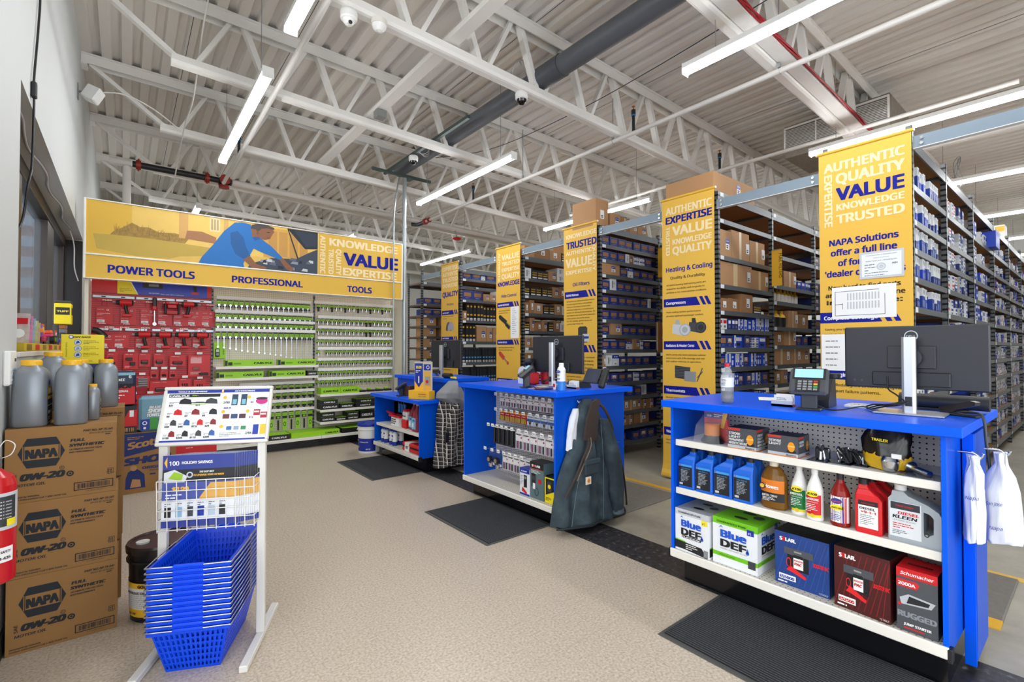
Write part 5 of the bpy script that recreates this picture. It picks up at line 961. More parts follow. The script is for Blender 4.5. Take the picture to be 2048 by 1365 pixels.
# bottom deck cartons
def defbox(y, w, h, d, x, green, label):
    b = MB(); w_ = mat('#eceff2', .5); g = mat('#73c713', .45); gr = mat('#9fa3a8', .5); band = g if green else mat('#c9ccd1', .5); b.bx(w, d, h, w_, fm={'+z': g if green else gr}); blu = mat('#1758cf', .45)
    for f, W_, pr in ((front(w, d, h), w, 1), (right(w, d, h), d, 0)):
        b.rect(f, 0, h*.86, W_, h*.14, band); 
        if pr: b.text(f, 'GUARANTEED PURE', W_*.1, h*.9, h*.05, INK, W_*.66, bold=.02, z=.002)
        b.text(f, 'Blue', W_*.2, h*.6, h*.18, blu, W_*.55, bold=.045, z=.002); b.text(f, 'DEF', W_*.2, h*.4, h*.18, INK, W_*.55, bold=.045, z=.002); b.disc(f, W_*.79, h*.4, h*.035, blu, .0022, 12); b.poly(f, [(W_*.79-h*.032, h*.41), (W_*.79+h*.032, h*.41), (W_*.79, h*.5)], blu, .0022)
        if green: b.text(f, 'DIESEL EXHAUST FLUID', W_*.18, h*.34, h*.03, PRINT, W_*.6, z=.002); b.rect(f, 0, h*.17, W_, h*.09, g); b.text(f, 'TRIPLE-FILTERED', W_*.15, h*.195, h*.035, INK, W_*.36, z=.002); b.rect(f, W_*.8, h*.1, W_*.16, h*.16, DGREY, .002); b.rect(f, W_*.78, h*.78, W_*.15, h*.12, NBLUE, .002); b.text(f, '#1', W_*.8, h*.8, h*.06, PAPER, z=.0026)
        else: b.rect(f, W_*.2, h*.325, W_*.56, h*.06, INK, .0016); b.text(f, 'PLATINUM', W_*.22, h*.335, h*.04, PAPER, W_*.5, z=.002, bold=.02); b.poly(f, [(0, h*.05), (W_*.3, h*.05), (W_*.95, h*.0), (W_*.78, h*.2), (0, h*.24)], BK); b.poly(f, [(0, h*.24), (W_*.3, h*.225), (W_*.3, h*.25), (0, h*.265)], g, .0016); b.lines(f, W_*.32, h*.17, W_*.4, 3, h*.045, h*.018, LBL, .002); b.rect(f, W_*.84, h*.02, W_*.12, h*.16, GREY, .002); b.rect(f, W_*.78, h*.74, W_*.16, h*.12, YELB, .002); b.text(f, '#1', W_*.8, h*.76, h*.06, INK, z=.0026)
        b.poly(f, [(W_*.15, h*.79), (W_*.2, h*.84), (W_*.25, h*.79), (W_*.2, h*.81)], mat('#3d6fc0', .5), .002)
    tp = top(w, d, h)
    for yy in (.3, .7): b.disc(tp, w*.5, d*yy, w*.16, BK, .0012, 14, d*.07)
    b.disc(tp, w*.78, d*.55, w*.12, DGREY, .0012)
    solo('fluid_carton', b, label, 'carton', (x, y, .2062), Q, 'exhaust fluid cartons')
defbox(1.53, .215, .245, .26, 2.71, False, 'grey topped PLATINUM exhaust fluid carton at the left end of the deck'); defbox(1.285, .245, .255, .26, 2.72, True, 'green topped exhaust fluid carton beside the PLATINUM one')
def boost(y, w, h, d, x, col, model, label, rz=0):
    b = MB(); m = mat(col, .35, var=.1, scale=20); b.bx(w, d, h, m); f = front(w, d, h); lf = left(w, d, h); bk = mat('#141518', .4); b.rect(top(w, d, h), 0, 0, w, d, bk, .0008); b.rect(top(w, d, h), w*.25, d*.3, w*.5, d*.35, mat('#2c2e33', .4), .0014)
    st = mat('#2a55a5' if col[1] < '4' else '#8a1a1c', .4)
    for k in range(9): b.poly(f, [(w*.12*k*.9, h*.05), (w*.12*k*.9+.003, h*.05), (min(w, w*.12*k*.9+w*.3), h*.95), (min(w, w*.12*k*.9+w*.3)-.003, h*.95)], st, .0006)
    b.text(f, 'S  LAR.', w*.1, h*.84, h*.075, PAPER, w*.3, bold=.05, z=.002); b.disc(f, w*.175, h*.873, h*.042, RED, .0022, 14)
    b.rect(f, w*.24, h*.32, w*.4, h*.4, bk, .0014); b.rect(f, w*.18, h*.6, w*.54, h*.13, mat('#4d5057', .4), .0018); b.rect(f, w*.37, h*.66, w*.14, h*.03, CHROME, .0026); b.rect(f, w*.36, h*.36, w*.18, h*.26, PAPER, .0022); b.rect(f, w*.36, h*.56, w*.18, h*.06, bk, .0026); b.text(f, 'BOOSTER', w*.37, h*.5, h*.035, RED, w*.16, bold=.03, z=.003, sh=.15); b.text(f, 'PAC', w*.38, h*.43, h*.055, RED, w*.13, bold=.04, z=.003, sh=.15)
    b.poly(f, [(w*.22, h*.3), (w*.3, h*.4), (w*.6, h*.25), (w*.58, h*.2), (w*.33, h*.28)], mat('#e5252a', .4), .003); b.ring(f, w*.27, h*.45, w*.035, w*.045, mat('#e5252a', .4), .003, 16, 2.2)
    b.rect(f, w*.08, h*.1, w*.32, h*.1, PAPER, .0022); b.text(f, model, w*.1, h*.12, h*.06, NBLUE if 'ES5' in model else RED, w*.27, bold=.04, z=.0028); b.lines(f, w*.06, h*.04, w*.5, 1, .01, h*.025, PAPER, .002); b.text(f, '12 VOLT', w*.82, h*.03, h*.035, PAPER, w*.16, z=.002); b.text(f, 'BOOSTER PAC', w*.72, h*.5, h*.08, mat('#e5252a', .4), w*.27, bold=.04, z=.002, sh=.1)
    b.rect(lf, d*.1, h*.2, d*.8, h*.5, bk); b.text(lf, 'BOOSTER', d*.15, h*.55, h*.07, PAPER, d*.7, bold=.03, z=.002)
    solo('jump_starter_carton', b, label, 'carton', (x, y, .2062), Q+rz, 'jump starter cartons')
boost(.965, .245, .262, .24, 2.74, '#1b3f86', 'ES5000', 'blue jump starter carton marked ES5000', 0); boost(.70, .215, .275, .22, 2.70, '#4a1214', 'ES2500', 'black and red jump starter carton marked ES2500', R(-4))
b = MB(); w, d, h = .135, .15, .262; b.bx(w, d, h, mat('#4a4d52', .4, var=.08), fm={'+z': RED, '+x': BK}); f = front(w, d, h); b.rect(f, 0, h*.86, w, h*.14, RED); b.text(f, 'Schumacher', w*.1, h*.9, h*.06, PAPER, w*.8, sh=.25, bold=.02, z=.002); b.poly(f, [(0, h*.7), (w*.5, h*.7), (w*.58, h*.78), (w*.5, h*.82), (0, h*.82)], mat('#d2232a', .4)); b.text(f, '2000A', w*.05, h*.73, h*.06, PAPER, w*.42, bold=.03, z=.002)
b.poly(f, [(w*.12, h*.42), (w*.85, h*.46), (w*.95, h*.56), (w*.3, h*.6), (w*.08, h*.52)], mat('#b9bdc2', .4), .0016); b.poly(f, [(w*.25, h*.45), (w*.78, h*.48), (w*.82, h*.54), (w*.32, h*.57)], BK, .002); b.disc(f, w*.08, h*.42, w*.05, RED, .002); b.text(f, 'RUGGED', w*.04, h*.23, h*.1, mat('#8b8f95', .5), w*.92, bold=.05, z=.002); b.text(f, 'JUMP STARTER', w*.18, h*.1, h*.045, PAPER, w*.66, bold=.04, z=.002); b.rect(f, w*.18, h*.05, w*.5, h*.02, RED, .002); b.text(top(w, d, h), 'RUGGED', w*.2, d*.4, .02, BK, w*.6, bold=.03)
solo('jump_starter_carton', b, 'grey and red RUGGED jump starter carton at the right end of the deck', 'carton', (2.66, .512, .2062), Q, 'jump starter cartons')
t = thing('coiled_charger', 'black charger with red lead behind the RUGGED carton', 'charger', (2.86, .55, .2062)); part('charger', onemb(lambda b: b.bx(.1, .16, .19, BK, b=.01)), t); part('cable', onemb(lambda b: b.tube([(-.05, -.05, .15), (-.06, -.04, .2), (-.04, 0, .23), (-.05, .05, .2), (-.03, .07, .15)], .006, RED, 6)), t)

# ---- counter-top equipment
def monitor(x, y, z, w, h, rz, label, lean=0):
    t = thing('computer_monitor', label, 'monitor', (x, y, z), rz, 'computer monitors'); mk = mat('#24262d', .42, var=.03)
    zb = .115; b = MB(); b.box(-w/2, w/2, .01, .032, zb, zb+h, mk, .006); b.box(-w*.28, w*.26, -.006, .012, zb+.015, zb+h*.27, mat('#1d1f25', .45), .004); b.box(-.09, .09, -.004, .011, zb+h*.33, zb+h*.68, mk, .002); b.cyl((0, -.03, zb+h*.5), (0, .0, zb+h*.5), .045, mk, 16)
    f = Fr((0, .0095, zb+h*.84), (1, 0, 0), (0, 0, 1)); b.ring(f, 0, 0, .022, .026, mat('#c8ccd2', .3), .001, 20); b.text(f, 'DELL', 0, -.006, .012, mat('#c8ccd2', .3), .034, al='c', bold=.02, z=.001)
    for k in range(2): b.disc(Fr((-w*.42+.03*k, .0095, zb+.035), (1, 0, 0), (0, 0, 1)), 0, 0, .006, mat('#3a3d45', .4), .001, 10)
    part('screen_housing', b, t); part('screen', onemb(lambda b: b.box(-w/2+.008, w/2-.008, .032, .0335, zb+.015, zb+h-.008, mat('#0c0e12', .1))), t)
    sv = mat('#c3c6cb', .3, .6); part('stand', onemb(lambda b: b.loft([[(a*.026, -.055+b_*.017, zz) for a, b_ in ((-1, -.5), (-.6, -1), (.6, -1), (1, -.5), (1, 1), (-1, 1))] for zz in (.008, zb+h*.82)], sv, True, False)), t, label='brushed silver column'); part('cable_slot', onemb(lambda b: b.box(-.013, .013, -.0735, -.071, .04, .085, BK)), t)
    part('stand_base', onemb(lambda b: b.box(-.13, .13, -.12, .09, .0, .01, sv, .004)), t, label='flat silver base')
    b = MB()
    for k in range(3): b.tube([(.0-.012*k, -.0745, .06), (-.03-.02*k, -.1, .045), (-.09-.03*k, -.06+.03*k, .03), (-.16-.02*k, .0+.03*k, .006)], .0038, BK, 6, 4)
    b.tube([(-.09, -.008, zb+.06), (-.085, -.02, zb), (-.05, -.05, .09), (-.016, -.077, .065)], .0035, BK, 6, 4); part('cables', b, t)
monitor(2.93, .59, 1.0905, .54, .305, Q+R(3), 'largest black computer monitor, on the nearest counter'); monitor(2.99, 3.085, 1.0705, .60, .33, Q+R(4), 'black computer monitor on the middle counter'); monitor(3.06, 5.11, 1.0505, .60, .34, Q+R(6), 'black computer monitor on the far tall counter')
def terminal(x, y, z, rz, label, tilt=55, s=1):
    t = thing('card_terminal', label, 'payment terminal', (x, y, z), rz, 'card terminals'); g = mat('#45484d', .4); M_ = Matrix.Translation((0, -.01, .13*s)) @ Matrix.Rotation(R(tilt-90), 4, 'X') @ Matrix.Scale(s, 4)
    b = MB(); b.box(-.085, .085, -.02, .012, -.065, .09, g, .012); b.box(-.078, .078, .012, .03, -.05, .08, BK, .008); part('body', b.xf(M_), t)
    b = MB(); b.box(-.072, .072, -.0235, -.0205, .018, .08, BK); b.box(-.062, .062, -.0245, -.0236, .024, .075, mat('#8fc4e2', .15, emit=.5, name='lit_display')); part('display', b.xf(M_), t, label='pale blue lit display')
    b = MB(); b.box(-.055, .05, -.0235, -.0205, -.058, .012, BK)
    for r_ in range(4):
        for c in range(4): b.box(-.045+.023*c, -.028+.023*c, -.026, -.0236, -.05+.015*r_, -.04+.015*r_, (GREY if c < 3 else (mat('#c8342e', .4), mat('#d8b42c', .4), mat('#2e9e4e', .4), GREY)[3-r_]))
    part('keypad', b.xf(M_), t); part('stand', onemb(lambda b: (b.box(-.035*s, .035*s, -.02, .03, .006, .11*s, mat('#303238', .4), .004), b.bx(.11*s, .1*s, .008, mat('#303238', .4), b=.003))), t)
    part('cable', onemb(lambda b: b.tube([(.03, .03, .02), (.08, .02, .004), (.14, -.02, .012), (.22, .02, .03), (.27, .05, .005)], .0035, BK, 6)), t)
terminal(2.715, .955, 1.0905, Q+R(12), 'card terminal with a pale blue lit screen on the nearest counter'); terminal(2.66, 3.11, 1.0705, Q+R(-32), 'dark card terminal on a black stand on the middle counter', 40, .95); terminal(2.66, 5.47, .8205, Q+R(-42), 'small dark card terminal on the low far counter', 35, .85)
t = thing('desk_phone', 'black receipt printer shaped device behind the near card terminal', 'device', (2.92, .915, 1.0905), Q+R(5)); part('base', onemb(lambda b: b.extrude(Fr((-.05, 0, 0), (0, 1, 0), (0, 0, 1)), [(-.08, 0), (.08, 0), (.06, .15), (.0, .15), (-.08, .04)], -.05, .05, mat('#22242a', .35))), t); part('cup', onemb(lambda b: b.lathe([(.028, .15), (.03, .155), (.03, .175), (.024, .178)], BK, (0, .03, 0), 14)), t)
t = thing('cola_bottle', 'half full cola bottle with a red cap', 'bottle', (2.672, 1.36, 1.0905), Q); cl = mat('#eef2f4', .03, var=0, alpha=.25, name='clear_plastic')
part('cola', onemb(lambda b: b.lathe([(.024, .002), (.0315, .012), (.033, .03), (.0305, .05), (.0315, .068)], mat('#150a06', .1, var=0), n=18)), t, label='dark cola'); part('bottle', onemb(lambda b: b.lathe([(.025, 0), (.033, .01), (.0345, .03), (.032, .05), (.034, .07), (.033, .09), (.034, .145), (.033, .155), (.022, .19), (.013, .205), (.013, .212)], cl, n=18)), t)
part('label', onemb(lambda b: (b.lathe([(.0347, .092), (.0347, .145)], mat('#eceef0', .5), n=18, cap=False), b.lines(Fr((-.025, -.0352, .1), (1, 0, 0), (0, 0, 1)), 0, .035, .045, 5, .008, .003, PRINT))), t); part('cap', onemb(lambda b: b.lathe([(.0145, .207), (.0145, .224), (.013, .226)], RED, n=16)), t)
def cards(x, y, z, rz, label):
    t = thing('card_holder', label, 'card holder', (x, y, z), rz, 'business card holders'); part('holder', onemb(lambda b: (b.bx(.105, .05, .012, mat('#a3593a', .4)), b.bx(.105, .006, .03, mat('#c7ccd0', .1), y=-.022))), t); part('cards', onemb(lambda b: [(b.box(-.045+dx, .045+dx, -.01+.012*k, -.004+.012*k, .012, .052+.006*k, PAPER), b.lines(Fr((-.045+dx, -.01+.012*k, .012), (1, 0, 0), (0, 0, 1)), .01, .03, .06, 3, .008, .003, PRINT)) for k, dx in enumerate((.004, -.004, .003))]), t)
cards(2.77, 1.1, 1.0905, Q, 'white business cards in a brown holder beside the near card terminal'); cards(2.905, 2.79, 1.0705, Q, 'white business cards in a clear holder behind the spray can')
b = MB(); b.bx(.2, .14, .0012, PAPER); solo('paper_sheet', b, 'white sheet lying on the nearest counter behind the cola bottle', 'paper', (3.1, 1.3, 1.0905), R(25))
t = thing('stapler', 'black stapler at the right end of the nearest counter', 'stapler', (2.995, .43, 1.0905), Q+R(-25)); part('base', onemb(lambda b: b.box(-.075, .075, -.018, .018, 0, .012, BK, .003)), t); part('arm', onemb(lambda b: b.extrude(Fr((0, .016, 0), (1, 0, 0), (0, 0, 1)), [(-.078, .018), (-.075, .035), (-.02, .05), (.05, .075), (.072, .07), (.07, .055), (.0, .03), (-.02, .015)], 0, .032, mat('#241c1c', .35))), t)
t = thing('keyboard', 'pale keyboard lying under the nearest monitor', 'keyboard', (3.02, .80, 1.0905), Q); part('case', onemb(lambda b: b.bx(.16, .1, .014, WHITE, b=.003)), t); part('keys', onemb(lambda b: [b.box(-.07+.018*i, -.056+.018*i, -.04+.022*j, -.022+.022*j, .014, .018, mat('#d7dadc', .5)) for i in range(8) for j in range(4)]), t)
t = thing('bar_speaker', 'long dark rounded bar lying behind the nearest monitor stand', 'speaker', (3.19, .52, 1.0905), Q); part('body', onemb(lambda b: b.cyl((-.17, 0, .045), (.17, 0, .045), .035, mat('#2b2c31', .5), 16)), t); part('foot', onemb(lambda b: b.bx(.2, .05, .012, BK)), t)
b = MB(); b.tube([(3.05, .45, 1.097), (3.0, .39, 1.11), (2.93, .345, 1.10), (2.92, .335, 1.0), (2.93, .325, .85), (2.94, .33, .7), (2.95, .33, .6)], .006, DGREY, 7); solo('power_cable', b, 'dark power cable hanging over the right end of the nearest counter', 'cable')
# middle counter equipment
t = thing('spray_can', 'white and blue glass cleaner spray can on the middle counter', 'spray can', (2.668, 2.69, 1.0705), Q); part('can', onemb(lambda b: b.lathe([(.031, 0), (.033, .004), (.033, .075), (.033, .165), (.026, .182), (.02, .188)], WHITE, n=18, ms=[mat('#2d86d6', .3), mat('#2d86d6', .3), WHITE, WHITE, WHITE])), t); part('cap', onemb(lambda b: b.lathe([(.019, .186), (.02, .19), (.019, .215), (.015, .218)], WHITE, n=16)), t)
b = MB(); f = Fr((-.03, -.0342, 0), (1, 0, 0), (0, 0, 1)); b.disc(f, .03, .15, .024, NBLUE, .001, 18, .011); b.text(f, 'SPRAYWAY', .03, .1465, .007, PAPER, .034, al='c', z=.002); b.text(f, 'glass', .03, .118, .018, mat('#4a5a6a', .5), .03, al='c', z=.001, bold=.02); b.text(f, 'cleaner', .03, .09, .016, mat('#4a5a6a', .5), .04, al='c', z=.001, bold=.02); b.lines(f, .008, .05, .044, 1, .01, .006, PAPER); part('label', b, t)
b = MB(); b.bx(.022, .012, .07, PAPER); f = front(.022, .012, .07); b.rect(f, 0, .02, .022, .028, RED); solo('gift_card', b, 'small white and red carton standing left of the spray can', 'box', (2.70, 2.80, 1.0705), Q)
t = thing('desk_telephone', 'black desk telephone with a tilted screen on the middle counter', 'telephone', (3.02, 2.66, 1.0705), Q+R(-8)); dk = mat('#26282d', .4); part('foot', onemb(lambda b: b.extrude(Fr((-.1, 0, 0), (0, 1, 0), (0, 0, 1)), [(-.07, 0), (.07, 0), (.05, .05), (-.05, .05)], -.19, -.02, dk)), t)
part('screen', onemb(lambda b: (b.box(-.1, .08, -.008, .008, -.06, .07, dk, .004), b.box(-.09, .07, -.0095, -.008, -.05, .062, mat('#343a4c', .15)))).xf(Matrix.Translation((0, -.015, .1)) @ Matrix.Rotation(R(-28), 4, 'X')), t); part('handset', onemb(lambda b: b.box(-.03, .03, -.02, .02, -.1, .07, BK, .012)).xf(Matrix.Translation((.11, .01, .105)) @ Matrix.Rotation(R(-22), 4, 'X')), t)
t = thing('barcode_scanner', 'red and black barcode scanner standing in its cradle', 'barcode scanner', (2.95, 3.36, 1.0705), Q+R(-20)); part('head', onemb(lambda b: b.box(-.035, .035, -.045, .045, -.028, .028, BK, .012)).xf(Matrix.Translation((-.02, -.02, .205)) @ Matrix.Rotation(R(-35), 4, 'Y')), t); part('handle', onemb(lambda b: b.tube([(-.01, 0, .19), (.025, .005, .13), (.035, .01, .06), (.03, .01, .02)], [.024, .021, .022], BK, 10)), t, label='black handle'); part('cradle', onemb(lambda b: (b.box(.0, .07, -.03, .05, 0, .11, RED, .012), b.bx(.11, .1, .01, BK, b=.004))), t, label='red cradle')
t = thing('red_tumbler', 'red tumbler behind the barcode scanner', 'tumbler', (3.1, 3.345, 1.0705)); part('cup', onemb(lambda b: b.lathe([(.033, 0), (.04, .01), (.046, .16), (.047, .165)], RED, n=18)), t); part('lid', onemb(lambda b: b.lathe([(.048, .165), (.048, .178), (.04, .182)], BK, n=18)), t)
t = thing('tabletop_mirror', 'small white rounded panel on the middle counter left of the scanner', 'panel', (2.93, 3.47, 1.0705), Q); part('panel', onemb(lambda b: b.extrude(Fr((0, 0, 0), (1, 0, 0), (0, 0, 1)), [(-.06, 0), (.05, 0), (.06, .1), (.04, .15), (0, .165), (-.04, .15), (-.06, .12)], 0, .008, mat('#e3e4e3', .4))), t)
for i, (x, y, c, a, n) in enumerate(((2.66, 2.98, '#d8d4c4', 20, 'cream'), (2.72, 2.93, '#c8ccd8', -15, 'pale blue'), (2.64, 2.9, '#8a3a34', 40, 'red'), (2.76, 3.02, '#e3e6ea', 70, 'white'), (2.7, 2.86, '#32458a', -40, 'blue'))):
    b = MB(); b.bx(.13, .09, .002, mat(c, .4)); b.lines(Fr((-.05, -.03, .002), (1, 0, 0), (0, 1, 0)), 0, .05, .09, 4, .012, .006, YEL if i % 2 else PRINT, .0006); solo('loose_flyer', b, 'loose %s flyer in the clutter on the middle counter' % n, 'flyer', (x, y, 1.0705+.0022*i), R(a), 'loose flyers on the middle counter')
t = thing('wall_calendar', 'hanging calendar with turquoise classic cars', 'calendar', (3.3, 3.60, 1.13), Q); part('backing', onemb(lambda b: b.bx(.2, .004, .36, PAPER)), t); part('easel_foot', onemb(lambda b: b.bx(.16, .06, .012, BK, z=-.0595)), t); part('easel_strut', onemb(lambda b: b.bx(.02, .004, .06, BK, z=-.05)), t)
b = MB(); f = front(.2, .004, .36); tq = mat('#39b6cf', .4); tq2 = mat('#8ad7e2', .4)
def car(x, z, s): b.poly(f, [(x+s*p_[0], z+s*p_[1]) for p_ in ((-.5, -.02), (-.42, .1), (-.2, .14), (0, .15), (.15, .2), (.3, .14), (.5, .1), (.52, -.02), (.3, -.12), (-.1, -.15), (-.4, -.12))], tq, .0012); b.poly(f, [(x+s*p_[0], z+s*p_[1]) for p_ in ((-.12, .15), (-.05, .25), (.15, .26), (.25, .15))], tq2, .0014); b.disc(f, x-s*.25, z-s*.1, s*.08, BK, .0016); b.disc(f, x+s*.3, z-s*.08, s*.08, BK, .0016); b.rect(f, x-s*.48, z-s*.02, s*.2, s*.04, CHROME, .0016)
car(.11, .17, .16); car(.14, .29, .1)
for k in range(3): b.rect(f, .012+.062*k, .065, .054, .04, (mat('#4c6f8f', .5), mat('#6a7480', .5), mat('#38424c', .5))[k], .0012)
b.rect(f, 0, .0, .2, .05, RED, .0012); b.text(f, 'JANUARY', .1, .012, .026, PAPER, .15, al='c', bold=.04, z=.002); b.rect(f, .02, .25, .045, .03, RED, .0012); part('printing', b, t)

# ---- packs hanging in the middle counter
def pack(kind, w, h):
    b = MB(); cm = {'en': '#e9e6e6', 'go': '#c5161b', 'ln': '#cfd8e6', 'bk': '#2a2c31', 'bl': '#27498f'}[kind]; b.box(-w/2, w/2, -.003, 0, -h, 0, mat(cm, .4, var=.02)); f = Fr((-w/2, -.003, -h), (1, 0, 0), (0, 0, 1))
    if kind == 'en':
        b.text(f, 'Energizer', w*.1, h*.72, h*.1, INK, w*.8, bold=.03, sh=.15); b.rect(f, 0, h*.86, w, h*.12, mat('#b9b6bb', .4)); b.disc(f, w*.85, h*.6, w*.1, mat('#a02c7a', .4)); 
        for k in range(4): b.cyl((-w*.36+w*.24*k, -.009, -h*.95), (-w*.36+w*.24*k, -.009, -h*.58), w*.07, (mat('#b9bcc2', .25, .4), mat('#8a3f74', .4), mat('#b9bcc2', .25, .4), mat('#2b2b30', .4))[k], 7)
    elif kind == 'go':
        b.rect(f, 0, h*.8, w, h*.18, YEL); b.text(f, 'PLUS', w*.2, h*.6, h*.1, PAPER, w*.6, bold=.03)
        for k in range(4): b.cyl((-w*.36+w*.24*k, -.011, -h*.95), (-w*.36+w*.24*k, -.011, -h*.5), w*.09, mat('#c7a448', .25, .5), 7)
    elif kind == 'ln':
        b.rect(f, 0, h*.35, w, h*.22, mat('#2f5fb0', .4)); b.text(f, 'Lithium', w*.12, h*.72, h*.1, INK, w*.76, bold=.02); b.disc(f, w*.5, h*.3, w*.2, CHROME, .004, 12); b.disc(f, w*.5, h*.14, w*.14, CHROME, .004, 12)
    elif kind == 'bk': b.box(-w*.2, w*.2, -.022, -.003, -h*.92, -h*.15, BK, .005); b.rect(f, w*.1, h*.88, w*.8, h*.08, LBL); b.cyl((0, -.014, -h*.9), (0, -.014, -h*.55), w*.13, DGREY, 8)
    else: b.cyl((0, -.02, -h*.6), (0, -.045, -h*.6), w*.3, BK, 14); b.cyl((0, -.045, -h*.6), (0, -.048, -h*.6), w*.2, CHROME, 14); b.rect(f, w*.1, h*.05, w*.8, h*.15, LBL); b.box(-w*.2, w*.2, -.03, -.003, -h*1.05, -h*.82, CHROME, .004)
    b.box(-.02, .02, -.085, -.083, -.0, .028, PAPER); b.rect(Fr((-.02, -.085, 0), (1, 0, 0), (0, 0, 1)), .006, .008, .026, .006, PRINT); b.cyl((0, -.083, .004), (0, .16, .004), .002, GALV, 5); return b
_PK = {}
PN = {'en': ('battery_pack', 'silver battery pack'), 'go': ('battery_pack', 'red and gold battery pack'), 'ln': ('coin_cell_pack', 'pale blue coin cell pack'), 'bk': ('flashlight_pack', 'black flashlight pack'), 'bl': ('headlamp_pack', 'blue headlamp pack')}
RW = [(.965, .105, [('en', .075)]*13), (.825, .1, [('go', .072)]*5+[('ln', .085)]*2+[('ln', .085)]*5), (.69, .17, [('bk', .06)]*5+[('en', .09)]*7), (.465, .16, [('bl', .1)]*2+[('en', .075)]*5)]
for r_, (z, h, seq) in enumerate(RW):
    y = 3.62 if r_ < 3 else 3.69
    for i, (kd, w) in enumerate(seq):
        if y-w < 2.69: break
        if (kd, w, h) not in _PK: _PK[(kd, w, h)] = pack(kd, w, h).mesh(PN[kd][0])
        solo(PN[kd][0], _PK[(kd, w, h)], '%s, %s from left, %s row of the middle counter' % (PN[kd][1], ORD[i], ['top', 'second', 'third', 'bottom'][r_]), 'battery pack' if kd in ('en', 'go', 'ln') else 'flashlight', (2.78-(.08 if r_ > 1 else 0), y-w/2, z), Q, 'hanging packs in the middle counter'); y -= w+.006
b = MB(); w, d, h = .125, .12, .22; b.bx(w, d, h, mat('#e9ebf0', .4), fm={'+z': NBLUE}); f = front(w, d, h); b.rect(f, 0, h*.82, w, h*.18, NBLUE); b.text(f, 'JUMP', w*.12, h*.87, h*.06, PAPER, w*.6, sh=.2, z=.002, bold=.03); b.rect(f, w*.42, h*.3, w*.32, h*.46, BK, .0016); b.disc(f, w*.58, h*.66, w*.1, GREY, .002); b.poly(f, [(w*.2, h*.14), (w*.3, h*.3), (w*.75, h*.12), (w*.7, h*.06)], RED, .002); b.rect(f, 0, 0, w, h*.07, NBLUE); b.lines(f, w*.1, h*.7, w*.26, 6, h*.06, h*.02, PRINT, .002)
solo('jump_pack_carton', b, 'white and blue jump pack carton on the middle counter deck', 'carton', (2.665, 3.06, .181), Q)
b = MB(); w, d, h = .165, .13, .295; b.bx(w, d, h, mat('#5d7478', .4, var=.06), fm={'+z': BK}); f = front(w, d, h); b.rect(f, 0, h*.82, w, h*.18, BK); b.text(f, 'S  LAR', w*.15, h*.87, h*.07, PAPER, w*.6, bold=.05, z=.002); b.disc(f, w*.295, h*.9, h*.038, RED, .0024, 14); b.rect(f, 0, h*.81, w, h*.012, RED, .002); b.rect(f, w*.12, h*.32, w*.3, h*.36, BK, .0016); b.rect(f, w*.16, h*.5, w*.22, h*.12, DGREY, .002); b.rect(f, w*.22, h*.26, w*.18, h*.16, PAPER, .0022); b.ring(f, w*.5, h*.2, w*.12, w*.14, BK, .002, 16, 1.4); b.rect(f, w*.62, h*.44, w*.2, h*.12, RED, .002); b.lines(f, w*.1, h*.76, w*.7, 3, h*.035, h*.014, LBL, .002); b.rect(right(w, d, h), d*.2, h*.4, d*.6, h*.3, BK)
solo('jump_pack_carton', b, 'tall grey green SOLAR carton on the middle counter deck', 'carton', (2.675, 2.915, .181), Q)
b = MB(); w, d, h = .12, .1, .2; b.bx(w, d, h, YELB, fm={'+z': BK}); f = front(w, d, h); b.poly(f, [(w*.1, h*.3), (w*.9, h*.5), (w*.9, h*.95), (w*.1, h*.95)], BK); b.rect(f, w*.25, h*.45, w*.4, h*.4, DGREY, .0016); b.disc(f, w*.45, h*.65, w*.14, YELB, .002); b.lines(f, w*.1, h*.2, w*.6, 3, h*.05, h*.02, INK, .002); solo('tester_carton', b, 'yellow and black carton at the right end of the middle deck', 'carton', (2.665, 2.765, .181), Q)
t = thing('wrapped_cable', 'blue coiled cable pack behind the cartons on the middle deck', 'cable', (2.73, 2.72, .40), Q); part('coil', onemb(lambda b: b.tube([(.03*cos(a), .01*sin(3*a), .1*sin(a)+.0) for a in [2*pi*k/12 for k in range(12)]]+[(.03, 0, 0)], .006, mat('#2d3f9f', .4), 6, 3)), t)

# ---- low far counter
pink = mat('#b5404c', .12, var=0, trans=.35, name='pink_fluid')
for i, (y, x) in enumerate(((5.21, 2.71), (5.065, 2.675), (4.92, 2.72))):
    t = thing('washer_fluid_jug', ['pink washer fluid jug, left of the front two', 'pink washer fluid jug, right of the front two', 'pink washer fluid jug half hidden at the right panel'][i], 'jug', (x, y, .4352), Q, 'pink washer fluid jugs')
    part('jug', onemb(lambda b: b.loft([[(a*sw*.067, c*sw*.055, z) for a, c in ((-1, -.8), (-.8, -1), (.8, -1), (1, -.8), (1, .8), (.8, 1), (-.8, 1), (-1, .8))] for z, sw in ((0, .95), (.01, 1), (.17, 1), (.21, .82), (.26, .45), (.285, .3), (.3, .28))], pink, True, True)), t); part('cap', onemb(lambda b: b.lathe([(.02, .298), (.02, .318), (.018, .32)], WHITE, n=12)), t); part('label', onemb(lambda b: (b.rect(Fr((-.05, -.0553, .03), (1, 0, 0), (0, 0, 1)), 0, 0, .1, .13, mat('#7fc0e6', .4)), b.rect(Fr((-.05, -.0553, .03), (1, 0, 0), (0, 0, 1)), .01, .02, .04, .05, PAPER, .002), b.text(Fr((-.05, -.0553, .03), (1, 0, 0), (0, 0, 1)), '-20', .02, .09, .025, NBLUE, .06, bold=.03, z=.002))), t)
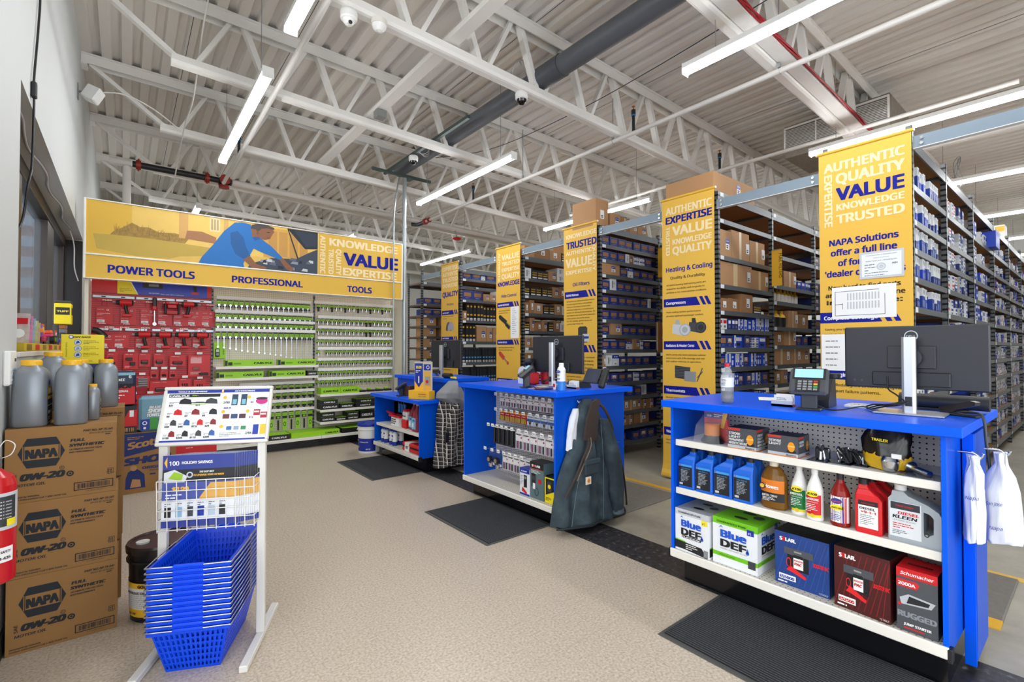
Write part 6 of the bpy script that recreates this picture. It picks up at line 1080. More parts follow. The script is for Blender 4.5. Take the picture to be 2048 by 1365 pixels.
for i in range(8):
    c, r_ = divmod(i, 2); t = thing('spray_can', 'white and blue brake cleaner can, %s from left, %s row on the low counter' % (ORD[c], ['front', 'back'][r_]), 'spray can', (2.645+.085*r_, 5.945-.088*c-(.07 if c > 1 else 0), .1905), Q, 'brake cleaner cans')
    part('can', onemb(lambda b: b.lathe([(.033, 0), (.034, .004), (.034, .05), (.034, .15), (.026, .168)], WHITE, n=14, ms=[NBLUE, NBLUE, WHITE, mat('#c9d3e8', .3)])), t); part('cap', onemb(lambda b: b.lathe([(.025, .166), (.025, .195), (.018, .2)], NBLUE, n=12)), t); part('label', onemb(lambda b: (b.disc(Fr((0, -.035, .12), (1, 0, 0), (0, 0, 1)), 0, 0, .022, NBLUE, .001, 14, .012), b.text(Fr((0, -.035, .07), (1, 0, 0), (0, 0, 1)), 'BRAKE', 0, 0, .014, NBLUE, .04, al='c', bold=.03))), t)
t = thing('red_tool_case', 'red and black case lying on the low counter deck', 'case', (2.70, 5.12, .1905), Q); part('case', onemb(lambda b: (b.box(-.2, .2, -.1, .1, 0, .045, RED, .01), b.box(-.2, .2, -.1, .1, .055, .1, RED, .012), b.box(-.197, .197, -.097, .097, .045, .055, BK))), t); part('paper_sleeve', onemb(lambda b: b.box(-.13, -.02, -.1015, .1015, -.0, .1015, PAPER)), t); part('sleeve_print', onemb(lambda b: (b.text(Fr((-.12, -.1017, 0), (1, 0, 0), (0, 0, 1)), 'KIT', .02, .03, .04, INK, .06, bold=.03), b.rect(Fr((-.12, -.0, .1016), (1, 0, 0), (0, 1, 0)), .0, 0, .08, .06, KRAFT))), t)
t = thing('red_funnel_set', 'red long funnels over a white box on the low counter shelf', 'funnels', (2.70, 5.63, .4352), Q); part('box', onemb(lambda b: (b.bx(.2, .1, .1, PAPER), b.lines(front(.2, .1, .1), .01, .07, .16, 3, .025, .014, INK))), t); part('funnels', onemb(lambda b: (b.box(-.17, .12, -.06, .05, .101, .13, RED, .01), b.cyl((-.3, -.02, .15), (-.1, -.02, .125), .012, RED, 8, .025))), t, label='red plastic funnels')
t = thing('red_gear_pack', 'red and white charger pack beside the pink jugs', 'charger', (2.68, 5.37, .4352), Q); part('body', onemb(lambda b: (b.box(-.06, .06, -.04, .05, 0, .1, RED, .01), b.box(-.055, .055, -.03, .04, .1, .2, PAPER, .012), b.box(-.04, .05, -.035, .04, .2, .23, RED, .01))), t); part('label', onemb(lambda b: b.text(Fr((-.045, -.032, .14), (1, 0, 0), (0, 0, 1)), 'Energizer', 0, 0, .022, INK, .09, bold=.03, sh=.15)), t)
for i, y in enumerate((5.72, 5.64, 5.57)):
    t = thing('blue_spray_gun', 'blue handled tool pack hanging in the low counter, %s from left' % ORD[i], 'hand tool', (2.76, y, .585), Q, 'blue tool packs in the low counter'); part('body', onemb(lambda b: (b.cyl((0, 0, 0), (0, 0, .11), .02, mat('#2678c8', .3), 10), b.box(-.012, .012, -.02, .02, .11, .15, BK, .004))), t); part('tag', onemb(lambda b: (b.box(-.02, .02, -.02, -.018, .16, .185, PAPER), b.cyl((0, -.018, .165), (0, .078, .165), .002, GALV, 5))), t)
t = thing('counter_display', 'yellow counter display with a blue arrow price header', 'display', (2.67, 4.97, .8205), Q+R(22)); part('tray', onemb(lambda b: (b.bx(.3, .11, .1, YEL, b=.003), b.text(front(.3, .11, .1), 'NAPA REWARDS', .15, .055, .014, RED, .11, bold=.02), b.text(front(.3, .11, .1), 'SAVE TODAY', .15, .03, .013, NBLUE, .11))), t)
b = MB(); b.box(-.13, .13, .03, .036, .1, .43, mat('#c9c3b4', .6)); f = Fr((-.13, .03, .1), (1, 0, 0), (0, 0, 1)); b.rect(f, 0, 0, .13, .1, YEL); b.poly(f, [(.005, .1), (.065, .03), (.125, .1), (.125, .31), (.005, .31)], NBLUE, .002); b.text(f, '$9.99', .065, .25, .035, YELB, .08, al='c', bold=.04, z=.003); b.lines(f, .02, .22, .09, 2, .018, .008, PAPER, .003); b.rect(f, .057, .08, .016, .08, LBL, .003); b.rect(f, .14, .0, .1, .22, mat('#e6b14a', .5)); b.rect(f, .14, .23, .1, .07, NBLUE, .002); b.ring(f, .2, .265, .015, .022, PAPER, .003); b.rect(f, .16, .06, .07, .1, mat('#9da2a8', .3), .004); b.disc(f, .19, .1, .02, RED, .005); part('header_card', b, t)
b = MB(); b.bx(.1, .1, .12, mat('#5b3a26', .6)); solo('small_brown_carton', b, 'small brown carton behind the far card terminal', 'carton', (2.75, 5.42, .8205), R(20))
b = MB(); b.bx(.09, .07, .15, mat('#35549b', .4)); b.text(front(.09, .07, .15), 'OIL', .015, .06, .03, PAPER, .06, bold=.03); solo('small_blue_carton', b, 'small blue carton behind the yellow counter display', 'carton', (2.78, 5.2, .8205), Q)
b = MB(); b.cyl((-.13, 0, .03), (.03, 0, .03), .03, BK, 12); b.cyl((.03, 0, .012), (.13, 0, .012), .012, YELB, 10); solo('desk_lamp_bar', b, 'black rounded bar with a yellow ruler on the far tall counter', 'bar', (2.98, 4.86, 1.0505), Q)

# ---- mats behind and before the counters
m_mat = bpy.data.materials.new('ribbed_mat'); m_mat.use_nodes = True; N, L, p = nodes(m_mat); s = axes_out(N, L); q = math_n(N, L, 'FRACT', math_n(N, L, 'DIVIDE', s[0], .016)); nz = N.new('ShaderNodeTexNoise'); nz.inputs['Scale'].default_value = 130; tc = N.new('ShaderNodeTexCoord'); L.new(tc.outputs['Object'], nz.inputs[0])
L.new(mixc(N, L, math_n(N, L, 'MULTIPLY', math_n(N, L, 'LESS_THAN', q, .55), nz.outputs['Fac']), lin('#0a0b0d'), lin('#5c5e64')), p.inputs['Base Color']); p.inputs['Roughness'].default_value = .9
EDG = mat('#4b4a48', .8, var=.1)
for (x0, x1, y0, y1, lab) in ((2.045, 2.655, .45, 1.40, 'black ribbed mat before the nearest counter'), (2.01, 2.655, 2.775, 3.69, 'black ribbed mat before the middle counter'), (2.05, 2.655, 4.90, 5.985, 'black ribbed mat before the far low counter')):
    b = MB(); b.box(x0-(x0+x1)/2, x1-(x0+x1)/2, y0-(y0+y1)/2, y1-(y0+y1)/2, 0, .004, EDG, .002); b.box(x0-(x0+x1)/2+.03, x1-(x0+x1)/2-.005, y0-(y0+y1)/2+.02, y1-(y0+y1)/2-.02, .004, .008, m_mat); solo('floor_mat', b, lab, 'mat', ((x0+x1)/2, (y0+y1)/2, .0005), 0, 'ribbed floor mats')
gm = mat('#77736c', .8, var=.18, scale=30)
b = MB(); b.box(-.45, .45, -.85, .85, 0, .01, gm, .004); solo('anti_fatigue_mat', b, 'grey mat on the concrete behind the middle counter', 'mat', (3.67, 3.43, .0005))
t = thing('anti_fatigue_mat', 'grey mat with a yellow edge behind the nearest counter', 'mat', (3.83, 1.25, .0005)); part('mat', onemb(lambda b: b.box(-.34, .36, -.9, .8, 0, .014, gm, .005)), t); part('safety_edge', onemb(lambda b: b.add([(-.34, -.9, .014), (-.44, -.9, .0), (-.44, .8, .0), (-.34, .8, .014), (-.34, -.9, 0), (-.34, .8, 0)], [(0, 3, 2, 1), (0, 1, 4), (3, 5, 2), (1, 2, 5, 4)], mat('#e0a91c', .6))), t, label='yellow bevelled edge')

# ---- clothes and bags hanging from the counters
def hang_hook(x, y, z): b = MB(); b.tube([(x, y+.004, z+.02), (x, y-.01, z+.025), (x, y-.03, z), (x, y-.045, z+.02)], .005, CHROME, 6); return b
def drape(b, prof, m, n=40, seed=1, folds=9, amp=.02, y0=0):
    """hanging cloth: prof rows (z, x_left, x_right, depth) top to bottom, flat against y0 at the back"""
    r = random.Random(seed); ph = [r.uniform(0, 6.28) for _ in range(5)]; rings = []; zt = prof[0][0]; zb = prof[-1][0]
    P_ = []
    for i in range(len(prof)-1):
        for k in range(6): u = k/6; P_.append([prof[i][j]*(1-u)+prof[i+1][j]*u for j in range(4)])
    P_.append(list(prof[-1]))
    for z, xl, xr, d in P_:
        g = min(1, (zt-z)/(zt-zb)*1.6); ring = []
        for k in range(n):
            a = 2*pi*k/n; c, s_ = cos(a), sin(a); fr = s_ < 0; x = (xl+xr)/2+(xr-xl)/2*c; dd = d*(-s_ if fr else -.12*s_*0-.05*abs(s_))
            wv = amp*g*(.75-1.5*abs(sin(folds*c*1.15+ph[0]+z*1.2))**.7+.45*sin(folds*1.7*c*2+ph[1]-z*3)+.22*sin(z*26+c*6+ph[2])) if fr else 0
            ring.append((x+.4*amp*g*sin(z*9+ph[3]+a), y0-(max(.012, dd+wv*(-s_)) if fr else .006), z+(.012*sin(3*a+ph[4]) if z < zb+.12 else 0)))
        rings.append(ring)
    b.loft(rings, m)
m_den = bpy.data.materials.new('dark_duck_canvas'); m_den.use_nodes = True; N, L, p = nodes(m_den); tc = N.new('ShaderNodeTexCoord'); n1 = N.new('ShaderNodeTexNoise'); n1.inputs['Scale'].default_value = 9; n1.inputs['Detail'].default_value = 9; L.new(tc.outputs['Object'], n1.inputs[0])
L.new(ramp(N, L, n1.outputs['Fac'], (.3, lin('#27333a')), (.55, lin('#37454c')), (.8, lin('#53626a'))), p.inputs['Base Color']); p.inputs['Roughness'].default_value = .85
BRN = mat('#3f332d', .85, var=.12, scale=40); STI = mat('#5c6c74', .8)
J = thing('work_jacket', 'dark green work jacket hanging on the end of the middle counter', 'jacket', (2.87, 2.641, 0))
part('body', onemb(lambda b: drape(b, [(1.0, -.03, .05, .05), (.95, -.08, .1, .10), (.8, -.13, .18, .13), (.6, -.2, .27, .15), (.4, -.29, .33, .16), (.2, -.37, .38, .17), (.06, -.40, .41, .17)], m_den, 64, 3, 5, .042)), J)
part('sleeve', onemb(lambda b: crumple(b, [(.10, .062, .045, .2), (.13, .064, .05, .2), (.3, .068, .055, .19), (.45, .07, .06, .16), (.6, .075, .06, .13), (.75, .06, .05, .08), (.85, .03, .03, .05)], m_den, 28, 5, .007)), J, (0, -.165, 0))
part('sleeve_cuff', onemb(lambda b: b.lathe([(.066, 0), (.067, .03)], STI, n=20, sy=.8)), J, (.2, -.165, .095))
def collar(b):
    f = [(-.15, .705), (-.01, .685), (.005, .8), (.01, .93), (.035, .995), (.0, 1.01), (-.06, .985), (-.115, .86)]; F = Fr((0, -.14, 0), (1, 0, 0), (0, 0, 1)); b.extrude(F, f, -.012, .006, BRN); b.tube([(.03, -.07, .995), (.10, -.12, .93), (.16, -.13, .83), (.19, -.135, .74)], .012, BRN, 8)
part('collar', onemb(collar), J, label='brown corduroy collar')
part('zip_edge', onemb(lambda b: (b.tube([(-.1, -.14, .72), (-.12, -.155, .66), (-.19, -.16, .56), (-.27, -.15, .42), (-.33, -.12, .3)], .009, BRN, 6), b.tube([(-.085, -.15, .72), (-.105, -.168, .65), (-.175, -.172, .55), (-.25, -.165, .42)], .004, mat('#8a6a4a', .5), 5))), J, label='brown zip edge'); part('zip_edge', onemb(lambda b: b.tube([(.2, -.1, .76), (.27, -.12, .58), (.34, -.12, .4), (.375, -.12, .22), (.40, -.11, .1)], .008, BRN, 6)), J, label='brown zip edge')
part('chest_pocket', onemb(lambda b: (b.box(-.2, -.05, -.205, -.19, .46, .56, mat('#2f3c43', .85), .004), b.box(-.205, -.045, -.212, -.19, .535, .57, mat('#34424a', .85), .004))), J); part('brand_patch', onemb(lambda b: (b.box(-.2, -.145, -.208, -.2, .39, .445, mat('#e8d9c4', .6), .001), b.disc(Fr((-.172, -.208, .418), (1, 0, 0), (0, 0, 1)), 0, 0, .016, mat('#d98a34', .5), .001, 12))), J, label='small orange and cream patch')
part('seam', onemb(lambda b: [b.tube(q, .0022, STI, 5, 3) for q in ([(.02, -.155, .86), (.01, -.19, .6), (.0, -.205, .35), (-.01, -.21, .1)], [(-.24, -.175, .45), (-.29, -.18, .28), (-.32, -.175, .1)], [(.1, -.16, .78), (.13, -.2, .68), (.19, -.205, .66)])]), J, label='pale stitched seams'); part('lining_edge', onemb(lambda b: b.tube([(-.40, -.10, .075), (-.2, -.17, .07), (-.05, -.17, .065), (.1, -.165, .06), (.3, -.165, .06), (.4, -.08, .07)], .008, mat('#1e272c', .85), 6)), J); part('hook', hang_hook(-.08, .009, .97), J)
WB = mat('#e9ebf2', .35, var=.03, scale=20)
b = MB(); drape(b, [(.93, -.02, .03, .04), (.86, -.06, .04, .05), (.75, -.09, .02, .05), (.62, -.1, -.02, .05)], WB, 28, 8, 5, .015); solo('plastic_bags', b, 'white bags hanging behind the work jacket collar', 'bags', (2.76, 2.645, 0))
m_pl = bpy.data.materials.new('plaid_flannel'); m_pl.use_nodes = True; N, L, p = nodes(m_pl); s = axes_out(N, L); nz = N.new('ShaderNodeTexNoise'); nz.inputs['Scale'].default_value = 6; tc = N.new('ShaderNodeTexCoord'); L.new(tc.outputs['Object'], nz.inputs[0])
def stripes(o, per, wd, wob): return math_n(N, L, 'LESS_THAN', math_n(N, L, 'FRACT', math_n(N, L, 'DIVIDE', math_n(N, L, 'ADD', o, math_n(N, L, 'MULTIPLY', nz.outputs['Fac'], wob)), per)), wd)
xy = s[0]; va = stripes(xy, .042, .16, .008); ha = stripes(s[2], .048, .12, .012); vb = stripes(xy, .042, .5, .008); hb = stripes(s[2], .048, .5, .012)
c0 = mixc(N, L, math_n(N, L, 'MULTIPLY', math_n(N, L, 'ADD', vb, hb), .5), lin('#4a4442'), lin('#121114')); L.new(mixc(N, L, math_n(N, L, 'MULTIPLY', math_n(N, L, 'MAXIMUM', va, ha), .8), c0, lin('#e6e0d6')), p.inputs['Base Color']); p.inputs['Roughness'].default_value = .9
Hd = thing('flannel_jacket', 'black and white plaid jacket with grey hood on the low counter end', 'jacket', (2.955, 4.785, 0)); part('body', onemb(lambda b: drape(b, [(.98, -.06, .06, .06), (.85, -.15, .15, .12), (.65, -.2, .2, .15), (.4, -.22, .22, .16), (.15, -.23, .22, .16), (.07, -.23, .22, .16)], m_pl, 56, 4, 6, .035)), Hd)
part('hood', onemb(lambda b: drape(b, [(1.03, -.04, .05, .10), (.98, -.1, .08, .16), (.9, -.2, .13, .19), (.84, -.21, .17, .19), (.76, -.04, .21, .19), (.70, .05, .2, .17)], mat('#8b8d90', .9, var=.12, scale=40), 48, 6, 3, .02)), Hd, label='grey fleece hood'); part('sleeve', onemb(lambda b: crumple(b, [(.12, .05, .04, -.13), (.3, .055, .045, -.12), (.5, .06, .05, -.1), (.68, .06, .05, -.06), (.78, .03, .03, -.03)], m_pl, 24, 9, .006)), Hd, (0, -.17, 0)); part('lining', onemb(lambda b: b.box(-.2, -.1, -.2, -.17, .36, .48, BK, .01)), Hd, label='black inner lining showing')
# carrier bags at the right end of the nearest counter
def carrier(name_, label, x, y, prof, seed, mark):
    t = thing(name_, label, 'bags', (x, y, 0)); part('film', onemb(lambda b: crumple(b, prof, WB, 40, seed, .007)), t); b = MB()
    for (dx, z, w, tt) in mark: b.text(Fr((prof[2][3]-prof[2][1]-.008, dx, z), (0, -1, 0), (0, 0, 1)), tt, 0, 0, .018, NBLUE, w, sh=.3, rot=.08)
    part('printing', b, t); part('hook', onemb(lambda b: b.tube([(0, .05, .965), (0, .0, .965), (0, -.02, .945), (0, -.03, .965)], .005, CHROME, 6)), t)
carrier('plastic_bags', 'stack of creased white carrier bags, left one on the counter end hooks', 2.76, .355, [(.60, .05, .026, .0), (.62, .056, .03, 0), (.72, .05, .03, 0), (.82, .05, .032, 0), (.88, .03, .026, 0), (.92, .018, .014, 0), (.955, .022, .02, 0)], 3, [(.02, .78, .04, 'Napa')])
carrier('plastic_bags', 'stack of smooth white carrier bags with blue print, right one on the hooks', 2.92, .292, [(.58, .06, .055, .0), (.60, .07, .062, 0), (.70, .07, .06, 0), (.80, .075, .06, 0), (.86, .05, .04, 0), (.91, .02, .018, 0), (.955, .025, .02, 0)], 7, [(.04, .74, .05, 'San Jose'), (.03, .64, .04, 'Napa')])
# hydraulic oil bucket beside the low counter
def pail(label, x, y, rz, col, lid, lab, h=.37, r0=.135, r1=.15):
    t = thing('oil_pail', label, 'pail', (x, y, .0005), rz, 'oil pails'); part('bucket', onemb(lambda b: b.lathe([(r0-.004, 0), (r0, .004), (r1-.006, h*.78), (r1+.004, h*.785), (r1+.004, h*.81), (r1-.004, h*.815), (r1, h*.93)], col, n=30)), t)
    part('lid', onemb(lambda b: (b.lathe([(r1+.006, h*.9), (r1+.008, h*.97), (r1+.003, h), (r1-.012, h), (r1-.016, h*.985)], lid, n=30), b.lathe([(.03, h*.985), (.03, h+.003)], mat('#c9c9c6', .4) if lid is not NBLUE else NBLUE, (-.07, -.05, 0), 14))), t)
    b = MB(); lab(b, r0+.0015, r1-.004, h); part('label', b, t); part('handle', onemb(lambda b: b.tube([(-r1-.004, 0, h*.82), (-r1-.012, .05, h*.62), (-r1*.7, r1*.85, h*.5), (0, r1+.02, h*.46), (r1*.7, r1*.85, h*.5), (r1+.012, .05, h*.62), (r1+.004, 0, h*.82)], .004, CHROME, 6)), t)
def cyl_lab(b, r0, r1, h, z0, z1, m, a0=-85, a1=85, off=0, n=18):
    q = lambda z: r0+(r1-r0)*z/(h*.78)+off; vs = []
    for k in range(n+1): a = R(-90+a0+(a1-a0)*k/n); vs += [(q(z0)*cos(a), q(z0)*sin(a), z0), (q(z1)*cos(a), q(z1)*sin(a), z1)]
    b.add(vs, [(2*k, 2*k+2, 2*k+3, 2*k+1) for k in range(n)], m, True)
def wrap_text(b, tt, r, z, h, m, a0, w, bold=.02):
    """lettering bent round a cylinder, starting at angle a0 (0 = straight ahead)"""
    i0 = len(b.v); b.text(Fr((0, 0, 0), (1, 0, 0), (0, 0, 1)), tt, 0, z, h, m, w, bold=bold)
    for i in range(i0, len(b.v)): x, y, zz = b.v[i]; a = R(-90+a0)+x/r; b.v[i] = (r*cos(a), r*sin(a), zz)
def nlab(b, r0, r1, h):
    cyl_lab(b, r0, r1, h, .03, .2, NBLUE, -70, 70); wrap_text(b, 'HYDRAULIC OIL', r0+.012, .145, .018, PAPER, -18, .12); wrap_text(b, 'NAPA', r0+.013, .17, .02, YEL, -48, .05); wrap_text(b, 'AW 32', r0+.008, .05, .022, PAPER, 15, .06)
    for k in range(3): wrap_text(b, 'O', r0+.009, .06+.012*k, .02, YEL, -45+6*k, .02)
pail('white pail with blue lid and label beside the far low counter', 2.60, 6.32, Q+R(35), WHITE, NBLUE, nlab, .40, .135, .15)
# ---------------------------------------------------------------- left corner: oil cartons, jugs, towels, basket stack, flyer rack
def oil_carton(label, x, y, z, w, d, h, rz=0, plain=False):
    b = MB(); b.bx(w, d, h, mat('#99703f', .8, var=.07, scale=4)); f = front(w, d, h); K = mat('#20252b', .75, var=0)
    tp = top(w, d, h); b.rect(tp, 0, d*.47, w, d*.06, mat('#a3754a', .75)); rt = right(w, d, h); b.rect(rt, d*.45, h*.72, d*.1, h*.28, mat('#c49a6c', .6)); b.rect(rt, d*.2, h*.1, d*.3, h*.12, K, .0008); b.lines(rt, d*.25, h*.86, d*.5, 3, .014, .006, K)
    if not plain:
        cx, cz, a, c = w*.31, h*.66, w*.205, h*.2
        b.poly(f, [(cx-a, cz), (cx-a*.62, cz+c), (cx+a*.62, cz+c), (cx+a, cz), (cx+a*.62, cz-c), (cx-a*.62, cz-c)], K)
        k = mat('#99703f', .8, var=.07, scale=4); b.rect(f, cx-a*.72, cz-c*.47, a*1.44, c*.94, k, .0016); b.text(f, 'NAPA', cx, cz-c*.34, c*.68, K, a*1.3, al='c', bold=.06, z=.002)
        for s_ in (-1, 1): b.poly(f, [(cx+s_*a*.76, cz-c*.5), (cx+s_*a*.8, cz-c*.5), (cx+s_*a*.8, cz+c*.5), (cx+s_*a*.76, cz+c*.5)][::s_], k, .0016)
        b.ring(f, w*.49, h*.42, .007, .009, K); b.text(f, 'R', w*.49, h*.413, .008, K, al='c', bold=.02)
        b.text(f, 'FULL', w*.565, h*.77, h*.045, K, w*.13, bold=.05, sh=.25); b.text(f, 'SYNTHETIC', w*.555, h*.70, h*.045, K, w*.32, bold=.05, sh=.25); b.text(f, 'ULTIMATE PROTECTION', w*.555, h*.65, h*.024, K, w*.3, bold=.03, sh=.25); b.text(f, 'AND PERFORMANCE', w*.55, h*.61, h*.024, K, w*.23, bold=.03, sh=.25)
        b.text(f, 'PART NO: NP 75-541', w*.96, h*.9, h*.034, K, w*.28, al='r', bold=.03, sh=.2); b.text(f, '3/5-U.S. QT. (4.73 Liter)', w*.955, h*.862, h*.024, K, w*.22, al='r', bold=.02, sh=.2); b.rect(f, w*.89, h*.835, w*.05, h*.012, K)
        b.text(f, '0W-20', w*.13, h*.30, h*.1, K, w*.37, bold=.055, sh=.25); b.text(f, 'SAE', w*.1, h*.29, h*.04, K, h*.1, bold=.02, rot=pi/2); b.text(f, 'MOTOR OIL', w*.075, h*.22, h*.042, K, w*.27, bold=.02, sh=.2)
        b.ring(f, w*.565, h*.325, h*.022, h*.04, K, .0012, 18); b.disc(f, w*.565, h*.325, h*.014, K); b.rect(f, w*.9, h*.28, w*.07, h*.003, K)
        for q in ((.915, .255, .06, .006), (.915, .255, .004, .08), (.971, .255, .004, .08), (.915, .33, .06, .006), (.927, .265, .006, .055), (.948, .265, .006, .055)): b.rect(f, w*q[0], h*q[1], w*q[2], h*q[3], K)
        for q in ((.93, .305), (.951, .305)): b.poly(f, [(w*(q[0]-.008), h*q[1]), (w*(q[0]+.008), h*q[1]), (w*q[0], h*(q[1]+.022))], K)
        x0, z0, bw, bh = w*.6, h*.07, w*.375, h*.115; b.barcode(f, x0+.012, z0+.008, bw-.024, bh-.016, K, 40); [b.rect(f, x0+p_[0]*bw, z0+p_[1]*bh, p_[2]*bw, p_[3]*bh, K, .0016) for p_ in ((0, 0, 1, .09), (0, .91, 1, .09), (0, 0, .025, 1), (.975, 0, .025, 1))]; b.text(f, '0 52 00003 02652 7', x0+bw*.3, z0-h*.03, h*.018, K, bw*.45)
        b.text(f, 'Developed by Valvoline', w*.035, h*.07, h*.024, K, w*.26, bold=.02, sh=.2); b.text(f, 'Product Information? Call 1-800-TEAM VAL', w*.035, h*.035, h*.024, K, w*.5, bold=.02, sh=.2)
    else:
        b.text(f, 'PART NO: NP 75-541', w*.97, h*.9, h*.034, K, w*.3, al='r', bold=.03, sh=.2); b.text(f, '3/5-U.S. QT. (4.73 Liter)', w*.96, h*.862, h*.024, K, w*.23, al='r', bold=.02, sh=.2)
    solo('oil_carton', b, label, 'carton', (x, y, z), rz, 'brown motor oil cartons')
for k, (dx, n) in enumerate(((.004, 'bottom'), (0, 'middle'), (-.008, 'topmost'))): oil_carton('brown motor oil carton with a black logo, %s of the front stack' % n, -.216+dx, 3.29+.003*k, .001+.343*k, .392, .29, .342)
for k, n in enumerate(('bottom', 'middle', 'topmost')): oil_carton('brown motor oil carton, %s of the stack behind the front one' % n, -.198+.003*k, 3.66, .001+.356*k, .392, .30, .355, 0, True)
SIL = mat('#8b9198', .35, .35, var=.02)
def oil_jug(label, x, y, z, rz, s=1.0, quart=False):
    t = thing('oil_jug', label, 'jug', (x, y, z), rz, 'silver motor oil jugs'); rings = []; w, d, h = (.125*s, .19*s, .315*s) if not quart else (.06, .11, .185)
    for zz, sw, sd, cy in ((0, .9, .93, 0), (.03, 1, 1, 0), (.5, .98, 1, 0), (.62, .97, .97, 0), (.72, .96, .9, 0), (.8, .92, .78, -.05), (.86, .78, .58, -.12), (.9, .55, .4, -.16), (.925, .5, .35, -.16)):
        rings.append([(w/2*sw*a, d*cy+d/2*sd*c, h*zz) for a, c in ((-1, -.72), (-.72, -1), (.72, -1), (1, -.72), (1, .72), (.72, 1), (-.72, 1), (-1, .72))])
    b = MB(); b.loft(rings, SIL, True, True); part('jug', b, t); part('cap', onemb(lambda b: b.lathe([(w*.3, h*.915), (w*.31, h*.92), (w*.31, h*.98), (w*.28, h)], mat('#f2b81c', .4), (0, -d*.16, 0), 16)), t, label='yellow screw cap')
    b = MB(); f = Fr((w/2+.0005, -d/2, 0), (0, 1, 0), (0, 0, 1)); b.rect(f, d*.16, h*.06, d*.62, h*.42, BK, .0006); b.rect(f, d*.16, h*.40, d*.62, h*.05, YEL, .001); b.rect(f, d*.16, h*.3, d*.62, h*.012, PAPER, .001); b.rect(f, d*.2, h*.48, d*.5, h*.1, YEL, .001); b.rect(f, d*.3, h*.5, d*.22, h*.06, PAPER, .0014); b.disc(f, d*.35, h*.66, h*.045, NBLUE, .001, 14); b.text(f, '0W-20', d*.2, h*.18, h*.06, PAPER, d*.5, bold=.03, z=.0014); b.lines(f, d*.2, h*.12, d*.5, 2, h*.03, h*.012, LBL, .0014); part('label', b, t)
oil_jug('big silver oil jug with yellow cap, left front on the front stack', -.345, 3.27, 1.0305, R(-3)); oil_jug('big silver oil jug with yellow cap, right front on the front stack', -.205, 3.255, 1.0305, R(4)); 
t_ = oil_jug('big silver oil jug half hidden behind the front two', -.30, 3.62, 1.0695, 0); oil_jug('big silver oil jug at the right end of the rear stack', -.083, 3.64, 1.0695, R(3), .86); oil_jug('big silver oil jug second from the right on the rear stack', -.19, 3.65, 1.0695, 0, .86); oil_jug('small silver quart bottle beside the right front jug', -.128, 3.36, 1.0305, 0, 1, True)
# shop towels
def scott(b, w, d, h):
    K = mat('#1f2f6b', .7, var=0); f = front(w, d, h); b.poly(f, [(0, h*.62), (w, h*.76), (w, h), (0, h)], K); b.text(f, 'Scott', w*.1, h*.74, h*.13, mat('#b58452', .7), w*.56, bold=.04, sh=.2, rot=.14, z=.002); b.text(f, '75130', w*.62, h*.93, h*.04, mat('#b58452', .7), w*.25, bold=.03, z=.002); b.lines(f, w*.08, h*.93, w*.4, 2, h*.03, h*.012, mat('#b58452', .7), .002); b.text(f, 'SHOP', w*.04, h*.48, h*.13, K, w*.82, bold=.06, sh=.25, rot=.06); b.text(f, 'ORIGINAL', w*.36, h*.39, h*.05, K, w*.5, bold=.04); b.text(f, 'POLYVALENTS', w*.5, h*.345, h*.026, K, w*.36, bold=.02); b.lines(f, w*.5, h*.28, w*.3, 1, .02, h*.025, K)
    b.poly(f, [(w*.05, h*.08), (w*.42, h*.08), (w*.4, h*.3), (w*.3, h*.38), (w*.22, h*.42), (w*.1, h*.36), (w*.06, h*.26)], K); b.disc(f, w*.2, h*.42, h*.045, KRAFT, .0016); b.poly(f, [(w*.14, h*.1), (w*.34, h*.1), (w*.32, h*.22), (w*.18, h*.24)], KRAFT, .0016); b.poly(f, [(w*.68, h*.04), (w, h*.06), (w, h*.14), (w*.76, h*.13)], K); b.text(f, '30', w*.84, h*.07, h*.045, PAPER, w*.1, bold=.03, z=.002)
b = MB(); w, d, h = .42, .36, .578; b.bx(w, d, h, mat('#99703f', .8, var=.07, scale=4)); scott(b, w, d, h); solo('towel_carton', b, 'large brown and navy shop towel carton behind the oil cartons', 'carton', (.205, 6.1, .001))
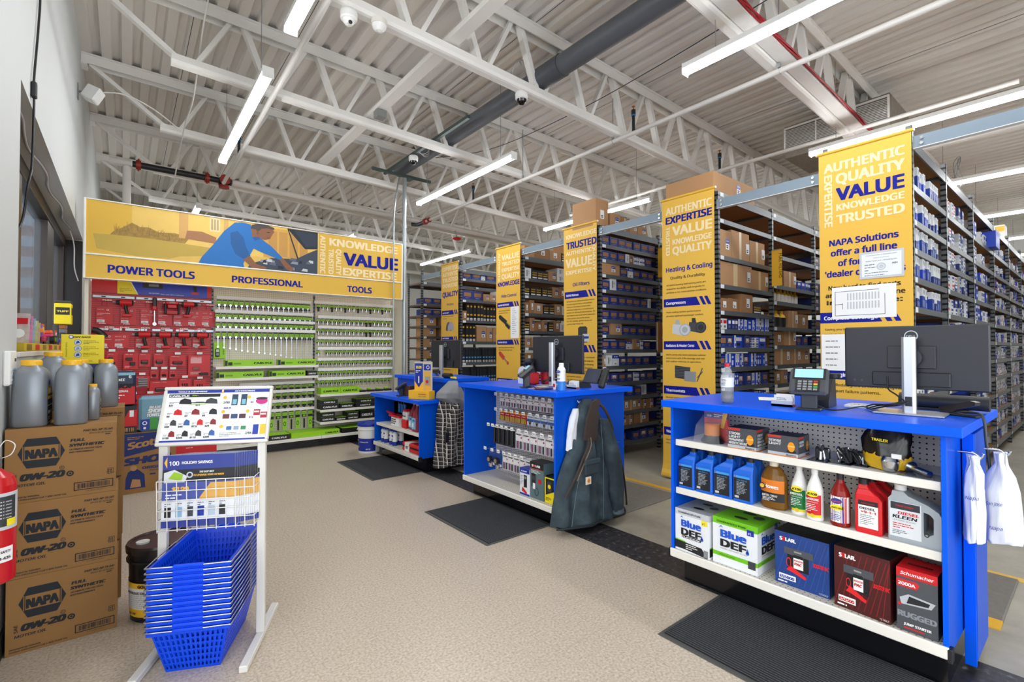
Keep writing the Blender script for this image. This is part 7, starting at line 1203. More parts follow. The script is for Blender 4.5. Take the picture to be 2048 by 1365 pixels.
def towel_pack(x, y, z, w, h, d, red, label):
    t = thing('towel_pack', label, 'towels', (x, y, z)); m = mat('#6f9fb4', .3, var=.08, scale=20) if not red else mat('#23304f', .3, var=.05); part('film', onemb(lambda b: b.bx(w, d, h, m, b=.025)), t); b = MB(); f = front(w, d, h)
    if red: b.poly(f, [(w*.04, h*.05), (w*.96, h*.05), (w*.96, h*.55), (w*.04, h*.62)], RED, .0015); b.rect(f, w*.04, h*.88, w*.92, h*.08, mat('#8fc6d8', .4), .0015); b.text(f, 'Scott', w*.1, h*.72, h*.1, PAPER, w*.5, bold=.03, sh=.2, z=.003); b.text(f, '6', w*.75, h*.8, h*.1, PAPER, bold=.03, z=.003); b.text(f, 'SHOP', w*.1, h*.52, h*.14, INK, w*.8, bold=.06, sh=.25, z=.003); b.text(f, 'ORIGINAL', w*.15, h*.4, h*.07, PAPER, w*.6, bold=.03, z=.003); b.lines(f, w*.15, h*.3, w*.6, 2, h*.07, h*.03, LBL, .003)
    else: b.text(f, 'BLUE', w*.35, h*.66, h*.08, PAPER, w*.35, bold=.04, sh=.2, z=.002); b.text(f, 'SHOP', w*.3, h*.54, h*.12, PAPER, w*.42, bold=.06, sh=.2, z=.002); b.text(f, 'TOWELS', w*.25, h*.43, h*.1, PAPER, w*.5, bold=.05, sh=.2, z=.002); b.rect(f, w*.06, h*.06, w*.88, h*.3, NBLUE, .0015); b.rect(f, w*.36, h*.06, w*.28, h*.34, mat('#3a9b3c', .4), .002); b.rect(f, w*.78, h*.4, w*.1, h*.3, LBL, .002); b.text(f, '6', w*.8, h*.8, h*.1, PAPER, bold=.03, z=.002); b.ring(f, w*.2, h*.25, w*.05, w*.08, PAPER, .003, 12); b.rect(f, w*.16, h*.08, w*.08, h*.06, PAPER, .003)
    part('printing', b, t)
towel_pack(.235, 6.06, .5805, .245, .345, .2, False, 'blue shop towel pack with a green stripe on the towel carton')
b = MB(); w, d, h = .2, .2, .26; b.bx(w, d, h, mat('#24262c', .5), fm={'+x': RED}); f = front(w, d, h); b.poly(f, [(w*.35, h*.25), (w, h*.25), (w, h*.85), (w*.7, h*.85)], RED); b.rect(f, w*.72, h*.6, w*.16, h*.24, PAPER, .002); b.barcode(f, w*.1, h*.05, w*.8, h*.14, KRAFT, 14); solo('towel_carton', b, 'small black and red towel carton under the red shop towel pack', 'carton', (-.0, 6.08, .5805))
towel_pack(-.02, 6.08, .842, .225, .34, .17, True, 'red and navy shop towel pack standing on the small black carton')
b = MB(); w, d, h = .26, .22, 1.30; b.bx(w, d, h, mat('#1f2f6b', .5), b=.004); b.text(front(w, d, h), 'Scott', .05, 1.18, .05, PAPER, .15, bold=.03, sh=.2); solo('towel_display', b, 'tall navy towel display standing under the yellow rags box', 'display', (-.21, 4.2, .001))
b = MB(); w, d, h = .205, .16, .19; b.bx(w, d, h, YELB, b=.003); f = front(w, d, h); b.text(f, 'DRY RAGS', .06, .168, .012, INK, .08, bold=.03, sh=.15); b.disc(f, .048, .174, .012, NBLUE, .0012); b.disc(f, .048, .174, .008, PAPER, .0018)
for k in range(3): b.disc(f, .08, .14-.04*k, .018, NBLUE, .0012, 18); b.disc(f, .08, .14-.04*k, .016, mat('#c4d4e6', .4), .0016, 18); b.poly(f, [(.07, .13-.04*k), (.09, .135-.04*k), (.085, .15-.04*k), (.075, .148-.04*k)], NBLUE if k != 1 else mat('#8aa0c0', .5), .002); b.lines(f, .106, .148-.04*k, .08, 3, .009, .003, mat('#7a7010', .5))
b.text(f, '200', .035, .01, .014, INK, .03, bold=.04); b.lines(f, .075, .018, .1, 2, .008, .003, mat('#7a7010', .5)); b.text(f, 'PAINTERS', .03, .05, .008, INK, .09, rot=pi/2); solo('rags_box', b, 'bright yellow rags box with three round pictures', 'box', (-.21, 4.2, 1.3015))
# gold band pail
def gband(b, r0, r1, h):
    cyl_lab(b, r0, r1, h, .03, .205, YEL, -100, 100); cyl_lab(b, r0, r1, h, .07, .175, mat('#e9e8e2', .5), -100, 100, .0006); cyl_lab(b, r0, r1, h, .203, .208, BK, -100, 100, .001); wrap_text(b, 'GOLD BAND', r0+.012, .183, .017, INK, -18, .12, .04); wrap_text(b, 'HYDRAULIC OIL', r0+.01, .15, .014, INK, -50, .12, .03)
    for k in range(7): wrap_text(b, 'premium oil for all hydraulic units', r0+.009, .138-.0095*k, .005, INK, -52+k % 2, .2-.01*(k % 3), 0)
    wrap_text(b, 'SAE 10W', r0+.006, .045, .012, INK, -45, .05, .03)
pail('black oil pail with a yellow GOLD BAND label beside the basket stack', .17, 3.205, R(-28), mat('#17171a', .22), mat('#1d1413', .25, var=.4, scale=8), gband, .385, .135, .15)

# basket stack
BB = mat('#0a48e0', .3, var=.02, spec=.35)
def basket_mesh():
    b = MB(); H = .20; bx_, by_, tx, ty = .105, .18, .148, .226
    def wall(p0, p1, q0, q1, nu, nv, outward):
        us = [0.0]; 
        for i in range(nu): us += [(i+.62)/(nu+.3), (i+1.0)/(nu+.3)]
        us = [0]+[v for i in range(nu) for v in ((i+.36)/(nu+.25), (i+.86)/(nu+.25))]+[1]; vs_ = [0]+[v for j_ in range(nv) for v in ((j_+.4)/(nv+.9), (j_+1.12)/(nv+.9))]+[1]
        P0, P1, Q0, Q1 = map(Vector, (p0, p1, q0, q1)); g = [(P0.lerp(P1, u)).lerp(Q0.lerp(Q1, u), v) for v in vs_ for u in us]; n = len(us); fs = []
        for j_ in range(len(vs_)-1):
            for i in range(n-1):
                if i % 2 == 1 and j_ % 2 == 1: continue
                fs.append((j_*n+i, j_*n+i+1, (j_+1)*n+i+1, (j_+1)*n+i))
        b.add(g, fs, BB)
    c = [(-1, -1), (1, -1), (1, 1), (-1, 1)]
    for k in range(4):
        a, e = c[k], c[(k+1) % 4]; wall((bx_*a[0], by_*a[1], 0), (bx_*e[0], by_*e[1], 0), (tx*a[0], ty*a[1], H), (tx*e[0], ty*e[1], H), 14 if k % 2 == 0 else 20, 6, 1)
    wall((-bx_, -by_, 0), (bx_, -by_, 0), (-bx_, by_, 0), (bx_, by_, 0), 8, 12, 1)
    me = b.mesh('body'); 
    r = MB(); 
    for (x0, x1, y0, y1) in ((-tx-.012, tx+.012, -ty-.012, -ty), (-tx-.012, tx+.012, ty, ty+.012), (-tx-.012, -tx, -ty, ty), (tx, tx+.012, -ty, ty)): r.box(x0, x1, y0, y1, H-.016, H, BB, .002)
    w = MB(); z = H+.004; X, Y = tx+.016, ty+.016
    w.tube([(-X, .05, z), (-X, -Y+.03, z), (-X+.03, -Y, z), (X-.03, -Y, z), (X, -Y+.03, z), (X, .05, z)], .0034, CHROME, 6, 3); g = MB(); g.box(-.06, .06, -Y-.008, -Y+.008, z-.007, z+.007, BB, .004)
    w2 = MB(); w2.tube([(-X+.004, .05, z), (-X+.004, Y-.03, z), (-X+.034, Y, z), (X-.034, Y, z), (X-.004, Y-.03, z), (X-.004, .05, z)], .0034, CHROME, 6, 3); g2 = MB(); g2.box(-.06, .06, Y-.008, Y+.008, z-.007, z+.007, BB, .004)
    return me, r.mesh('rim'), w.mesh('handle'), g.mesh('grip'), w2.mesh('handle'), g2.mesh('grip')
_bk = basket_mesh(); NB = 13
for k in range(NB):
    lab = 'blue shopping basket, %s' % ('lowest of the nested stack' if k == 0 else 'topmost of the nested stack' if k == NB-1 else '%s up in the nested stack' % ORD[k])
    t = thing('shopping_basket', lab, 'basket', (.326, 2.69, .002+.0225*k), R(-25.5), 'nested blue shopping baskets')
    o = part('body', _bk[0], t); md = o.modifiers.new('wall_thickness', 'SOLIDIFY'); md.thickness = .0028; md.offset = 0
    part('rim', _bk[1], t); h1 = part('handle', _bk[2], t, label='chrome wire handle'); part('grip', _bk[3], h1); h2 = part('handle', _bk[4], t, label='chrome wire handle'); part('grip', _bk[5], h2)
# flyer rack
FR = thing('flyer_rack', 'white floor rack with a tilted flyer board over a wire basket', 'display rack', (.339, 2.69, 0), R(-25.8)); PW = mat('#dcd9d2', .4, var=.02)
for sx in (-1, 1):
    part('post', onemb(lambda b: b.box(sx*.21-.018, sx*.21+.018, -.014, .014, .03, .945, PW, .002)), FR); part('foot', onemb(lambda b: b.box(sx*.21-.018, sx*.21+.018, -.27, .27, 0, .03, PW, .004)), FR)
Mb = Matrix.Translation((0, -.02, .945)) @ Matrix.Rotation(R(-20.5), 4, 'X')
b = MB()
for (x0, x1, z0, z1) in ((-.24, .24, 0, .016), (-.24, .24, .268, .284), (-.24, -.226, .016, .268), (.226, .24, .016, .268)): b.box(x0, x1, -.012, .012, z0, z1, PW, .003)
part('board_frame', b.xf(Mb), FR)
b = MB(); w, h = .452, .252; b.box(-.226, .226, -.004, .01, .016, .268, PAPER); f = Fr((-.226, -.004, .016), (1, 0, 0), (0, 0, 1)); dn = NBLUE
b.rect(f, 0, h*.94, w*.52, h*.06, dn); b.rect(f, w*.54, h*.94, w*.46, h*.06, dn); b.poly(f, [(w*.52, h*.93), (w*.545, h*.93), (w*.53, h)], YEL, .002); b.text(f, 'TOOLS & EQUIPMENT', w*.1, h*.955, h*.03, PAPER, w*.28, bold=.03, z=.002); b.text(f, 'ACCESSORIES', w*.65, h*.955, h*.03, PAPER, w*.2, bold=.03, z=.002); b.rect(f, w*.02, h*.86, w*.49, h*.06, BK); b.text(f, 'CARLYLE', w*.03, h*.873, h*.034, PAPER, w*.18, bold=.05, z=.002); b.lines(f, w*.24, h*.88, w*.16, 1, .01, h*.02, mat('#8fae3c', .5), .002); b.rect(f, 0, 0, w, h*.035, dn)
r = random.Random(3); cols = [BK, RED, DGREY, mat('#8a1f26', .4), mat('#335c9e', .4), GRN]
for j_, (z_, n) in enumerate(((.68, 2), (.47, 3), (.27, 4), (.06, 4))):
    for i in range(n):
        cw = w*.5/n; x = w*.02+cw*i; b.rect(f, x, h*(z_-.02), cw*.96, .0008, mat('#bfc3c8', .6)); b.text(f, '$%s' % (('31', '19'), ('6', '7', '9'), ('39', '49', '152', '29'), ('199', '244', '110', '399'))[j_][i], x+cw*.06, h*(z_+.005), h*.04, INK, bold=.03); b.lines(f, x+cw*.05, h*(z_+.08), cw*.4, 2, h*.02, h*.008, PRINT, seed=i+j_); b.poly(f, [(x+cw*.42, h*(z_+.05)), (x+cw*.9, h*(z_+.04)), (x+cw*.85, h*(z_+.13)), (x+cw*.6, h*(z_+.16)), (x+cw*.45, h*(z_+.12))], cols[(i*2+j_) % 5], .0016)
b.rect(f, w*.24, h*.74, w*.16, h*.018, BK, .002); b.rect(f, w*.24, h*.71, w*.14, h*.014, GRN, .002)
for k, x in enumerate((.63, .72)): b.rect(f, w*x, h*.68, w*.06, h*.22, mat('#1f3c56', .4)); b.rect(f, w*(x+.01), h*.7, w*.04, h*.1, mat('#7fb7c9', .4), .002)
b.disc(f, w*.93, h*.76, w*.06, mat('#c21f7a', .4), .0014, 16, h*.07); b.disc(f, w*.93, h*.81, w*.06, BK, .0018, 16, h*.025); b.text(f, '2/$8', w*.55, h*.72, h*.05, INK, bold=.02); b.text(f, '2/$6', w*.8, h*.11, h*.05, INK, bold=.02); b.text(f, '$3', w*.82, h*.72, h*.04, INK, bold=.02); b.text(f, '$12', w*.82, h*.42, h*.04, INK, bold=.02)
for k, (x, z_) in enumerate(((.56, .84), (.8, .84), (.56, .56), (.8, .56), (.56, .27))): b.disc(f, w*x, h*z_, h*.035, YEL, .0012, 8)
for k in range(3): b.rect(f, w*(.56+.08*k), h*.42, w*.065, h*.09, (mat('#6a2a34', .4), mat('#2c3f72', .4), mat('#4a2330', .4))[k]); b.rect(f, w*(.61+.07*k), h*.2, w*.05, h*.07, (mat('#2f65b8', .4), mat('#8fa3c0', .4), mat('#2f8a56', .4))[k])
for k in range(2): b.rect(f, w*(.86+.07*k), h*(.47-.05*k), w*.065, h*.12, mat('#b02438', .4)); b.rect(f, w*(.865+.07*k), h*(.53-.05*k), w*.05, h*.03, PAPER, .002); b.rect(f, w*(.87+.07*k), h*.1, w*.055, h*.19, (NBLUE, YEL)[k])
b.lines(f, w*.56, h*.5+.03, w*.2, 1, .01, h*.02, NBLUE); b.lines(f, w*.55, h*.14, w*.22, 3, h*.03, h*.01, PRINT); b.rect(f, w*.515, h*.04, .001, h*.9, mat('#c7c9cc', .6)); part('flyer_board', b.xf(Mb), FR, label='white printed sale board')
b = MB(); WH = mat('#e9e8e3', .35); y0, y1, z0, z1 = -.085, .005, .575, .80
for k in range(11): x = -.2+.04*k; b.cyl((x, y0, z0-.008), (x, y0-.012, z1), .0022, WH, 5); b.cyl((x, y0, z0), (x, y1, z0), .0022, WH, 5)
for k in range(6): z_ = z0+.045*k; yy = y0-.012*k/5; b.tube([(-.2, y1, z_), (-.2, yy, z_), (.2, yy, z_), (.2, y1, z_)], .0026, WH, 5, 1, spline=False)
part('wire_basket', b, FR)
t0 = None
for k in range(12):
    b = MB(); w, h = .30-.0*k, .325; x0 = -.19+.0085*k*(1 if k < 11 else 1); b.box(0, w, 0, .0016, 0, h, mat('#e9ebf0', .4)); f = Fr((0, 0, 0), (1, 0, 0), (0, 0, 1)); PU = mat('#2b3a8f', .4); b.rect(f, 0, h*.8, w, h*.2, PU); b.rect(f, 0, h*.62, w, h*.18, BK); b.rect(f, 0, h*.38, w, h*.24, mat('#4a57a6', .4)); b.poly(f, [(w*.5, h*.38), (w*.66, h*.6), (w, h*.6), (w, h*.38)], mat('#e2ae55', .4), .0014); b.rect(f, 0, 0, w, h*.09, PU)
    if k == 0:
        b.poly(f, [(w*.02, h*.9), (w*.06, h*.98), (w*.06, h*.82)], YEL, .0014); b.text(f, '100', w*.09, h*.86, h*.07, PAPER, w*.13, bold=.02, z=.002); b.text(f, 'HOLIDAY SAVINGS', w*.26, h*.875, h*.045, PAPER, w*.42, bold=.03, z=.002); b.text(f, 'THE EASY WAY', w*.5, h*.745, h*.03, PAPER, w*.2, bold=.03, sh=.2, z=.002); b.text(f, 'TO UPGRADE YOUR CAR WASH', w*.42, h*.70, h*.03, YEL, w*.42, bold=.03, sh=.2, z=.002)
        b.poly(f, [(w*.02, h*.62), (w*.3, h*.62), (w*.34, h*.7), (w*.16, h*.8), (w*.02, h*.76)], mat('#d9dcdf', .4), .0014); b.poly(f, [(w*.08, h*.68), (w*.26, h*.64), (w*.28, h*.73), (w*.16, h*.77)], mat('#9ac32c', .5), .002); b.ring(f, w*.37, h*.72, .008, .014, CHROME, .002); b.text(f, '$199', w*.14, h*.5, h*.07, YEL, w*.22, bold=.04, z=.002); b.lines(f, w*.05, h*.44, w*.3, 2, h*.04, h*.018, PAPER, .002)
        for q in range(6): b.rect(f, w*(.04+.15*q), h*.14, w*.09, h*.14, (BK, mat('#8fb7d9', .4), DGREY, NBLUE, mat('#b9c9d9', .4), BK)[q], .0014); b.lines(f, w*(.04+.15*q), h*.32, w*.11, 2, h*.03, h*.012, PRINT, .0014)
    else: b.rect(f, w*.9, h*.42, w*.05, h*.12, mat('#c23a56', .4), .002); b.rect(f, w*.75, h*.16, w*.16, h*.1, mat('#3c4a9a', .4), .002); b.text(f, 'ANY WAY', w*.78, h*.73, h*.03, PAPER, w*.16, bold=.03, sh=.2, z=.002); b.lines(f, w*.5, h*.9, w*.4, 1, .01, h*.03, PAPER, .002)
    Mf = FR.matrix_basis if False else Matrix.Rotation(R(-25.8), 4, 'Z'); q = Matrix.Translation((.339, 2.69, 0)) @ Mf @ Vector((x0, -.075+.0045*k, .584)); lab = 'blue sale flyer, %s in the wire basket' % ('foremost' if k == 0 else '%s from the front' % ORD[k])
    b.xf(Matrix.Rotation(R(-3), 4, 'X')); solo('sale_flyer', b, lab, 'flyer', q, R(-25.8), 'sale flyers in the wire basket')
# wall things on the left
t = thing('fire_extinguisher', 'red fire extinguisher hanging on the left wall before the oil cartons', 'fire extinguisher', (-.36, 2.53, .555)); t.scale = (.82, .82, .82); part('cylinder', onemb(lambda b: b.lathe([(.05, .0), (.068, .012), (.07, .03), (.07, .43), (.06, .465), (.03, .49), (.02, .5)], mat('#c4121a', .22), n=28)), t)
b = MB(); cyl_lab(b, .0705, .0705, 1, .24, .40, mat('#c9ccd0', .4), -90, 100); cyl_lab(b, .0705, .0705, 1, .255, .385, mat('#33363b', .4), 8, 70, .0006); cyl_lab(b, .0705, .0705, 1, .255, .285, YELB, 40, 70, .0012); wrap_text(b, 'EXTINGUISHER', .0718, .37, .01, RED, -60, .07, .03)
for k in range(6): wrap_text(b, 'pull pin  aim  squeeze', .0718, .355-.014*k, .006, PAPER if 0 else INK, -50, .06); wrap_text(b, 'A B C class', .0724, .36-.014*k, .006, PAPER, 14, .05)
part('instruction_label', b, t); b = MB(); cyl_lab(b, .0706, .0706, 1, .10, .165, PAPER, 0, 62); wrap_text(b, 'SAFETY', .0716, .14, .012, INK, 25, .035, .03); wrap_text(b, '888-435', .0716, .112, .014, INK, 5, .06, .03); wrap_text(b, 'o', .0716, .135, .02, RED, 8, .014, .05); part('service_sticker', b, t, label='white service sticker')
part('valve', onemb(lambda b: (b.lathe([(.018, .5), (.018, .545), (.012, .56)], CHROME, n=12), b.box(-.012, .012, -.09, .02, .555, .565, BK, .003), b.box(-.012, .012, -.09, .02, .575, .585, BK, .003))), t); part('pull_pin', onemb(lambda b: b.tube([(.02, 0, .545), (.05, -.01, .56), (.06, .0, .60), (.03, .01, .62), (.01, .0, .59)], .002, WHITE, 5)), t); part('wall_bracket', onemb(lambda b: b.box(-.085, -.066, -.03, .03, .36, .44, GREY)), t)
t = thing('wall_thermostat', 'white control panel on the left wall above the oil jugs', 'thermostat', (WX, 3.22, 1.23)); part('case', onemb(lambda b: b.box(.0005, .025, -.08, .09, 0, .16, WHITE, .006)), t); part('buttons', onemb(lambda b: (b.box(.025, .027, .03, .06, .11, .125, DGREY), [b.box(.025, .027, -.05, .06, .02+.025*k, .03+.025*k, mat('#c3d6e6', .4)) for k in range(3)])), t)
t = thing('wall_speaker', 'small white cube speaker bracketed high on the left wall', 'speaker', (WX, 7.0, 4.16)); part('bracket', onemb(lambda b: (b.box(.0005, .012, -.05, .05, -.03, .12, GREY), b.cyl((.01, 0, .05), (.05, 0, .05), .012, GREY, 8))), t); part('cabinet', onemb(lambda b: b.box(-.07, .07, -.06, .06, -.08, .08, WHITE, .012)).xf(Matrix.Translation((.13, -.0, .05)) @ Matrix.Rotation(R(25), 4, 'Y') @ Matrix.Rotation(R(-25), 4, 'Z')), t)
t = thing('power_lead', 'black cord with an inline switch hanging down the left wall', 'cord', (WX+.012, 3.9, 2.0)); part('cord', onemb(lambda b: b.tube([(.0, .1, 2.7), (.0, .08, 1.9), (.0, .12, 1.55), (.0, .06, 1.3), (.0, -.08, .92), (.0, -.06, .8), (.0, -.1, .45), (.0, -.22, .3), (-.02, -.2, .12), (-.03, -.3, .02)], .006, BK, 7)), t); part('inline_switch', onemb(lambda b: b.box(-.01, .014, -.1, -.055, .83, .92, BK, .006)), t)
t = thing('rope_light', 'unlit clear rope light clipped under the window lintel', 'rope light', (WX-.08, 5.0, 2.78)); part('rope', onemb(lambda b: b.tube([(.02*sin(1.7*k), -1.3+.32*k, .0+.004*cos(k)) for k in range(13)], .009, mat('#b9bcc8', .2, var=.05), 7, 4)), t); part('lead', onemb(lambda b: b.tube([(.0, 2.54, 0), (.03, 2.7, -.15), (.03, 2.8, -.4), (.06, 2.9, -.55)], .006, WHITE, 6)), t)
# toys on the window sill
b = MB(); b.box(-.05, .05, -1.0, 1.2, 0, .05, mat('#d9b92c', .5)); F2 = Fr((.05, -1.0, 0), (0, 1, 0), (0, 0, 1)); [b.rect(F2, .1+.36*k, .008, .2, .034, RED if k % 2 else mat('#8a7a18', .5)) for k in range(6)]; solo('counter_tray', b, 'long yellow and red tray under the toys on the window sill', 'tray', (WX-.075, 4.95, 1.3855))
ZT = 1.436
b = MB(); b.bx(.07, .05, .36, mat('#2f7fc8', .4)); [b.rect(f_, .0, .06*k, .07, .04, mat(c, .4)) for f_ in (front(.07, .05, .36),) for k, c in enumerate(('#d9442c', '#3ca04a', '#f0c22c', '#274a9e', '#d9442c'))]; [b.rect(right(.07, .05, .36), .0, .06*k, .05, .04, mat(c, .4)) for k, c in enumerate(('#3ca04a', '#274a9e', '#d9442c', '#f0c22c', '#3ca04a'))]; solo('toy_box', b, 'tall striped toy box at the near end of the window sill', 'box', (WX-.09, 3.68, 1.3855))
for i in range(5):
    b = MB(); b.bx(.10, .004, .19-.01*i, mat(('#c7b8b4', '#d98ab0', '#9fb8c9', '#b9c48a', '#cfa98a')[i], .25, var=.4, scale=30)); b.rect(front(.1, .004, .19), .01, .12, .08, .04, (RED, NBLUE, mat('#3ca04a', .4), PAPER, YEL)[i], .0012); b.disc(front(.1, .004, .17), .05, .06, .03, (PAPER, mat('#5a7a4a', .5), mat('#8a4a5a', .5))[i % 3], .0012, 10); b.xf(Matrix.Rotation(R(-16), 4, 'X')); solo('toy_pack', b, 'pale printed toy pack leaning on the window sill, %s from the near end' % ORD[i], 'toy', (WX-.08, 4.18+.12*i, ZT+.001), 0, 'leaning toy packs on the sill')
t = thing('toy_truck', 'pink monster truck toy with green wheels on the window sill', 'toy', (WX-.02, 5.18, 1.437)); part('body', onemb(lambda b: (b.box(-.05, .02, -.09, .09, .05, .075, mat('#d8407a', .3), .01), b.box(-.04, .01, -.03, .06, .075, .105, mat('#e0632c', .3), .01))), t)
for (x, y) in ((-.055, -.06), (.015, -.06), (-.055, .06), (.015, .06)): part('wheel', onemb(lambda b: (b.cyl((-.014, 0, 0), (.014, 0, 0), .034, BK, 14), b.cyl((.0145, 0, 0), (.016, 0, 0), .018, GRN, 12))), t, (x, y, .034))
for i, (y, z, w, h, c, n) in enumerate(((5.28, ZT, .17, .16, '#e0611f', 'orange'), (4.95, ZT, .16, .14, '#2b59b8', 'blue'), (5.62, ZT, .15, .12, '#d9531f', 'dark orange'), (5.95, ZT, .14, .13, '#c7481f', 'rusty orange'))):
    b = MB(); b.bx(.004, w, h, mat(c, .4)); F2 = Fr((.002, -w/2, 0), (0, 1, 0), (0, 0, 1)); b.box(.002, .03, -w*.3, w*.3, h*.12, h*.4, mat(('#2b3a8f', '#c23a56', '#3b3f46', '#2b3a8f')[i], .3), .008); b.rect(F2, w*.1, h*.6, w*.8, h*.25, mat(('#f0c22c', '#f08a2c', '#f0c22c', '#eceff0')[i], .4)); F3 = Fr((-.002, -w/2, 0), (1, 0, 0), (0, 0, 1)); solo('toy_car_pack', b, '%s carded toy car on the window sill' % n, 'toy', (WX-.055-.02*(i == 0), y, z+.0005), 0, 'carded toy cars on the sill')
for i in range(6): 
    b = MB(); b.bx(.05, .1, .04, mat(('#33373f', '#a33a2c', '#2b4a8f', '#33373f', '#6a6f78', '#a3622c')[i], .35), b=.005); b.rect(Fr((.025, -.05, 0), (0, 1, 0), (0, 0, 1)), .02, .01, .06, .02, (YEL, PAPER)[i % 2]); solo('toy_car_box', b, 'small dark toy car box, %s up in the sill stack' % ORD[i], 'toy', (WX-.03, 6.28, 1.437+.0405*i-.05), 0, 'stacked toy car boxes on the sill') if i else solo('toy_car_box', b, 'small dark toy car box, lowest of the sill stack', 'toy', (WX-.03, 6.28, 1.3865), 0, 'stacked toy car boxes on the sill')
b = MB(); b.bx(.12, .16, .2, YELB, b=.006); b.box(-.06, .06, -.08, .08, .2, .225, DGREY, .008); b.rect(front(.12, .16, .2), .01, .09, .1, .07, BK); b.text(front(.12, .16, .2), 'TUFF', .02, .115, .02, YELB, .08, z=.002, bold=.04); b.rect(right(.12, .16, .2), .02, .09, .12, .07, BK); solo('wipes_box', b, 'yellow and black wipes canister standing on the toy car boxes', 'canister', (WX-.03, 6.28, 1.6325))
# ---------------------------------------------------------------- pipes, cameras and fittings under the roof
PIP = mat('#dcd9d4', .4, var=.02)
def pipe(name_, label, pts, r, m=PIP, cat='pipe', couplings=(), n=12):
    t = thing(name_, label, cat, pts[0], 0); o = Vector(pts[0]); part('pipe', onemb(lambda b: b.tube([Vector(p_)-o for p_ in pts], r, m, n, 4, spline=False)), t)
    for (p_, d, mm) in couplings:
        p_ = Vector(p_)-o; d = Vector(d); part('coupling', onemb(lambda b: (b.cyl(p_-d*.03, p_+d*.03, r*1.55, mm, 12), b.cyl(p_-d*.012, p_+d*.012, r*2.0, mm, 8))), t, label='red pipe coupling' if mm is RED else None)
    return t
RC = mat('#9c2a1e', .45)
pipe('sprinkler_pipe', 'white sprinkler pipe running beside the left strip lamps', [(1.12, -2.9, 4.0), (1.18, 8.66, 4.0)], .026)
pipe('sprinkler_pipe', 'white sprinkler pipe crossing above the middle of the shop', [(4.68, -2.9, 3.97), (4.70, 9.1, 3.97)], .026, couplings=(((4.70, 8.45, 3.97), (0, 1, 0), RC),))
pipe('sprinkler_pipe', 'white sprinkler pipe above the far end of the solutions rack', [(8.1, -2.9, 4.0), (8.0, 9.1, 4.0)], .026)
pipe('sprinkler_main', 'thick white sprinkler main running across in front of the far joists', [(-.2, 8.83, 4.08), (.05, 8.83, 4.08)], .05); 
pipe('sprinkler_main', 'black sprinkler main section with red couplings above the yellow sign', [(.06, 8.83, 4.08), (1.14, 8.83, 4.08)], .045, BK, couplings=(((.13, 8.83, 4.08), (1, 0, 0), RC), ((.98, 8.83, 4.08), (1, 0, 0), RC)))
t = thing('pipe_cross', 'black pipe cross with red couplings where the left sprinkler pipe starts', 'pipe fitting', (1.21, 8.83, 4.08)); part('cross_body', onemb(lambda b: (b.cyl((-.065, 0, 0), (.1, 0, 0), .055, BK, 12), b.cyl((0, -.1, 0), (0, .1, 0), .05, BK, 12), b.cyl((0, 0, 0), (0, 0, -.09), .05, BK, 12))), t)
for d in ((0, -.1, 0), (0, .1, 0), (0, 0, -.09)): part('coupling', onemb(lambda b: b.cyl(Vector(d)*.8, Vector(d)*1.25, .075, RC, 10)), t, label='red pipe coupling')
pipe('sprinkler_main', 'thick white sprinkler main continuing right behind the grey duct', [(1.32, 8.83, 4.08), (12, 9.1, 3.95)], .05)
pipe('riser_pipe', 'vertical white riser pipe behind the left end of the yellow sign', [(.0, 8.83, 0), (.0, 8.83, 4.03)], .05)
t = thing('sprinkler_branch_fitting', 'black elbow with red coupling where the middle sprinkler pipe starts', 'pipe fitting', (4.7, 9.02, 3.97)); part('elbow', onemb(lambda b: b.tube([(0, -.4, 0), (0, -.1, 0), (-.05, .06, .03)], .04, BK, 9)), t); part('coupling', onemb(lambda b: b.cyl((0, -.44, 0), (0, -.38, 0), .062, RC, 10)), t, label='red pipe coupling')
for i, (x, y, z, lab) in enumerate(((4.68, 3.5, 3.99, 'black upright sprinkler head on the middle pipe near the dome camera'), (4.70, 6.9, 3.99, 'black upright sprinkler head on the middle pipe beside the strip lamp'), (1.17, 7.3, 4.02, 'black upright sprinkler head on the left pipe by the lit strip lamp'), (6.7, 3.5, 3.99, 'black upright sprinkler head over the aisle beyond the EXPERTISE banner'))):
    t = thing('fire_sprinkler', lab, 'sprinkler', (x, y, z)); part('stem', onemb(lambda b: (b.cyl((0, 0, 0), (0, 0, .2), .018, BK, 9), b.cyl((0, 0, .19), (0, 0, .25), .026, BK, 9))), t); part('collar', onemb(lambda b: b.cyl((0, 0, .18), (0, 0, .192), .027, mat('#2f7fc0', .4), 9)), t); part('deflector', onemb(lambda b: (b.cyl((0, 0, .25), (0, 0, .29), .007, mat('#b5622c', .4, .5), 7), b.cyl((0, 0, .29), (0, 0, .294), .02, mat('#b5622c', .4, .5), 10))), t)
    if x > 6: part('pipe', onemb(lambda b: b.cyl((0, -3, 0), (0, 3, 0), .024, PIP, 10)), t)
t = thing('round_duct', 'dark grey round duct running overhead from front to back', 'duct', (3.45, -2.9, 4.30)); part('duct', onemb(lambda b: b.cyl((0, 0, 0), (0, 10.1, 0), .105, mat('#595d64', .42, var=.02), 28)), t); part('joint_sleeve', onemb(lambda b: (b.cyl((0, 6.35, 0), (0, 6.75, 0), .113, mat('#4c5057', .42, var=.02), 28))), t)
t = thing('conduit_pole', 'tall galvanised conduit pole at the right end of the yellow sign', 'pole', (3.42, 6.942, 0)); part('pole', onemb(lambda b: b.cyl((0, 0, 0), (0, 0, 4.1), .032, GALV, 14)), t); part('coupling', onemb(lambda b: b.cyl((0, 0, 3.3), (0, 0, 3.36), .038, GALV, 12)), t); part('thin_conduit', onemb(lambda b: b.tube([(-.22, -.085, .02), (-.22, -.085, 2.9), (-.2, -.07, 3.6), (-.1, -.02, 4.08)], .012, GALV, 8)), t)
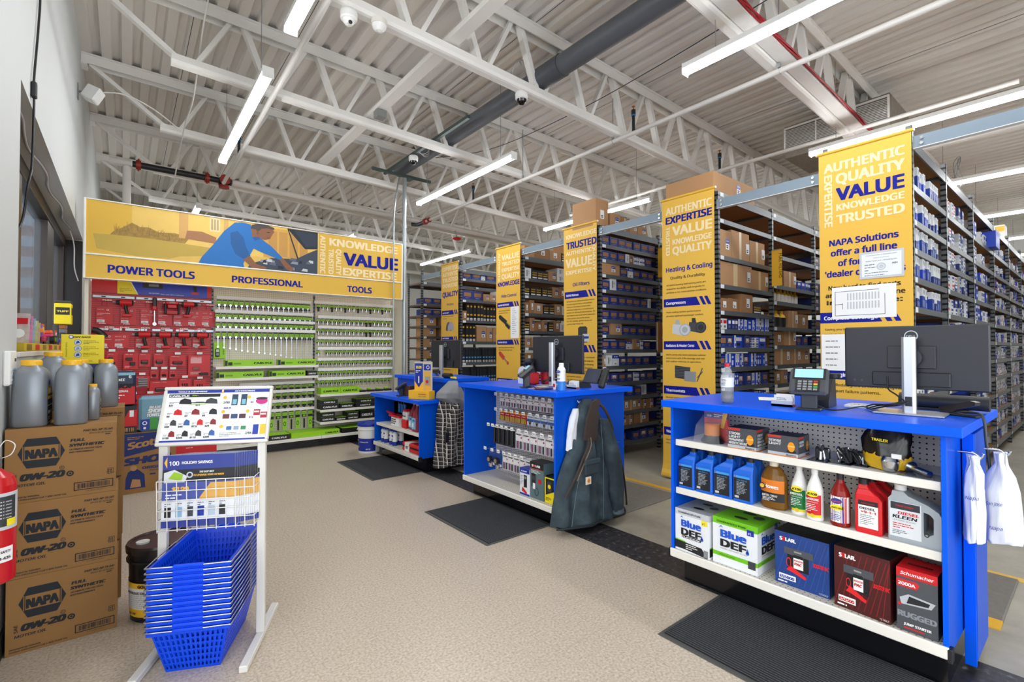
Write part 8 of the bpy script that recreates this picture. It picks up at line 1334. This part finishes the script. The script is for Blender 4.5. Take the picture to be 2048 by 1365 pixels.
t = thing('strut_channel', 'grey strut channels bolted under the roof at the pole top', 'bracket', (3.4, 6.98, 4.13)); part('channel', onemb(lambda b: (b.box(-.5, .5, -.02, .02, -.0, .04, mat('#4d5a58', .4, .4)))), t); part('channel', onemb(lambda b: b.box(-.23, -.19, -2.2, .2, .04, .08, mat('#4d5a58', .4, .4))), t); part('clamp', onemb(lambda b: b.box(.04, .16, -.06, .06, -.04, -.0, mat('#4d5a58', .4, .4), .01)), t)
def dome(x, y, z, label, white=False):
    t = thing('dome_camera', label, 'security camera', (x, y, z), 0, 'ceiling dome cameras'); part('housing', onemb(lambda b: b.lathe([(.055, -.055), (.066, -.045), (.068, 0), (.06, .02), (.03, .03)], WHITE, n=22)), t)
    if white: part('eye', onemb(lambda b: (b.lathe([(.0, -.1), (.028, -.092), (.045, -.07), (.05, -.05)], WHITE, n=18), b.cyl((.0, -.045, -.095), (.0, -.02, -.075), .014, BK, 10))), t)
    else: part('lens_dome', onemb(lambda b: b.lathe([(.0, -.105), (.025, -.1), (.044, -.08), (.052, -.055)], mat('#0a0a0c', .05, var=0), n=20)), t, label='glossy black dome')
dome(1.355, 3.74, 4.06, 'white ball camera under the nearest left joist, left of the plain white dome', True)
t = thing('motion_detector', 'plain white half dome under the joist right of the ball camera', 'detector', (1.60, 3.72, 4.06)); part('dome', onemb(lambda b: b.lathe([(.0, -.06), (.03, -.052), (.052, -.03), (.06, -.005), (.06, .02)], WHITE, n=20)), t); part('base', onemb(lambda b: b.lathe([(.064, -.005), (.064, .035)], OFFW, n=20)), t)
dome(3.17, 3.77, 4.03, 'white dome camera with black eye beside the grey duct'); dome(3.19, 6.2, 4.138, 'white dome camera hanging beside the strut channel')
t = thing('cable_tray', 'wide white flat tray running along the joist with red cables', 'cable tray', (1.0, 1.86, 4.0)); part('tray', onemb(lambda b: angle_box(b, 0, 9, -.1, .02, .14, -.08, .035, WHITE)), t); part('red_cables', onemb(lambda b: [b.tube([(.4*k, .0-.118+.012*sin(k*1.7+q), .165-.0244*.4*k+.012*cos(k+q)) for k in range(23)], .009, mat('#a3212a', .5), 5, 2) for q in (0, 2, 4)]), t, label='red cables')
t = thing('roof_vent_unit', 'white louvred vent unit under the roof behind the VALUE banner', 'vent', (7.1, 2.1, 4.12)); part('casing', onemb(lambda b: b.box(.02, .9, -.5, .68, -.08, .36, mat('#8b8378', .8, var=.3, scale=20))), t); part('frame', onemb(lambda b: [b.box(-.01, .02, y0, y1, z0, z1, WHITE, .003) for y0, y1, z0, z1 in ((-.5, .68, .0, .02), (-.5, .68, .31, .335), (-.5, -.48, .02, .31), (.66, .68, .02, .31), (-.11, -.095, .02, .31), (.28, .295, .02, .31))]), t)
part('louvres', onemb(lambda b: ([b.box(.0, .012, -.48, .66, .025+.02*k, .035+.02*k, mat('#d5d3cd', .5)) for k in range(14)], b.box(.013, .019, -.48, .66, .02, .31, DGREY))), t)
t = thing('cable_channel', 'flat white channel lying on the joists between the left lamps and grey duct', 'channel', (2.31, -2.9, 4.2)); part('channel', onemb(lambda b: angle_box(b, -.06, .06, 0, 12.2, -.0, -.0, .05, STEELW)), t)
t = thing('junction_box', 'small grey square box hanging under the white channel left of the duct', 'box', (2.31, 5.33, 4.11)); part('box', onemb(lambda b: b.box(-.06, .06, -.06, .06, 0, .085, mat('#8d8f8c', .5, .3, var=.1), .008)), t); part('wire', onemb(lambda b: b.tube([(.05, 0, .05), (.09, .02, .1), (.07, 0, .15)], .004, DGREY, 5)), t)
for i, (x, y, z, r_, lab) in enumerate(((3.3, 3.95, 4.33, .15, 'coil of thin white cable tied to the joist above the near dome camera'), (3.25, 6.05, 4.35, .16, 'coil of thin white cable tied to the joist above the far dome camera'), (9.3, 1.3, 3.95, .16, 'coil of grey cable over the second bay of the solutions rack'), (6.8, 6.5, 4.0, .12, 'coil of grey cable near the top of the KNOWLEDGE rack'))):
    t = thing('cable_coil', lab, 'cable', (x, y, z))
    for q in range(3): part('loop', onemb(lambda b: b.tube([(r_*.75*cos(a)+.02*q, .03*sin(2*a+q)+.012*q, (r_*1.2+.015*q)*sin(a)) for a in [2*pi*k/10 for k in range(11)]], .0045, mat('#c5c3be', .5) if i < 2 else GREY, 5, 3)), t)
t = thing('lamp_cable', 'white cable drooping from the roof down past the left joists', 'cable', (.55, 5.2, 4.2)); part('cable', onemb(lambda b: b.tube([(.0, -1.5, .6), (.02, -.4, .5), (0, .2, .25), (.02, 1.2, .0), (.0, 2.0, -.05), (-.03, 3.4, -.5)], .008, PIP, 6)), t); part('cable', onemb(lambda b: b.tube([(-.9, 1.78, .0), (-.6, 1.8, .1), (-.3, 1.9, .05), (-.03, 2.1, -.05)], .008, PIP, 6)), t)
t = thing('sagging_cable', 'thin black cable sagging across the roof right of the grey duct', 'cable', (4.2, 1.2, 4.4)); part('cable', onemb(lambda b: b.tube([(0, 0, .0), (.05, 1.6, -.08), (.0, 3.0, -.14), (-.1, 4.4, -.1), (-.3, 5.6, .1)], .005, DGREY, 5)), t)
for i, (x, y, lab) in enumerate(((4.69, 5.55, 'threaded hanger rod holding the middle sprinkler pipe by the pole lamp'), (4.68, 1.87, 'threaded hanger rod holding the middle sprinkler pipe over the tray'), (4.69, 3.82, 'threaded hanger rod holding the middle sprinkler pipe behind the near head'))):
    t = thing('pipe_hanger', lab, 'hanger', (x, y, 4.0)); part('rod', onemb(lambda b: b.cyl((0, 0, .0), (0, 0, .74), .006, GALV, 6)), t); part('clevis', onemb(lambda b: (b.ring(Fr((0, -.01, -.03), (1, 0, 0), (0, 0, 1)), 0, 0, .028, .034, GALV), b.box(-.012, .012, -.012, .012, .0, .04, GALV))), t)
t = thing('fire_bell', 'small red round alarm device hanging under the far sprinkler main', 'alarm', (5.6, 8.84, 3.76)); part('bell', onemb(lambda b: b.lathe([(.05, 0), (.09, .02), (.1, .04), (.06, .06)], RED, n=16)), t); part('stem', onemb(lambda b: b.cyl((0, 0, .06), (0, .1, .26), .01, GREY, 6)), t)
